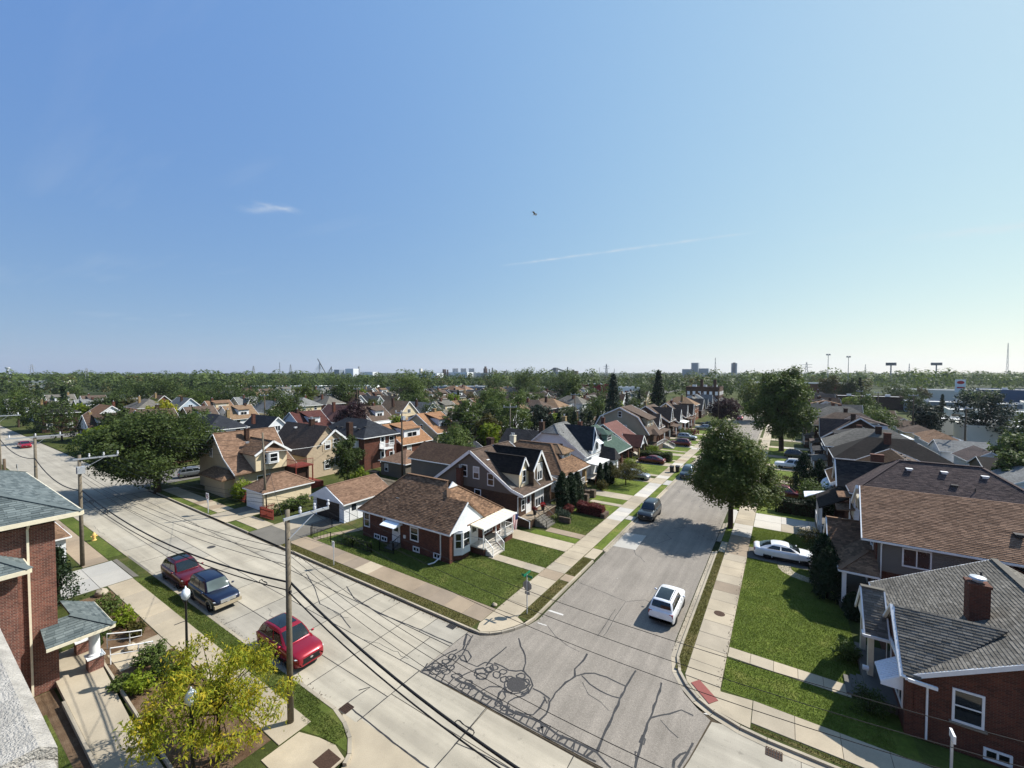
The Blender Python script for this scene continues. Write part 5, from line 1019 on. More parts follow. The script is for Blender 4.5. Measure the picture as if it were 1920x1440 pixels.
part(h, 'porch_floor', MB().box(3.95, 5.4, 27.9, 33.2, DZ, .58), 'dark_concrete'); steps(h, 3.1, 3.95, 28.3, 29.9, .58, 3, '-x', 'dark_concrete', .1); door(h, '-x', 5.1, 30.2, .6, mat='door_dark')
m = MB().slab([(5.08, 26.95, 2.75), (5.08, 28.6, 2.75), (4.25, 28.6, 2.15), (4.25, 26.95, 2.15)][::-1], .04)
for i in range(12): y = 27.0 + i * .14; m.bar((5.08, y, 2.77), (4.25, y, 2.17), .02, .03)
for y in (26.95, 28.6): m.prism([(5.08, 2.73), (4.25, 2.13), (4.25, 2.0), (5.08, 2.0)], 'y', y - .01, y + .01)
part(h, 'window_awning', m, 'awning_white'); window(h, '-x', 5.1, 27.75, 1.2, 1.3, 1.35, 's', True, False)
window(h, '-y', Y0, 7.2, 1.6, .85, 1.35, 'd', True, False); basement(h, '-y', Y0, (8.15, 12.2), .35); window(h, '-y', Y0, 11.3, 1.6, .85, 1.35)
part(h, 'window_sill', MB().box(6.6, 7.8, 26.55, 26.7, 1.42, 1.5), 'curb_concrete')
downspout(h, [(5.85, 26.3, 2.95), (5.85, 26.62, 2.75), (5.85, 26.62, .2)]); chimney(h, 8.45, 30.6, 4.6, 6.75, .75, .75, 'brick_red', 0); part(h, 'chimney_cowl', MB().lathe([(.2, 0), (.2, .12), (.34, .16), (.3, .24), (.05, .3)], 10, (8.45, 30.6, 6.78)), 'galvanised', True); vents(h, [(8.7, 31.1, 6.75, 'pipe'), (12.2, 33.6, 5.5, 'box')])
part(h, 'mailbox', MB().tube([(3.9, 29.55, 1.15), (4.15, 29.55, 1.15)], .14, 8), 'trim_white')
# ---- brown roof, grey siding
h = house('brown roofed two storey house with grey siding on the right', 11.5, 43.8)
X0, X1, Y0, Y1 = 5.9, 17.5, 39.8, 47.9; ze, zr = 5.6, 8.2; RY = 43.85
wallbox(h, X0, X1, Y0, Y1, DZ, 3.0, 'brick_red'); wallbox(h, X0 + .02, X1, Y0 - .03, Y1 + .03, 3.0, ze, 'siding_grey', 'upper_wall')
part(h, 'gable', MB().prism([(Y0, ze), (Y1, ze), (RY, zr - .12)], 'x', X0 + .02, X1), 'siding_tan'); part(h, 'front_wall', MB().box(X0 - .08, X0, Y0, Y1, 3.0, ze), 'brick_red')
pol = gable_polys(X0, X1, Y0, Y1, ze, zr, 'x', .45, .3); pol[0] = [(4.95, Y0 - .45, ze - .28), (X1 + .3, Y0 - .45, ze - .28), (X1 + .3, RY, zr), (5.3, RY, zr)]
roof(h, pol, 'mixbrown', True, seed=21, tw=.34, ch=.15); eave_gutters(h, pol); rakes(h, [pol[0]], w=.07, h=.26)
m = MB()
for a, b, z in ((44.6, 46.4, 6.9), (41.9, 42.6, 6.4)): m.prism([(a, z - .9), (b, z - .9), (b, z), (a, z - .1)], 'x', 5.35, 5.9)
part(h, 'return', m, 'siding_tan'); rb = MB().bar((5.15, 46.6, 6.1), (5.15, 43.9, 8.05), .16, .3); part(h, 'rake_board', rb, 'trim_white')
window(h, '-y', Y0 - .03, 8.0, 3.75, 1.35, 1.15, 's', False, False); window(h, '-y', Y0 - .03, 12.6, 3.9, 1.1, 1.1, 'g12', True, False); window(h, '-x', X0 - .08, 41.2, 3.7, .9, 1.25); window(h, '-x', X0 - .08, 45, 3.7, 1.2, 1.25)
downspout(h, [(6.1, 39.4, 5.2), (6.1, 39.68, 4.9), (6.1, 39.68, 2.6), (5.9, 39.2, 2.5), (5.75, 39.3, .2)])
p = [[(3.6, 38.4, 3.0), (5.9, 38.4, 3.0), (5.9, 40.4, 4.0), (5.3, 40.4, 4.0)], [(3.6, 42.6, 3.0), (3.6, 38.4, 3.0), (5.3, 40.4, 4.0), (5.3, 42.0, 4.4)], [(3.6, 42.6, 3.1), (5.3, 42.0, 4.4), (5.9, 42.0, 4.4), (5.9, 46.5, 3.2), (3.9, 46.5, 3.2)]]
p = [[(3.6, 38.4, 3.0), (5.9, 38.4, 3.0), (5.9, 40.5, 4.1), (5.5, 40.5, 4.1)], [(3.6, 44.2, 3.0), (3.6, 38.4, 3.0), (5.5, 40.5, 4.1), (5.5, 44.2, 4.1)], [(5.5, 40.5, 4.1), (5.9, 40.5, 4.1), (5.9, 44.2, 4.2), (5.5, 44.2, 4.1)]]
roof(h, p, 'umber', True, name='porch_roof', t=.1, seed=22); eave_gutters(h, p[:2]); g2 = gable_polys(3.4, 5.9, 42.4, 46.2, 3.3, 5.1, 'x', .25, .2); roof(h, g2, 'umber', True, name='entry_roof', t=.1, seed=23); rakes(h, g2, w=.08, h=.24); gablewall(h, 'x', 3.5, 42.4, 46.2, 3.3, 5.0, 'siding_tan')
for y in (38.65, 42.4): part(h, 'porch_post', MB().box(3.8, 4.05, y - .12, y + .12, .5, 2.95), 'rail_white')
part(h, 'porch_floor', MB().box(3.7, 5.9, 38.5, 45.8, DZ, .5), 'dark_concrete'); door(h, '-x', X0, 43.8, .52); vents(h, [(14.4, 41.4, 6.7, 'pipe'), (15.5, 42.5, 7.4, 'white'), (13.2, 41.2, 6.6, 'box')]); window(h, '-x', X0, 40.6, 1.2, 1.2, 1.4, 'd', True, False)
# ---- purple-brown hip
h = house('mauve hipped roof house with white roof vents on the right', 12.5, 55.2)
X0, X1, Y0, Y1 = 5.9, 19, 51.5, 59; wallbox(h, X0, X1, Y0, Y1, DZ, 5.9, 'brick_red'); wallbox(h, X0 - .06, X0 + 1.5, Y0 - .06, 53.2, 3.2, 5.7, 'siding_panel', 'bay')
pol = hip_polys(X0, X1, Y0, Y1, 5.9, 8.75, .4); roof(h, pol, 'purple', True, seed=31); eave_gutters(h, pol)
p = gable_polys(4.9, 9, 54.4, 58.2, 6.0, 8.1, 'x', .25, .2); roof(h, p, 'charcoal', True, name='gable_roof', t=.1); rakes(h, p, w=.1, h=.3); gablewall(h, 'x', 5.1, 54.4, 58.2, 6.0, 8.0, 'siding_tan', .3)
vents(h, [(10.2, 54.2, 8.05, 'white'), (12.6, 54.2, 8.05, 'white'), (15.2, 54.2, 8.0, 'white'), (14.2, 52.6, 6.9, 'pipe'), (13, 53, 7.15, 'box')])
p = [[(3.2, 58.6, 3.5), (3.2, 52.9, 3.5), (5.9, 52.9, 5.0), (5.9, 58.6, 5.0)]]; roof(h, p, 'dark', True, name='porch_roof', t=.1); part(h, 'porch_floor', MB().box(3.2, 5.9, 52.6, 58.6, DZ, .9), 'dark_concrete'); railing(h, [(3.25, 52.65, .9), (3.25, 58.5, .9)], .85, .16, 'rail_white'); railing(h, [(3.25, 52.65, .9), (5.8, 52.65, .9)], .85, .16, 'rail_white')
for y in (53.1, 55.8, 58.4): part(h, 'porch_post', MB().box(3.3, 3.5, y - .1, y + .1, .9, 3.45), 'rail_white')
part(h, 'side_awning', MB().slab([(2.2, 58.7, 3.0), (3.3, 58.7, 3.55), (5.7, 61.4, 3.6), (2.2, 61.4, 3.0)], .08), 'awning_white'); m = MB()
m.slab([(4.6, 51.0, 5.35), (5.9, 51.0, 5.5), (5.9, 53.2, 5.6), (4.6, 53.2, 5.4)], .1); m.slab([(4.5, 50.9, 4.1), (5.9, 50.9, 4.3), (5.9, 53.2, 4.4), (4.5, 53.2, 4.2)], .1); part(h, 'bay_roof', m, 'roof_umber'); downspout(h, [(5.5, 51.2, 5.4), (5.5, 51.2, .3)]); window(h, '-y', Y0, 8.4, 1.3, 1.1, 1.3); window(h, '-x', X0, 54.6, 1.3, 1.3, 1.4)
cr = thing('porch_chair', 'white moulded chair on the shaded porch on the right', 'chair', (4.1, 51.9, .1)); part(cr, 'seat', MB().box(3.9, 4.35, 53.2, 53.65, 1.28, 1.33), 'rail_white'); part(cr, 'backrest', MB().prism([(53.15, 1.33), (53.7, 1.33), (53.65, 1.72), (53.42, 1.82), (53.2, 1.72)], 'x', 4.33, 4.38), 'rail_white')
for a, b in ((3.93, 53.25), (4.32, 53.25), (3.93, 53.6), (4.32, 53.6)): part(cr, 'leg', MB().bar((a, b, .9), (a, b, 1.28), .05), 'rail_white')
# ---- tan metal-look gable, brick
h = house('brick house with ribbed tan roof and big side chimney', 12, 66.6)
X0, X1, Y0, Y1 = 5.3, 18.5, 62.6, 69.8; ze, zr, RX = 4.4, 7.7, 11.4; wallbox(h, X0, X1, Y0, Y1, DZ, ze, 'brick_red'); part(h, 'gable', MB().prism([(X0, ze), (X1, ze), (RX, zr - .12)], 'y', Y0, Y1), 'brick_red')
pol = gable_polys(X0, X1, Y0, Y1, ze, zr, 'y', .45, .4, RX); pol = [pol[0], pol[1]]; r_ = roof(h, [pol[0]], 'tan', name='roof'); roof(h, [pol[1]], 'taupe', name='roof'); rakes(h, pol, w=.08, h=.34); eave_gutters(h, pol); m = MB()
for i in range(19): y = Y0 - .3 + i * .42; m.bar((X0 - .4, y, ze - .2 + .03), (RX, y, zr + .04), .07, .06)
part(h, 'roof_rib', m, 'roof_tan'); chimney(h, 9.0, 62.25, 3.6, 8.1, 1.1, .7, 'brick_red', 0); part(h, 'chimney_stack', MB().box(8.2, 9.8, 61.95, 62.6, DZ, 3.7), 'brick_red'); part(h, 'louvre', MB().box(11.2, 11.9, 62.52, 62.6, 5.6, 6.5), 'siding_grey'); vents(h, [(6.7, 66, 5.5, 'pipe'), (11.9, 64, 7.4, 'box'), (11.9, 66, 7.4, 'box'), (11.9, 68, 7.4, 'box')])
for i in range(3): y = 63.6 + i * 1.9; m = MB(); m.prism([(5.28, 3.6), (4.9, 3.5), (4.5, 3.15), (4.3, 2.7), (5.28, 2.7)], 'y', y, y + 1.5); part(h, 'window_awning', m, 'awning_white'); window(h, '-x', X0, y + .75, 1.7, 1.1, 1.3)
part(h, 'porch_floor', MB().box(3.4, 5.3, 62.8, 69, DZ, .8), 'dark_concrete')
# ---- garages and the houses on the second street that show their backs
def garage(label, x0, x1, y0, y1, ze, zr, kind, color, wall, near=False, dface=None, dm='door_white', trim='trim_white', seed=1, group=None):
    h = thing('garage', label, 'garage', ((x0 + x1) / 2, (y0 + y1) / 2, ZL), group); wallbox(h, x0, x1, y0, y1, DZ, ze, wall)
    if kind == 'hip': p = hip_polys(x0, x1, y0, y1, ze, zr, .3); 
    else:
        p = gable_polys(x0, x1, y0, y1, ze, zr, kind, .3, .3)
        if kind == 'y': gablewall(h, 'y', y0, x0, x1, ze, zr - .1, wall, .12); gablewall(h, 'y', y1, x0, x1, ze, zr - .1, wall, .12)
        else: gablewall(h, 'x', x0, y0, y1, ze, zr - .1, wall, .12); gablewall(h, 'x', x1, y0, y1, ze, zr - .1, wall, .12)
        rakes(h, p, h=.18)
    roof(h, p, color, near, t=.1, seed=seed); eave_gutters(h, p, mat=trim)
    if dface:
        f, a, b = dface; m = MB(); n = 4
        for i in range(n):
            zz = .15 + 2.05 * i / n
            if f == '-y': m.box(a, b, y0 - .05, y0 + .01, zz, zz + 2.05 / n - .02)
            if f == '+x': m.box(x1 - .01, x1 + .05, a, b, zz, zz + 2.05 / n - .02)
            if f == '-x': m.box(x0 - .05, x0 + .01, a, b, zz, zz + 2.05 / n - .02)
        part(h, 'garage_door', m, dm)
    return h
g = garage('cream sided garage with tan hip roof by the red fence', -58.1, -53.6, 25.9, 32.0, 2.55, 4.15, 'hip', 'mixbrown', 'siding_cream', True, ('-y', -57.9, -54.0), 'door_white', seed=41)
g = garage('white garage with open dark door and tan gable roof', -48.1, -42.0, 29.0, 35.6, 2.5, 4.0, 'y', 'mixbrown', 'siding_panel', True, ('-y', -47.3, -42.9), 'garage_dark', seed=42)
part(g, 'gable_face', MB().prism([(-48.4, 2.42), (-41.7, 2.42), (-45.05, 3.95)], 'y', 28.62, 28.72), 'siding_white'); door(g, '+x', -42.0, 30.3, .2, .95, 2.05); window(g, '+x', -42.0, 33.4, 1.5, .9, .5, 's', True, False)
garage('hip roofed taupe garage behind the backyard fence', -57, -51, 46.5, 52.5, 2.6, 4.2, 'hip', 'mixbrown', 'siding_taupe', False, None, seed=43)
window(bpy.data.objects['garage.002'], '-y', 46.5, -55.6, .9, .7, 1.1)
garage('dark roofed garage under the brown utility pole', -52, -46, 55, 62, 2.6, 4.3, 'y', 'navy', 'siding_grey', False, None)
# beige corner house on the second street
h = house('beige house with steep brown roof and red deck', -68, 31)
X0, X1, Y0, Y1 = -75.3, -63.4, 27.0, 35.0; RX = -69.5; wallbox(h, X0, X1, Y0, Y1, DZ, 3.3, 'siding_beige')
part(h, 'gable', MB().prism([(X0, 3.3), (X1, 3.3), (X1, 3.4), (-66.4, 5.2), (RX, 8.3), (X0, 4.9)], 'y', Y0, Y1), 'siding_beige')
pol = [[(X0 - .5, Y1 + .4, 4.5), (X0 - .5, Y0 - .4, 4.5), (RX, Y0 - .4, 8.5), (RX, Y1 + .4, 8.5)], [(-66.4, Y0 - .4, 5.3), (-66.4, Y1 + .4, 5.3), (RX, Y1 + .4, 8.5), (RX, Y0 - .4, 8.5)], [(-62.9, Y0 - .4, 3.3), (-62.9, Y1 + .4, 3.3), (-66.4, Y1 + .4, 5.3), (-66.4, Y0 - .4, 5.3)]]
roof(h, pol, 'mixbrown', True, seed=51); rakes(h, pol, h=.2); wallbox(h, -68, -62.6, 29.2, 33.6, 3.3, 6.0, 'siding_cream', 'dormer_wall')
p = gable_polys(-69.6, -62.3, 29.2, 33.6, 6.0, 7.5, 'x', .4, .35); roof(h, p, 'umber', True, name='dormer_roof', t=.12); rakes(h, p, w=.1, h=.28); gablewall(h, 'x', -62.7, 29.2, 33.6, 6.0, 7.4, 'siding_cream', .2)
part(h, 'bay', MB().prism([(-62.6, 30.3), (-62.0, 30.7), (-62.0, 32.1), (-62.6, 32.5)], 'z', 4.2, 6.0), 'trim_white'); part(h, 'bay_roof', MB().slab([(-61.9, 30.2, 6.0), (-61.9, 32.6, 6.0), (-62.6, 32.1, 6.9), (-62.6, 30.7, 6.9)], .08), 'roof_mixbrown'); window(h, '+x', -62.0, 31.4, 4.5, 1.0, 1.1, 'd', True, False); w_ = window(h, '+x', -62.3, 30.5, 4.5, .45, 1.1, 'd', True, False); w_.rotation_euler = (0, 0, R(56))
window(h, '+x', X1, 30.6, 1.0, 1.6, 1.4, 's', True, False); window(h, '-y', Y0, -71.2, 4.9, .9, 1.2, 's', True, False)
p = hip_polys(-71, -64, 25.6, 28, 2.7, 3.7, .3); roof(h, p, 'umber', name='side_roof'); wallbox(h, -70.6, -64.3, 25.9, 27.0, DZ, 2.7, 'siding_beige', 'side_wall'); chimney(h, -68.2, 30.6, 7.2, 8.9, .6, .5, 'brick_dark'); vents(h, [(-70.8, 29, 7.9, 'box'), (-66.8, 30, 6.9, 'tin')])
part(h, 'deck', MB().box(-63.4, -60.2, 33.6, 36.4, 3.2, 3.35), 'wood_red'); railing(h, [(-63.3, 33.65, 3.35), (-60.25, 33.65, 3.35), (-60.25, 36.35, 3.35)], .95, .18, 'wood_red', .08); m = MB()
for x, y in ((-60.3, 33.7), (-60.3, 36.3)): part(h, 'deck_post', MB().bar((x, y, .1), (x, y, 3.2), .14), 'wood_red')
part(h, 'lower_deck', MB().box(-63.4, -58.6, 33.2, 37, .1, .9), 'wood_red'); wallbox(h, -63.5, -60.8, 33.7, 36, DZ, 3.2, 'brick_dark', 'rear_wall')
# fences near it
def picket(label, pts, hgt, mat, step=.16, w=.12, name='fence'):
    f = thing(name, label, 'fence', (*pts[0], ZL))
    for a, b in zip(pts, pts[1:]):
        a, b = Vector((*a, ZL)), Vector((*b, ZL)); n = max(1, int((b - a).length / step)); d = (b - a).normalized()
        me = None
        for z in (.25, hgt - .25): part(f, 'rail', MB().bar(a + Vector((0, 0, z)), b + Vector((0, 0, z)), .05, .09), mat)
        for i in range(n + 1):
            p = a + (b - a) * (i / n)
            if me is None: mb = MB().bar((0, 0, 0), (0, 0, hgt), w if abs(d.x) > .5 else .025, .025 if abs(d.x) > .5 else w); me = mesh('picket', mb, mat)
            o = link(bpy.data.objects.new('picket', me), f); o.location = p - orig(f)
    return f
picket('red picket fence beside the cream garage', [(-52.6, 26.6), (-52.5, 24.9), (-49.9, 25.1)], 1.2, 'wood_red')
picket('grey board fence behind the white garage', [(-52, 40.2), (-44.5, 40.0)], 1.9, 'wood_grey', .22, .2); picket('dark board fence behind the grey house', [(-44.4, 40.1), (-37.6, 39.6)], 1.6, 'wood_grey', .22, .2)
picket('dark red lattice fence under the lime bush', [(-61.6, 26.6), (-58.4, 26.4)], 1.4, 'wood_red', .2, .16)
def ironfence(label, pts, h_=1.1, step=.14, mat='rail_black'):
    f = thing('iron_fence', label, 'fence', (*pts[0], ZL)); railing(f, [(x, y, ZL) for x, y in pts], h_, step, mat, .03, 'panel')
    for x, y in pts: part(f, 'post', MB().bar((x, y, ZL), (x, y, ZL + h_ + .1), .06), mat)
    return f
ironfence('black iron fence along the white garage drive', [(-41.9, 27.4), (-41.8, 25.0)])
ironfence('low black wire fence beside the corner house', [(-41.6, 24.75), (-38.5, 25.0), (-35.5, 25.4), (-32.9, 25.6)], .95, .5); ironfence('black fence by the side door steps', [(-32.7, 26.4), (-30.9, 26.6)], 1.0, .16)
# beige gabled two-storey
h = house('beige board sided house with grey cross gable', -69, 41)
X0, X1, Y0, Y1 = -76, -64.0, 37.6, 44.6; wallbox(h, X0, X1, Y0, Y1, DZ, 4.4, 'siding_board'); part(h, 'gable', MB().prism([(Y0, 4.4), (Y1, 4.4), (41.1, 8.3)], 'x', X0, X1), 'siding_board')
pol = gable_polys(X0, X1, Y0, Y1, 4.4, 8.4, 'x', .4, .3, 41.1); roof(h, pol, 'taupe'); wallbox(h, -70, X1 + .05, 40.3, 44.7, 4.2, 6.0, 'siding_board', 'dormer_wall')
pol2 = [[(-70, 39.9, 5.7), (X1 + .4, 39.9, 5.7), (X1 + .4, 42.4, 7.7), (-70, 42.4, 7.7)], [(X1 + .4, 45.0, 5.6), (-70, 45.0, 5.6), (-70, 42.4, 7.7), (X1 + .4, 42.4, 7.7)]]; roof(h, pol2, 'charcoal', name='gable_roof'); rakes(h, pol2, w=.1, h=.3); gablewall(h, 'x', X1, 40.3, 44.7, 6.0, 7.6, 'siding_board', .2)
for u, z, w_ in ((41.2, 4.6, .85), (42.9, 4.7, 1.3), (41.1, 1.3, .9), (43.3, 1.5, 1.5)): window(h, '+x', X1 + .05, u, z, w_, 1.3, 'd' if w_ < 1 else 's', True)
part(h, 'door_awning', MB().slab([(X1 + .05, 43.6, 4.6), (-62.9, 42.6, 3.0), (-62.9, 44.8, 3.0), (X1 + .05, 44.8, 4.6)], .06), 'siding_taupe'); chimney(h, -68.5, 41.2, 7.6, 9.3, .8, .7, 'brick_dark', 2); vents(h, [(-67, 40.6, 7.9, 'pipe'), (-72, 40.3, 7.6, 'white')]); part(h, 'tall_chimney', MB().box(-64.6, -63.7, 45.2, 46.0, .1, 8.6), 'brick_dark')
# brick hip, navy roof
h = house('brick two storey house with dark hipped roof and white balcony', -68, 50.5)
X0, X1, Y0, Y1 = -75, -61.5, 46.6, 53.8; wallbox(h, X0, X1, Y0, Y1, DZ, 5.9, 'brick_red'); pol = hip_polys(X0, X1, Y0, Y1, 5.9, 8.6, .5); roof(h, pol, 'navy'); eave_gutters(h, pol); vents(h, [(-66, 48, 7.2, 'tin'), (-63.5, 48.5, 7.4, 'box'), (-64.5, 47.8, 7.0, 'box'), (-68, 47.8, 7.0, 'box'), (-69.5, 47.8, 7.0, 'box'), (-71, 47.8, 7.0, 'box')])
for u, z in ((52.7, 3.9), (52.7, 1.0)): window(h, '+x', X1, u, z, 1.0, 1.5, 'd', True, False)
for z in (.9, 3.6): door(h, '+x', X1, 50.6, z)
part(h, 'balcony', MB().box(-61.5, -60.1, 49.8, 52, 3.4, 3.55), 'rail_white'); railing(h, [(-61.4, 49.85, 3.55), (-60.15, 49.85, 3.55), (-60.15, 51.95, 3.55), (-61.4, 51.95, 3.55)], .95, .13); [part(h, 'balcony_post', MB().bar((-60.2, y, .1), (-60.2, y, 3.4), .12), 'rail_white') for y in (49.9, 51.9)]; part(h, 'sunroom', MB().box(-72, -63, 45.9, 46.6, 4.0, 5.3), 'trim_white')
for u in (-71, -69, -67, -65): window(h, '-y', 45.9, u, 4.2, 1.4, .9, 's', True)

# ------------------------------------------------------------------ vegetation
def leafquads(rs, pts, nrm, L, ratio=.55, jitter=.9, droop=0.):
    """diamond leaves at pts facing roughly nrm"""
    n = len(pts); nv = nrm + rs.normal(0, jitter, (n, 3)); nv /= np.linalg.norm(nv, axis=1)[:, None] + 1e-9
    a = rs.normal(0, 1, (n, 3)); a[:, 2] -= droop; a -= nv * (a * nv).sum(1)[:, None]; a /= np.linalg.norm(a, axis=1)[:, None] + 1e-9
    b = np.cross(nv, a); l = (L * rs.uniform(.65, 1.3, n))[:, None]; w = l * ratio
    q = np.empty((n, 4, 3)); q[:, 0] = pts - a * l * .5; q[:, 1] = pts + b * w * .5; q[:, 2] = pts + a * l * .5; q[:, 3] = pts - b * w * .5
    return q.reshape(-1, 3)
def blob_points(rs, blobs, n, clump=10, sig=.22, pw=.42):
    B = np.array(blobs, float); wt = (B[:, 3] * B[:, 4] * B[:, 5]) ** .67; wt /= wt.sum()
    k = max(1, n // clump); i = rs.choice(len(B), k, p=wt); d = rs.normal(0, 1, (k, 3)); d /= np.linalg.norm(d, axis=1)[:, None]
    r = rs.uniform(0, 1, k) ** pw; c = B[i, :3] + d * B[i, 3:6] * r[:, None]
    p = np.repeat(c, clump, 0) + rs.normal(0, 1, (k * clump, 3)) * sig; nr = np.repeat(d, clump, 0)
    nr = nr * .7; nr[:, 2] += .55
    return p, nr
def decid_blobs(rs, R_, z0, z1, nb, sub=.42, shape='round'):
    """lobes filling an ellipsoid crown between z0 and z1"""
    zc, rz = (z0 + z1) / 2, (z1 - z0) / 2; out = [(0, 0, zc, R_ * .62, R_ * .62, rz * .68)]
    for i in range(nb):
        t = i * 2.39996 + rs.uniform(-.3, .3); v = 1 - 2 * (i + .5) / nb; q = math.sqrt(max(0, 1 - v * v)); s = sub * rs.uniform(.6, 1.35)
        if shape == 'flat': q = q ** .6
        if shape == 'egg': q *= (1.12 if v < 0 else .85)
        k = rs.uniform(.5, .97); out.append((math.cos(t) * q * R_ * k, math.sin(t) * q * R_ * k, zc + v * rz * k, R_ * s, R_ * s, min(R_, rz) * s * .9))
    return out
def trunk_mesh(rs, h, r, blobs, nl=7, mat='bark'):
    m = MB(); pts = [(0, 0, -.15), (rs.uniform(-.05, .05) * r, 0, .25), (rs.uniform(-.4, .4) * r, rs.uniform(-.4, .4) * r, h * .55), (rs.uniform(-1, 1) * r, rs.uniform(-1, 1) * r, h)]
    m.tube(pts, [r * 1.35, r * 1.05, r * .85, r * .6], 10); idx = list(range(1, len(blobs))); rs.shuffle(idx)
    for i in idx[:nl]:
        b = blobs[i]; z = h * rs.uniform(.55, .95); s = Vector((pts[2][0], pts[2][1], z)); e = Vector(b[:3]); mid = s.lerp(e, .5) + Vector((0, 0, .12 * (e - s).length))
        m.tube([s, mid, e], [r * .42, r * .26, r * .1], 6)
    return mesh('trunk', m, mat, True)
def core(blobs, k=.55):
    m = MB()
    for b in blobs: m.ball(b[:3], (b[3] * k, b[4] * k, b[5] * k), 7, 5)
    return m
def tree(name, label, loc, R_, z0, z1, leafmat, n=9000, L=.3, nb=16, seed=1, tr=.2, group=None, shape='round', barkm='bark', clump=10, sig=None, droop=0., cat='tree', sub=.42, ratio=.55, nl=8, pw=.42, jit=.5):
    rs = np.random.RandomState(seed); t = thing(name, label, cat, loc, group); bl = decid_blobs(rs, R_, z0, z1, nb, sub, shape)
    p, nr = blob_points(rs, bl, n, clump, sig or R_ * .055, pw); o = link(bpy.data.objects.new('crown', npmesh('crown', leafquads(rs, p, nr, L, ratio, jit, droop), 4, leafmat)), t)
    link(bpy.data.objects.new('trunk', trunk_mesh(rs, z0 + (z1 - z0) * .45, tr, bl, nl, barkm)), t); return t
def cone_tree(name, label, loc, R_, h, leafmat, n=5000, L=.2, seed=1, z0=.1, group=None, kind='cedar', cat='tree'):
    rs = np.random.RandomState(seed); t = thing(name, label, cat, loc, group); k = n // 8
    u = rs.uniform(0, 1, k) ** (.8); z = z0 + u * (h - z0)
    prof = np.minimum(1, (1 - u) * (2.4 if kind == 'cedar' else 1.15) + .02) ** (.75 if kind == 'cedar' else 1); 
    if kind == 'spruce': prof = prof * (.72 + .28 * np.abs(np.sin(u * 26)))
    th = rs.uniform(0, 2 * np.pi, k); r = R_ * prof * np.sqrt(rs.uniform(.45, 1, k)) * (1 + .12 * np.sin(th * 5 + u * 9)); c = np.stack([r * np.cos(th), r * np.sin(th), z], 1); d = np.stack([np.cos(th), np.sin(th), np.full(k, .35)], 1)
    p = np.repeat(c, 8, 0) + rs.normal(0, 1, (k * 8, 3)) * (R_ * .07 + .03); nr = np.repeat(d, 8, 0)
    link(bpy.data.objects.new('crown', npmesh('crown', leafquads(rs, p, nr, L, .5, .6, .6 if kind == 'spruce' else -.8), 4, leafmat)), t)
    link(bpy.data.objects.new('trunk', mesh('trunk', MB().tube([(0, 0, -.1), (0, 0, h * .8)], [R_ * .12 + .05, .03], 7), 'bark_dark', True)), t); return t
def bush(label, loc, rx, ry, h, leafmat, n=1600, L=.14, seed=1, name='shrub', group=None, nb=7, cat='shrub'):
    rs = np.random.RandomState(seed); t = thing(name, label, cat, loc, group); bl = [(0, 0, h * .45, rx * .75, ry * .75, h * .45)]
    for i in range(nb): a = i * 2.4 + rs.uniform(-.4, .4); q = rs.uniform(.35, .75); bl.append((math.cos(a) * rx * q, math.sin(a) * ry * q, h * rs.uniform(.35, .68), rx * .42, ry * .42, h * .34))
    p, nr = blob_points(rs, bl, n, 7, min(rx, ry) * .07, .3); p[:, 2] = np.maximum(p[:, 2], .03)
    link(bpy.data.objects.new('foliage', npmesh('foliage', leafquads(rs, p, nr, L, .6, .7), 4, leafmat)), t); m = MB()
    for i in range(6): a = rs.uniform(0, 6.28); m.tube([(0, 0, -.05), (math.cos(a) * rx * .4, math.sin(a) * ry * .4, h * .7)], [.03, .012], 5)
    link(bpy.data.objects.new('stem', mesh('stem', m, 'bark_dark')), t); return t
def hedge(label, x0, x1, y0, y1, h, leafmat, n=4000, L=.12, seed=1, name='hedge', z=ZL):
    rs = np.random.RandomState(seed); t = thing(name, label, 'hedge', ((x0 + x1) / 2, (y0 + y1) / 2, z)); a, b = (x1 - x0) / 2, (y1 - y0) / 2
    p = rs.uniform(-1, 1, (n, 3)); ax = rs.choice(3, n, p=np.array([b * h, a * h, 2 * a * b]) / (b * h + a * h + 2 * a * b)); sg = np.where(rs.uniform(0, 1, n) < .5, -1., 1.)
    nr = np.zeros((n, 3))
    for k in range(3): m_ = ax == k; p[m_, k] = sg[m_] if k < 2 else 1.; nr[m_, k] = p[m_, k]
    p[:, 0] *= a; p[:, 1] *= b; p[:, 2] = (p[:, 2] + 1) / 2 * h; p += rs.normal(0, .05, p.shape); wob = 1 + .06 * np.sin(p[:, 0] * 3.1) + .06 * np.sin(p[:, 1] * 2.7); p[:, 2] *= wob
    link(bpy.data.objects.new('foliage', npmesh('foliage', leafquads(rs, p, nr, L, .6, .6), 4, leafmat)), t); link(bpy.data.objects.new('stems', mesh('stems', MB().box(-a * .93, a * .93, -b * .86, b * .86, -.02, h * .93), 'bark_dark')), t); return t  # solid dark box added inside the hedge as a core behind the leaves
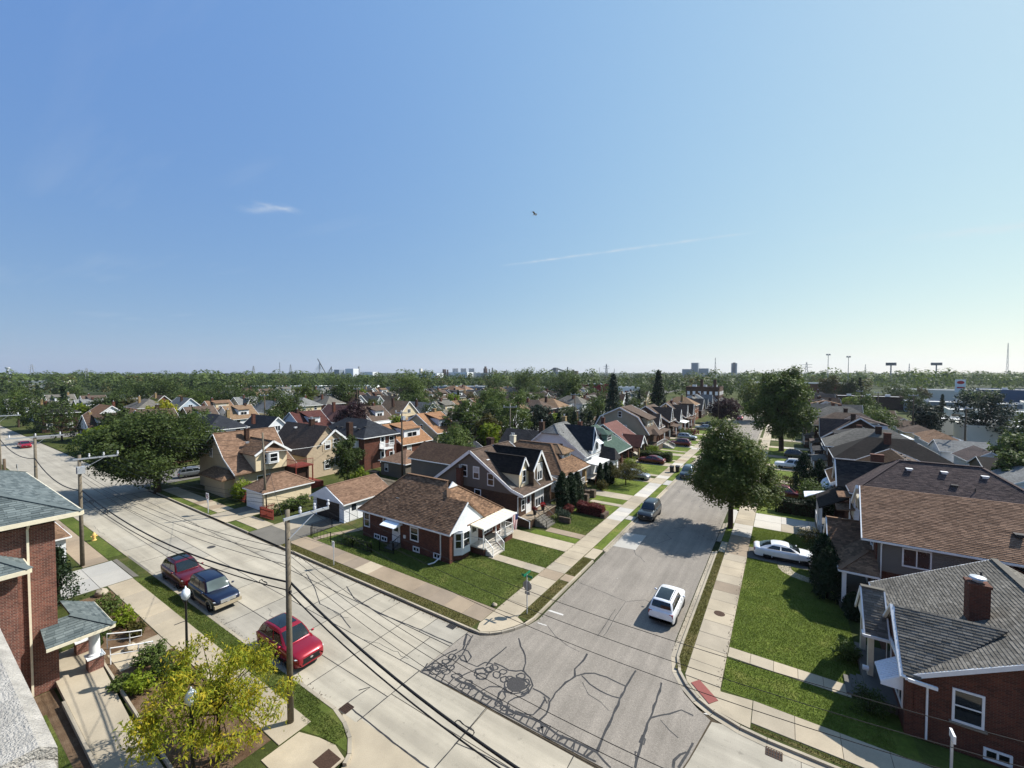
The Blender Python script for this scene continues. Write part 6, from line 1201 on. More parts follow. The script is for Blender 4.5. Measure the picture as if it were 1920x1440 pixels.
# notable trees
tree('street_tree', 'olive brown street tree overhanging the side road', (-4.75, 51.7, 0), 4.1, 2.8, 11.3, 'leaf_maple', 52000, .26, 40, 3, .27, barkm='bark', shape='egg', clump=12, nl=14, sub=.34)
tree('shade_tree', 'broad dark shade tree by the stop sign on the left', (-75.7, 21.9, ZL), 7.5, 2.4, 11.8, 'leaf_dark', 42000, .36, 40, 5, .42, shape='flat', clump=12, nl=12, sub=.3)
tree('locust_tree', 'yellowing locust tree at the lower left', (-21.0, 8.0, ZL), 3.1, 1.1, 5.2, 'leaf_yellow', 14000, .19, 40, 8, .09, shape='flat', clump=30, sig=.17, droop=2.2, ratio=.3, nl=28, sub=.2, pw=.7, barkm='bark_dark', jit=.7)
tree('lawn_tree', 'small spreading grey green tree on a front lawn', (-20.2, 62.9, ZL), 2.5, 1.1, 3.6, 'leaf_olive', 6000, .17, 14, 9, .09, shape='flat', nl=9)
tree('tall_tree', 'tall dense green tree on the right verge', (-.3, 108.2, ZL), 5.9, 2.0, 18.6, 'leaf_mid', 26000, .5, 44, 10, .5, shape='egg', nl=8, sub=.3)
tree('street_tree', 'rusty round tree far along the right kerb', (-8.2, 170.0, 0), 6.2, 2.0, 14.6, 'leaf_maple', 8000, .6, 18, 11, .35)
tree('purple_tree', 'dark purple leaved tree far along the left kerb', (-16.9, 156, ZL), 5.2, 1.4, 9.2, 'leaf_purple', 7000, .55, 16, 12, .3)
tree('yard_tree', 'dark leafy tree behind the white garage', (-55, 38.6, ZL), 2.4, .8, 7.8, 'leaf_dark', 8000, .26, 14, 13, .16)
tree('yard_tree', 'round green tree in the yard behind the grey house', (-50.3, 57, ZL), 3.7, .6, 7.2, 'leaf_mid', 9000, .3, 16, 14, .2)
tree('yard_tree', 'pale green sapling beside the white garage', (-49.5, 36.8, ZL), 1.2, .6, 4.6, 'leaf_lime', 2500, .2, 8, 15, .07)
bush('lime green bush in front of the beige house', (-61.6, 27.0, ZL), 2.2, 1.7, 3.0, 'leaf_lime', 4500, .22, 16); 
tree('purple_tree', 'purple leaved tree between white houses on the second street', (-96, 69.5, ZL), 4.4, 1.4, 10.2, 'leaf_purple', 7000, .45, 14, 17, .22)
for i, (x, y, z, r, k, nm) in enumerate(((-61.2, 73.5, 12.0, 3.8, 'leaf_mid', 'leftmost of the tall backyard trees beyond the tan dormer house'), (-59.0, 82.9, 12.6, 4.6, 'leaf_mid', 'tallest backyard tree beyond the tan dormer house'), (-51.5, 79.8, 12.3, 4.4, 'leaf_mid', 'broad backyard tree behind the crossarm pole'), (-49.5, 88.5, 10.7, 3.4, 'leaf_spruce', 'grey green backyard tree right of the crossarm pole'), (-54, 72, 8.2, 3.2, 'leaf_olive', 'low olive tree under the tall backyard trees'), (-52, 70.6, 7.4, 2.4, 'leaf_lime', 'yellowish small tree at the foot of the crossarm pole'),
        (-142.4, 133.9, 17.3, 7.8, 'leaf_mid', 'big round green tree standing above the rooftops left of centre'), (-135.4, 222.1, 19.0, 8.5, 'leaf_mid', 'left one of two lacy trees on the skyline'), (-128, 262, 19.6, 9.5, 'leaf_mid', 'right one of two lacy trees on the skyline'), (-96.9, 199.5, 14.4, 8.5, 'leaf_dark', 'wide dark tree below the skyline right of centre'), (-72.1, 156.0, 16.6, 3.6, 'leaf_mid', 'narrow tall tree near the centre skyline'),
        (-153, 77.1, 10.4, 7.2, 'leaf_dark', 'round dark tree before the white warehouse'), (-147.0, 101.0, 14.0, 6.4, 'leaf_dark', 'dark tree right of the rusty tree by the warehouse'), (-157, 91.7, 12.6, 4.8, 'leaf_maple', 'rusty tree in front of the white warehouse'), (-238.6, 71.0, 13.1, 12.0, 'leaf_dark', 'vast dark tree left of the white warehouse'), (-216, 85.0, 11.6, 11.5, 'leaf_dark', 'spreading dark tree touching the white warehouse'), (-205, 46, 8.6, 6.0, 'leaf_dark', 'dark bushy tree beside the far brick houses'), (-150.0, 44.5, 8.6, 4.2, 'leaf_yellow', 'yellow topped tree behind the shade tree'),
        (20.9, 288.5, 14.3, 5.4, 'leaf_olive', 'brownish tree among far roofs on the right'), (29.9, 287.8, 14.3, 4.6, 'leaf_dark', 'dark tree among far roofs on the right'), (40.6, 146, 13.2, 5.0, 'leaf_spruce', 'dark pine behind the garages at the right edge'), (45.5, 132, 10.6, 4.6, 'leaf_dark', 'wide tree at the right edge behind the garages'), (31.8, 152, 8.8, 3.2, 'leaf_spruce', 'thin pine between the alley garages'), (33.6, 104, 7.3, 3.6, 'leaf_mid', 'bushy tree by the white alley fence'), (28.5, 90, 6.0, 2.4, 'leaf_mid', 'low tree by the alley at the right edge'), (-86, 118, 12.5, 5.5, 'leaf_mid', 'leafy tree in front of the flat brown apartment roofs'), (-78, 128, 11.5, 4.6, 'leaf_mid', 'green tree left of the dark spruces'),
        (-106, 31, 8.6, 4.6, 'leaf_olive', 'olive green tree across the second street'), (-116, 27.5, 7.0, 4.2, 'leaf_mid', 'pale leafed tree at the far verge of the main road'), (-124, 26.5, 6.0, 3.6, 'leaf_lime', 'lime tree near the far stop on the main road'), (-140, 34, 8.2, 5, 'leaf_dark', 'dark spreading tree before the brown ranch roof'))):
    tree('yard_tree' if z < 15 else 'tall_tree', nm, (x, y, ZL), r, max(.8, z * .12), z, k, int(4500 + 300 * r), .3 + .0016 * math.hypot(x, y), 14, 60 + i, .12 + r * .04, sub=.45)
for i, (x, y, h_) in enumerate(((-46.6, 88.2, 9.0), (-45.2, 89.9, 9.4), (-43.9, 91.6, 9.2), (-42.8, 93.4, 9.5), (-41.6, 95.4, 9.1), (-40.3, 97.4, 9.3), (-39.0, 99.2, 8.6))): cone_tree('cedar_tree', '%s dark cedar in the clipped row behind the white house' % ('first', 'second', 'third', 'fourth', 'fifth', 'sixth', 'last')[i], (x, y, ZL), 1.15, h_ - 1.8, 'leaf_cedar', 2600, .3, 100 + i)
cone_tree('spruce_tree', 'tall ragged spruce left of the gambrel house', (-41.2, 116.4, ZL), 3.9, 16.3, 'leaf_spruce', 5200, .55, 110, kind='spruce'); cone_tree('spruce_tree', 'tall dense dark spruce before the brown apartment block', (-37.9, 154.5, ZL), 4.2, 17.3, 'leaf_cedar', 6000, .6, 111, kind='spruce'); cone_tree('spruce_tree', 'pointed spruce at the far right rooftops', (34.2, 291, ZL), 3.4, 13.8, 'leaf_cedar', 2600, .7, 112, kind='spruce')
for i, (x, y, h_, r, nm) in enumerate(((-47.8, 46, 4.4, .75, 'leftmost slim cedar behind the corner house'), (-46.4, 46.6, 3.6, .7, 'second slim cedar behind the corner house'), (-45.0, 47.2, 3.4, .7, 'third slim cedar behind the corner house'), (-43.6, 46.0, 4.0, .8, 'rightmost slim cedar behind the corner house'), (-42.9, 39.2, 3.4, .6, 'lone slim cedar at the corner house roof edge'),
        (-23.2, 47.0, 4.6, .95, 'left one of the tight cedars beside the stone gable'), (-22.6, 48.3, 4.4, .95, 'middle one of the tight cedars beside the stone gable'), (-22.3, 49.4, 4.3, .9, 'right one of the tight cedars beside the stone gable'), (-22.9, 59.2, 3.6, .5, 'left slim cedar before the white porch'), (-22.5, 60.6, 3.5, .5, 'middle slim cedar before the white porch'), (-22.3, 62.2, 3.3, .5, 'right slim cedar before the white porch'), (-23.6, 51.0, 1.8, .5, 'small cedar beside the yellow brick stair'),
        (2.9, 41.5, 4.2, .95, 'tall clipped yew beside the white saloon'), (3.1, 39.6, 3.8, .9, 'dark clipped yew by the brown porch post'), (4.35, 37.4, 1.7, .55, 'small pointed shrub by the grey porch'), (2.6, 73.2, 5.6, 1.2, 'left pointed cedar beyond the white awning'), (4.4, 72.0, 5.0, 1.0, 'right pointed cedar beyond the white awning'))):
    cone_tree('cedar_tree', nm, (x, y, ZL), r, h_, 'leaf_cedar', int(3200 + 2400 * r), .15 + .0012 * y, 130 + i)
# shrubs and hedges
hedge('clipped dark red barberry hedge beside the footway', -21.2, -17.9, 47.0, 48.0, 1.15, 'leaf_barberry', 5000, .13, 1, z=.12); bush('round dark red barberry at the hedge end', (-21.9, 46.2, ZL), .75, .75, 1.3, 'leaf_barberry', 1500, .12, 2)
solo('garden_wall', MB().box(-18.0, -17.5, 46.7, 48.2, .1, .62), 'stone_wall', 'low stone wall under the red hedge', 'wall'); bush('spreading blue green juniper by the concrete steps', (-21.6, 44.0, ZL), 1.3, 1.0, 1.2, 'leaf_spruce', 1800, .13, 3)
hedge('clipped dark green hedge beside the maroon saloon', -24.2, -18.0, 83.0, 84.6, 1.5, 'leaf_dark', 3500, .22, 4); bush('grey green shrub by the white porch wall', (-22.4, 58.2, ZL), 1.2, 1.0, 1.5, 'leaf_olive', 1500, .16, 5); bush('loose shrub behind the small lawn tree', (-22.8, 64.6, ZL), 1.2, 1.2, 2.0, 'leaf_olive', 1500, .18, 6)
bush('flowering bush at the red porch pier', (-22.6, 72.4, ZL), 1.3, 1.4, 2.4, 'leaf_lime', 1500, .2, 7); bush('bush by the small white porch gable', (-22.4, 86.8, ZL), 1.3, 1.5, 2.6, 'leaf_lime', 1400, .22, 8); bush('brown clipped bush on a far left lawn', (-20.8, 122, ZL), 1.8, 1.8, 2.0, 'leaf_barberry', 900, .3, 9); bush('green bush beside the far brown bush', (-22, 119, ZL), 2.0, 2.0, 2.2, 'leaf_mid', 900, .3, 10)
bush('hydrangea with pale heads by the grey porch steps', (3.5, 31.6, ZL), .85, .8, 1.2, 'leaf_mid', 1500, .12, 11); bush('round clipped box shrub below the porch awning', (3.9, 27.4, ZL), .95, 1.0, 1.2, 'leaf_dark', 2200, .09, 12)
hedge('long dark hedge behind the white saloon', -.6, 5, 60.6, 62.2, 1.5, 'leaf_cedar', 3500, .2, 13); bush('loose green tree-like shrub over the dark hedge', (3.4, 63.4, ZL), 2.2, 2.2, 4.0, 'leaf_mid', 3000, .24, 14); bush('grey shrub at the shaded porch railing', (2.6, 50.4, ZL), 1.2, 1.6, 2.0, 'leaf_olive', 1800, .15, 15); bush('dark shrub in front of the shaded porch', (3.0, 48.6, ZL), 1.4, 1.2, 1.5, 'leaf_dark', 1800, .15, 16)
bush('pale shrub row beyond the maroon car on the right', (1.5, 76, ZL), 2.6, 1.0, 1.8, 'leaf_olive', 1800, .22, 17); bush('vine heaped along the cream garage wall', (-51.2, 28.2, ZL), 1.2, 2.4, 1.9, 'leaf_mid', 3200, .2, 18); bush('weedy thicket between the two garages', (-50.5, 33.5, ZL), 1.4, 2.6, 1.7, 'leaf_olive', 2600, .2, 19); bush('dark flower shrubs inside the low wire fence', (-36.2, 25.8, ZL), 1.8, .5, 1.0, 'leaf_dark', 1300, .12, 20); bush('shrub at the end of the low wire fence', (-33.6, 25.9, ZL), .7, .5, 1.1, 'leaf_mid', 900, .12, 21)
bush('garden shrubs behind the hip roofed garage', (-47, 50.6, ZL), 2.6, 1.6, 2.2, 'leaf_mid', 2000, .2, 22)
for i, (x, y, rx, ry, h_, k, nm) in enumerate(((-31.3, 8.5, .75, .75, 1.25, 'leaf_mid', 'leafy green bush by the white handrail'), (-29.7, 8.6, 1.2, .7, 1.2, 'leaf_mid', 'low green bush in the mulch bed'), (-29.2, 7.4, 1.0, .8, 1.0, 'leaf_lime', 'yellow green plants in the mulch bed'), (-30.0, 6.9, .7, .5, .8, 'leaf_mid', 'small plant beside the ramp'), (-28.2, 9.0, 1.2, .6, .8, 'leaf_lime', 'yellowing flowers near the lamp post'), (-40.3, 8.6, 1.8, .9, 1.3, 'leaf_mid', 'spreading juniper behind the porch roof'), (-38, 8.9, 1.2, .7, 1.1, 'leaf_lime', 'lime shrub beyond the front walk'), (-35.6, 9.0, .9, .6, .9, 'leaf_olive', 'dry tufts along the front walk'), (-36.6, 7.4, .9, .5, 1.3, 'leaf_dark', 'dark shrub behind the porch column'))):
    bush(nm, (x, y, ZL), rx, ry, h_, k, 1600, .14, 200 + i)
cone_tree('spruce_tree', 'dark young spruce against the brick building', (-45.2, 7.0, ZL), 1.5, 4.2, 'leaf_cedar', 4000, .2, 220, kind='spruce')
def pot(label, x, y, z, leafm):
    t = thing('flower_pot', label, 'flower pot', (x, y, z)); part(t, 'pot', MB().lathe([(.16, 0), (.24, .42), (.26, .46), (.22, .46)], 12, (x, y, z)), 'iron_dark', True); rs = np.random.RandomState(int(x * -7 + y)); p, nr = blob_points(rs, [(0, 0, .68, .34, .34, .26)], 500, 5, .04, .3); link(bpy.data.objects.new('flowers', npmesh('flowers', leafquads(rs, p, nr, .1, .7, .6), 4, leafm)), t)
pot('black pot of salmon flowers by the white front door', -23.7, 41.0, 1.1, 'leaf_barberry'); pot('black pot of bright red flowers on the brown porch', -23.7, 42.9, 1.1, 'petal_red')
# grass blades on the near lawns
def blades(name, label, rects, dens, mat, h=.07, seed=1):
    rs = np.random.RandomState(seed); P = []
    for x0, x1, y0, y1 in rects: n = int((x1 - x0) * (y1 - y0) * dens); P.append(np.stack([rs.uniform(x0, x1, n), rs.uniform(y0, y1, n), np.full(n, ZL + .012)], 1))
    P = np.concatenate(P); n = len(P); a = rs.uniform(0, 6.283, n); hh = h * rs.uniform(.5, 1.5, n); w = .012 + .012 * rs.uniform(0, 1, n); d = np.stack([np.cos(a), np.sin(a), np.zeros(n)], 1)
    ln = rs.normal(0, .55, (n, 2)) * hh[:, None]; q = np.empty((n, 3, 3)); q[:, 0] = P - d * w[:, None]; q[:, 1] = P + d * w[:, None]; q[:, 2] = P; q[:, 2, :2] += ln; q[:, 2, 2] += hh
    o = link(bpy.data.objects.new(name, npmesh(name, q.reshape(-1, 3), 3, mat))); tag(o, label, 'grass', kind='stuff')
blades('grass', 'short grass blades on the corner house lawns', [(-25, -17.38, 24.45, 30.9), (-23.4, -17.38, 32.0, 36.0), (-38, -25, 24.4, 27.9), (-22, -17.4, 40.9, 46.6)], 330, 'blade', .06, 1)
blades('grass', 'bright grass blades on the lawns at the right', [(-2.6, 4.0, 29.2, 44.2), (-2.6, 4.6, 25.05, 28.0), (-2.6, 2.6, 47.2, 53.4)], 420, 'blade_bright', .06, 2)
blades('grass', 'dry grass blades on the verges', [(-42, -17.5, 21.8, 22.56), (-15.48, -14.65, 24.7, 30.8), (-5.08, -4.54, 25.4, 44.2), (-1, 14, 22.97, 23.2), (-15.48, -14.65, 32.1, 35.8)], 420, 'blade_dry', .07, 3)
blades('grass', 'green grass blades on the verge with the wooden pole', [(-44.5, -20, 11.46, 12.46), (-20, -17.3, 11.2, 12.1), (-30.5, -20, 2.3, 4.2)], 450, 'blade', .07, 4)

# ------------------------------------------------------------------ vehicles
# built nose towards +x, origin on the ground under the middle
CARS = dict(
    suv=dict(L=4.75, W=1.92, wb=2.82, R=.37, zs=.30, hood=(.98, 1.06), belt=1.10, roof=1.72, ws=(.98, .18), rw=(-1.75, -2.22), tail=1.08, nose=.85),
    boxy=dict(L=4.85, W=1.87, wb=2.88, R=.37, zs=.34, hood=(1.04, 1.10), belt=1.14, roof=1.80, ws=(.92, .30), rw=(-2.05, -2.30), tail=1.12, nose=.90),
    mini=dict(L=4.25, W=1.80, wb=2.57, R=.36, zs=.32, hood=(1.04, 1.10), belt=1.10, roof=1.68, ws=(.78, .28), rw=(-1.72, -2.0), tail=1.10, nose=.92),
    saloon=dict(L=4.88, W=1.86, wb=2.83, R=.35, zs=.24, hood=(.78, .96), belt=.97, roof=1.45, ws=(1.22, .28), rw=(-.95, -2.02), tail=1.0, nose=.72),
    wagon=dict(L=4.7, W=1.83, wb=2.75, R=.34, zs=.28, hood=(.88, 1.0), belt=1.04, roof=1.58, ws=(.98, .18), rw=(-1.85, -2.2), tail=1.02, nose=.78))
_CM = {}
def carmesh(kind):
    if kind in _CM: return _CM[kind]
    c = CARS[kind]; L, W, wb, Rw, zs = c['L'], c['W'], c['wb'], c['R'], c['zs']; hl = L / 2; hw = W / 2; fx, rx = wb / 2 + .05, -wb / 2 + .05; out = {}
    xs = set(np.linspace(-hl, hl, 17).round(3)); ar = Rw * 1.16; ne, te = .55, .32
    for k in range(8): xs.add(round(hl - ne * (1 - math.sin(math.pi / 2 * k / 7)), 3)); xs.add(round(-hl + te * (1 - math.sin(math.pi / 2 * k / 7)), 3))
    for wx in (fx, rx):
        for k in range(9): xs.add(round(wx - ar * math.cos(math.pi * k / 8), 3))
    xs = sorted(xs)
    def top(x):
        if x > c['ws'][0] - .02:
            t = (x - c['ws'][0]) / (hl - c['ws'][0]); z = c['hood'][1] + (c['hood'][0] - c['hood'][1]) * t * t
            if x > hl - ne: q = (x - hl + ne) / ne; z = c['nose'] - .12 + (z - c['nose'] + .12) * math.sqrt(max(0, 1 - q * q * .96))
            return z
        if x < c['rw'][1] + .02:
            z = c['tail']; q = max(0, (-hl + te - x) / te); return z - .22 * (1 - math.sqrt(max(0, 1 - q * q)))
        return c['belt']
    def width(x):
        t = abs(x) / hl; w = hw * (1 - .05 * t ** 3); e = ne if x > 0 else te; q = max(0, (abs(x) - hl + e) / e); return w * (1 - (.24 if x > 0 else .13) * (1 - math.sqrt(max(0, 1 - q * q * .98))))
    def bot(x):
        q = max(0, (abs(x) - hl + .3) / .3); z = zs + .1 * q * q
        for wx in (fx, rx):
            d = abs(x - wx)
            if d < ar: z = max(z, math.sqrt(ar * ar - d * d) + .02)
        return z
    b = MB(); S_ = []
    for x in xs:
        w, zt, zb = width(x), top(x), bot(x); zm = max(zb + .02, zs + .26); zh = max(zb + .05, zt - .34); zk = max(zh + .01, zt - .15); z0 = min(zb, zs + .02)
        S_.append([(x, 0, z0), (x, -w * .80, z0 if zb < zs + .12 else zb), (x, -w * .965, zb + .005), (x, -w * .995, zm), (x, -w * 1.0, zh), (x, -w * .985, zk), (x, -w * .945, zt - .055), (x, -w * .87, zt - .008), (x, -w * .5, zt + .025), (x, 0, zt + .035)])
    n = len(S_[0])
    for sgn in (1, -1):
        o = len(b.v); b.v += [(p[0], p[1] * sgn, p[2]) for s in S_ for p in s]
        for i in range(len(S_) - 1):
            for k in range(1, n - 1): b.f.append((o + i * n + k, o + i * n + k + 1, o + (i + 1) * n + k + 1, o + (i + 1) * n + k))
        for i in (0, len(S_) - 1): b.f.append(tuple(o + i * n + k for k in range(0, n)))
    out['body'] = (b, 'paint', 62)
    u = MB(); u.box(-hl + .25, hl - .25, -hw * .78, hw * .78, zs - .06, zs + .1)
    for wx in (fx, rx):
        for s in (-1, 1): u.box(wx - ar * .98, wx + ar * .98, s * hw * .62 - .02, s * hw * .62 + .02, zs, ar + .02); u.box(wx - ar * .97, wx + ar * .97, min(s * hw * .6, s * hw * .9), max(s * hw * .6, s * hw * .9), ar * .96, ar * 1.0)
    out['underbody'] = (u, 'trim_black', False)
    # cabin frustum in paint, panes proud of it
    bz, rz = c['belt'] - .02, c['roof']; wx0, wx1 = c['ws']; rx1, rx0 = c['rw']; wb0 = hw * .88; wr = hw * .68
    m = MB(); P = [(wx0, wb0, bz), (wx1, wr, rz - .05), (rx1, wr, rz - .06), (rx0, wb0 * .94, bz)]
    xm = (wx1 + rx1) / 2; Q = [(wx0, bz), (wx0 + (wx1 - wx0) * .5 + .03, bz + (rz - bz) * .52), (wx1 + .04, rz - .075), (wx1 - .16, rz - .028), (wx1 - .45, rz - .004), (xm, rz + .006), (rx1 + .45, rz - .012), (rx1 + .12, rz - .045), (rx1 - .03, rz - .1), ((rx0 + rx1) / 2 - .03, bz + (rz - bz) * .5), (rx0, bz)]
    o = 0; prof = []
    for i, (x, z) in enumerate(Q):
        t = (z - bz) / (rz - bz); w = (wb0 + (wr - wb0) * t ** 1.25) * (.97 if i in (0, len(Q) - 1) else 1.0); prof.append([(x - .05 * (1 if x > xm else -1), -w, z), (x, -w * .84, z + .035 * t), (x + .04 * (1 if x > xm else -1) * (1 - t), 0, z + .055 * t), (x, w * .84, z + .035 * t), (x - .05 * (1 if x > xm else -1), w, z)])
    for s in prof: m.v += s
    for i in range(len(prof) - 1):
        for k in range(4): m.f.append((i * 5 + k, i * 5 + k + 1, (i + 1) * 5 + k + 1, (i + 1) * 5 + k))
    m.f.append(tuple(i * 5 for i in range(len(prof)))[::-1]); m.f.append(tuple(i * 5 + 4 for i in range(len(prof))))
    out['cabin'] = (m, 'paint', 65)
    def cab(i, v):
        """point on the cabin skin: i along the profile, v -1..1 across"""
        k = min(int(i), len(prof) - 2); f = i - k; c0 = (v + 1) / 2 * 4; j = 0; ys = [-1, -.84, 0, .84, 1]
        while j < 3 and v > ys[j + 1]: j += 1
        q = (v - ys[j]) / (ys[j + 1] - ys[j]); P0, P1 = ([p[j][n_] + (p[j + 1][n_] - p[j][n_]) * q for n_ in range(3)] for p in (prof[k], prof[k + 1])); return [P0[n_] + (P1[n_] - P0[n_]) * f for n_ in range(3)]
    def skin(i0, i1, v0, off, n0=5, n1=9):
        g = MB()
        for a in range(n0 + 1):
            for d in range(n1 + 1): p = cab(i0 + (i1 - i0) * a / n0, -v0 + 2 * v0 * d / n1); g.v.append((p[0] + off[0], p[1], p[2] + off[2]))
        for a in range(n0):
            for d in range(n1): g.f.append((a * (n1 + 1) + d, a * (n1 + 1) + d + 1, (a + 1) * (n1 + 1) + d + 1, (a + 1) * (n1 + 1) + d))
        return g
    out['windscreen'] = (skin(.12, 1.9, .9, (.012, 0, .016)), 'glass', 'all'); out['rear_window'] = (skin(8.1, 9.6 if kind != 'saloon' else 9.8, .86, (-.014, 0, .012)), 'glass', 'all')
    sw = []
    for s in (-1, 1):
        def pt(f, z):  # along the side at height z
            t = (z - bz) / (rz - bz); w = wb0 + (wr - wb0) * t ** 1.25 + .004; xa = wx0 + (wx1 + .05 - wx0) * t; xb = rx0 + (rx1 - .02 - rx0) * t; return (xa + (xb - xa) * f, s * (w + .012), z)
        z0, z1 = bz + .05, rz - .13; cuts = [(.06, .38), (.41, .72), (.75, .93)] if kind != 'saloon' else [(.07, .46), (.49, .84)]
        for a, q in cuts: sw.append((MB().add([pt(a, z0), pt(q, z0), pt(min(q, .95), z1), pt(a + .015, z1)], [(0, 1, 2, 3)]), 'glass', False))
    out['side_window'] = sw
    # wheels
    ws = []
    for wx in (fx, rx):
        for s in (-1, 1): ws.append((wx, s * (hw - .13), Rw))
    out['wheels'] = ws
    # lamps and trim
    nz = c['nose']; fr = MB(); out['grille'] = (MB().box(hl - .16, hl + .012, -.5, .5, nz - .3, nz - .1), 'trim_black', False); out['badge'] = (MB().lathe([(.09, 0), (.09, .03)], 10, (0, 0, 0)), 'chrome', False)
    out['lower_grille'] = (MB().box(hl - .2, hl + .006, -.55, .55, zs + .12, zs + .24), 'trim_black', False)
    hlp = []
    for s in (-1, 1): hlp.append((MB().ball((hl - .27, s * hw * .68, nz - .05), (.2, .26, .085), 10, 7), 'headlight', True))
    out['headlight'] = hlp; tlp = []
    for s in (-1, 1): y0, y1 = sorted((s * hw * .62, s * hw * .9)); tlp.append((MB().box(-hl + .015, -hl + .2, y0, y1, c['tail'] - .36, c['tail'] - .12), 'taillight', False))
    out['taillight'] = tlp; mir = []
    for s in (-1, 1): mir.append((MB().ball((wx0 - .22, s * (hw + .09), bz + .08), (.07, .11, .075), 8, 6), 'paint', 60))
    out['mirror'] = mir; out['number_plate'] = (MB().box(-hl - .005, -hl + .03, -.26, .26, c['tail'] - .48, c['tail'] - .36), 'sign_white', False)
    out['bumper'] = (MB().box(-hl + .0, -hl + .2, -hw * .86, hw * .86, zs, zs + .22), 'trim_black', False); hd = []
    for s in (-1, 1):
        for x in (.15, -.85): hd.append((MB().box(x - .1, x + .1, min(s * hw, s * (hw + .03)), max(s * hw, s * (hw + .03)), c['belt'] - .22, c['belt'] - .18), 'paint', False))
    out['door_handle'] = hd; rl = []
    for s in (-1, 1): rl.append((MB().tube([(wx1 - .15, s * wr * .9, rz), (wx1 - .3, s * wr * .9, rz + .06), (rx1 + .3, s * wr * .9, rz + .06), (rx1 + .15, s * wr * .9, rz)], .02, 6), 'rail', True))
    out['roof_rail'] = rl; out['sunroof'] = (skin(3.3, 6.9, .76, (0, 0, .014)), 'glass', 'all')
    out['sill'] = [(MB().box(rx + ar, fx - ar, min(s * hw * .985, s * hw * 1.012), max(s * hw * .985, s * hw * 1.012), zs, zs + .16), 'trim_black', False) for s in (-1, 1)]; _CM[kind] = out; return out
_CO = {}
def car(kind, label, loc, rot, paint, glass='car_glass', rim='rim_silver', sunroof=False, rails=True, name='parked_car', cat='car', sill='trim_black', group=None, plate=True):
    d = carmesh(kind); t = thing(name, label, cat, loc, group); t.rotation_euler = (0, 0, R(rot))
    def put(nm, spec, parent=t, key=None):
        mb, mat, sm = spec; mat = {'paint': paint, 'glass': glass, 'rail': 'trim_black'}.get(mat, mat); k = (kind, nm, key, mat)
        if k not in _CO: _CO[k] = mesh(nm, MB().add(mb.v, mb.f), mat, sm)
        return link(bpy.data.objects.new(nm, _CO[k]), parent)
    body = put('body', d['body']); put('underbody', d['underbody']); cab = put('cabin', d['cabin']); put('windscreen', d['windscreen']); put('rear_window', d['rear_window'])
    for i, s in enumerate(d['side_window']): put('side_window', s, key=i)
    for i, s in enumerate(d['headlight']): put('headlight', s, key=i)
    for i, s in enumerate(d['taillight']): put('taillight', s, key=i)
    for i, s in enumerate(d['mirror']): put('mirror', s, key=i)
    for i, s in enumerate(d['door_handle']): put('door_handle', s, key=i)
    if rails and kind != 'saloon':
        for i, s in enumerate(d['roof_rail']): put('roof_rail', s, key=i)
    g = put('grille', d['grille']); put('lower_grille', d['lower_grille']); put('bumper', d['bumper']); [put('sill', (q_[0], sill, False), key=i_) for i_, q_ in enumerate(d['sill'])]
    c = CARS[kind]
    bd = put('badge', d['badge'], g); bd.rotation_euler = (0, R(90), 0); bd.location = (c['L'] / 2 + .0, 0, c['nose'] - .2); bd.scale = (.6, 1, 1)
    if plate: put('number_plate', d['number_plate'])
    if sunroof: put('sunroof', d['sunroof'], cab)
    for (x, y, r) in d['wheels']:
        kw = ('wheel', r, rim)
        if kw not in _CO:
            ty = MB().lathe([(r * .62, -.10), (r * .9, -.115), (r, -.08), (r, .08), (r * .9, .115), (r * .62, .10)], 22); ri = MB().lathe([(r * .64, -.06), (r * .64, .085), (r * .56, .095), (r * .5, .05)], 18); sp_ = MB()
            for k in range(5): a = k * 1.2566; sp_.bar((0, 0, .075), (math.cos(a) * r * .6, math.sin(a) * r * .6, .08), .07, .03, (0, 0, 1))
            sp_.lathe([(.07, .05), (.07, .1)], 10); _CO[kw] = (mesh('tyre', ty, 'tyre', True), mesh('rim', ri, 'rim_dark', True), mesh('spokes', sp_, rim))
        w = bpy.data.objects.new('wheel', _CO[kw][0]); link(w, t); w.location = (x, y, r); w.rotation_euler = (R(90) if y < 0 else R(-90), 0, 0)
        rm = link(bpy.data.objects.new('rim', _CO[kw][1]), w); link(bpy.data.objects.new('spokes', _CO[kw][2]), w)
    return t
car('suv', 'bright red crossover parked by the wooden pole', (-25.55, 13.72, 0), 0, 'paint_crimson', sunroof=True, rim='rim_dark', rails=False)
t_ = car('boxy', 'navy blue sport utility with tan lower trim', (-36.3, 13.75, 0), 0, 'paint_navy', 'car_glass_light', sill='cladding_tan'); part_ = link(bpy.data.objects.new('front_bumper', mesh('front_bumper', MB().box(2.25, 2.46, -.88, .88, .42, .66), 'cladding_tan')), t_); link(bpy.data.objects.new('chrome_grille', mesh('chrome_grille', MB().box(2.38, 2.45, -.5, .5, .72, .96), 'chrome')), t_)
for i, x in enumerate((1.49, -1.39)):
    for s in (-1, 1):
        m = MB(); q = [(x + .5 * math.cos(a), .5 * math.sin(a) + .36) for a in np.linspace(.12, 3.02, 12)]; q2 = [(x + .43 * math.cos(a), .43 * math.sin(a) + .36) for a in np.linspace(3.02, .12, 12)]
        y0, y1 = sorted((s * .9, s * .955)); m.prism(q + q2, 'y', y0, y1); link(bpy.data.objects.new('wheel_flare', mesh('wheel_flare', m, 'cladding_tan')), t_)
car('suv', 'maroon crossover parked behind the navy one', (-42.1, 13.8, 0), 0, 'paint_maroon', 'car_glass', sunroof=True)
car('mini', 'white compact sport utility with black roof on the side road', (-6.85, 31.2, .004), 90, 'paint_white', sunroof=True, rim='rim_silver')
car('boxy', 'charcoal sport utility parked facing on the left kerb', (-13.35, 50.8, .004), -90, 'paint_charcoal', 'car_glass', rim='rim_silver')
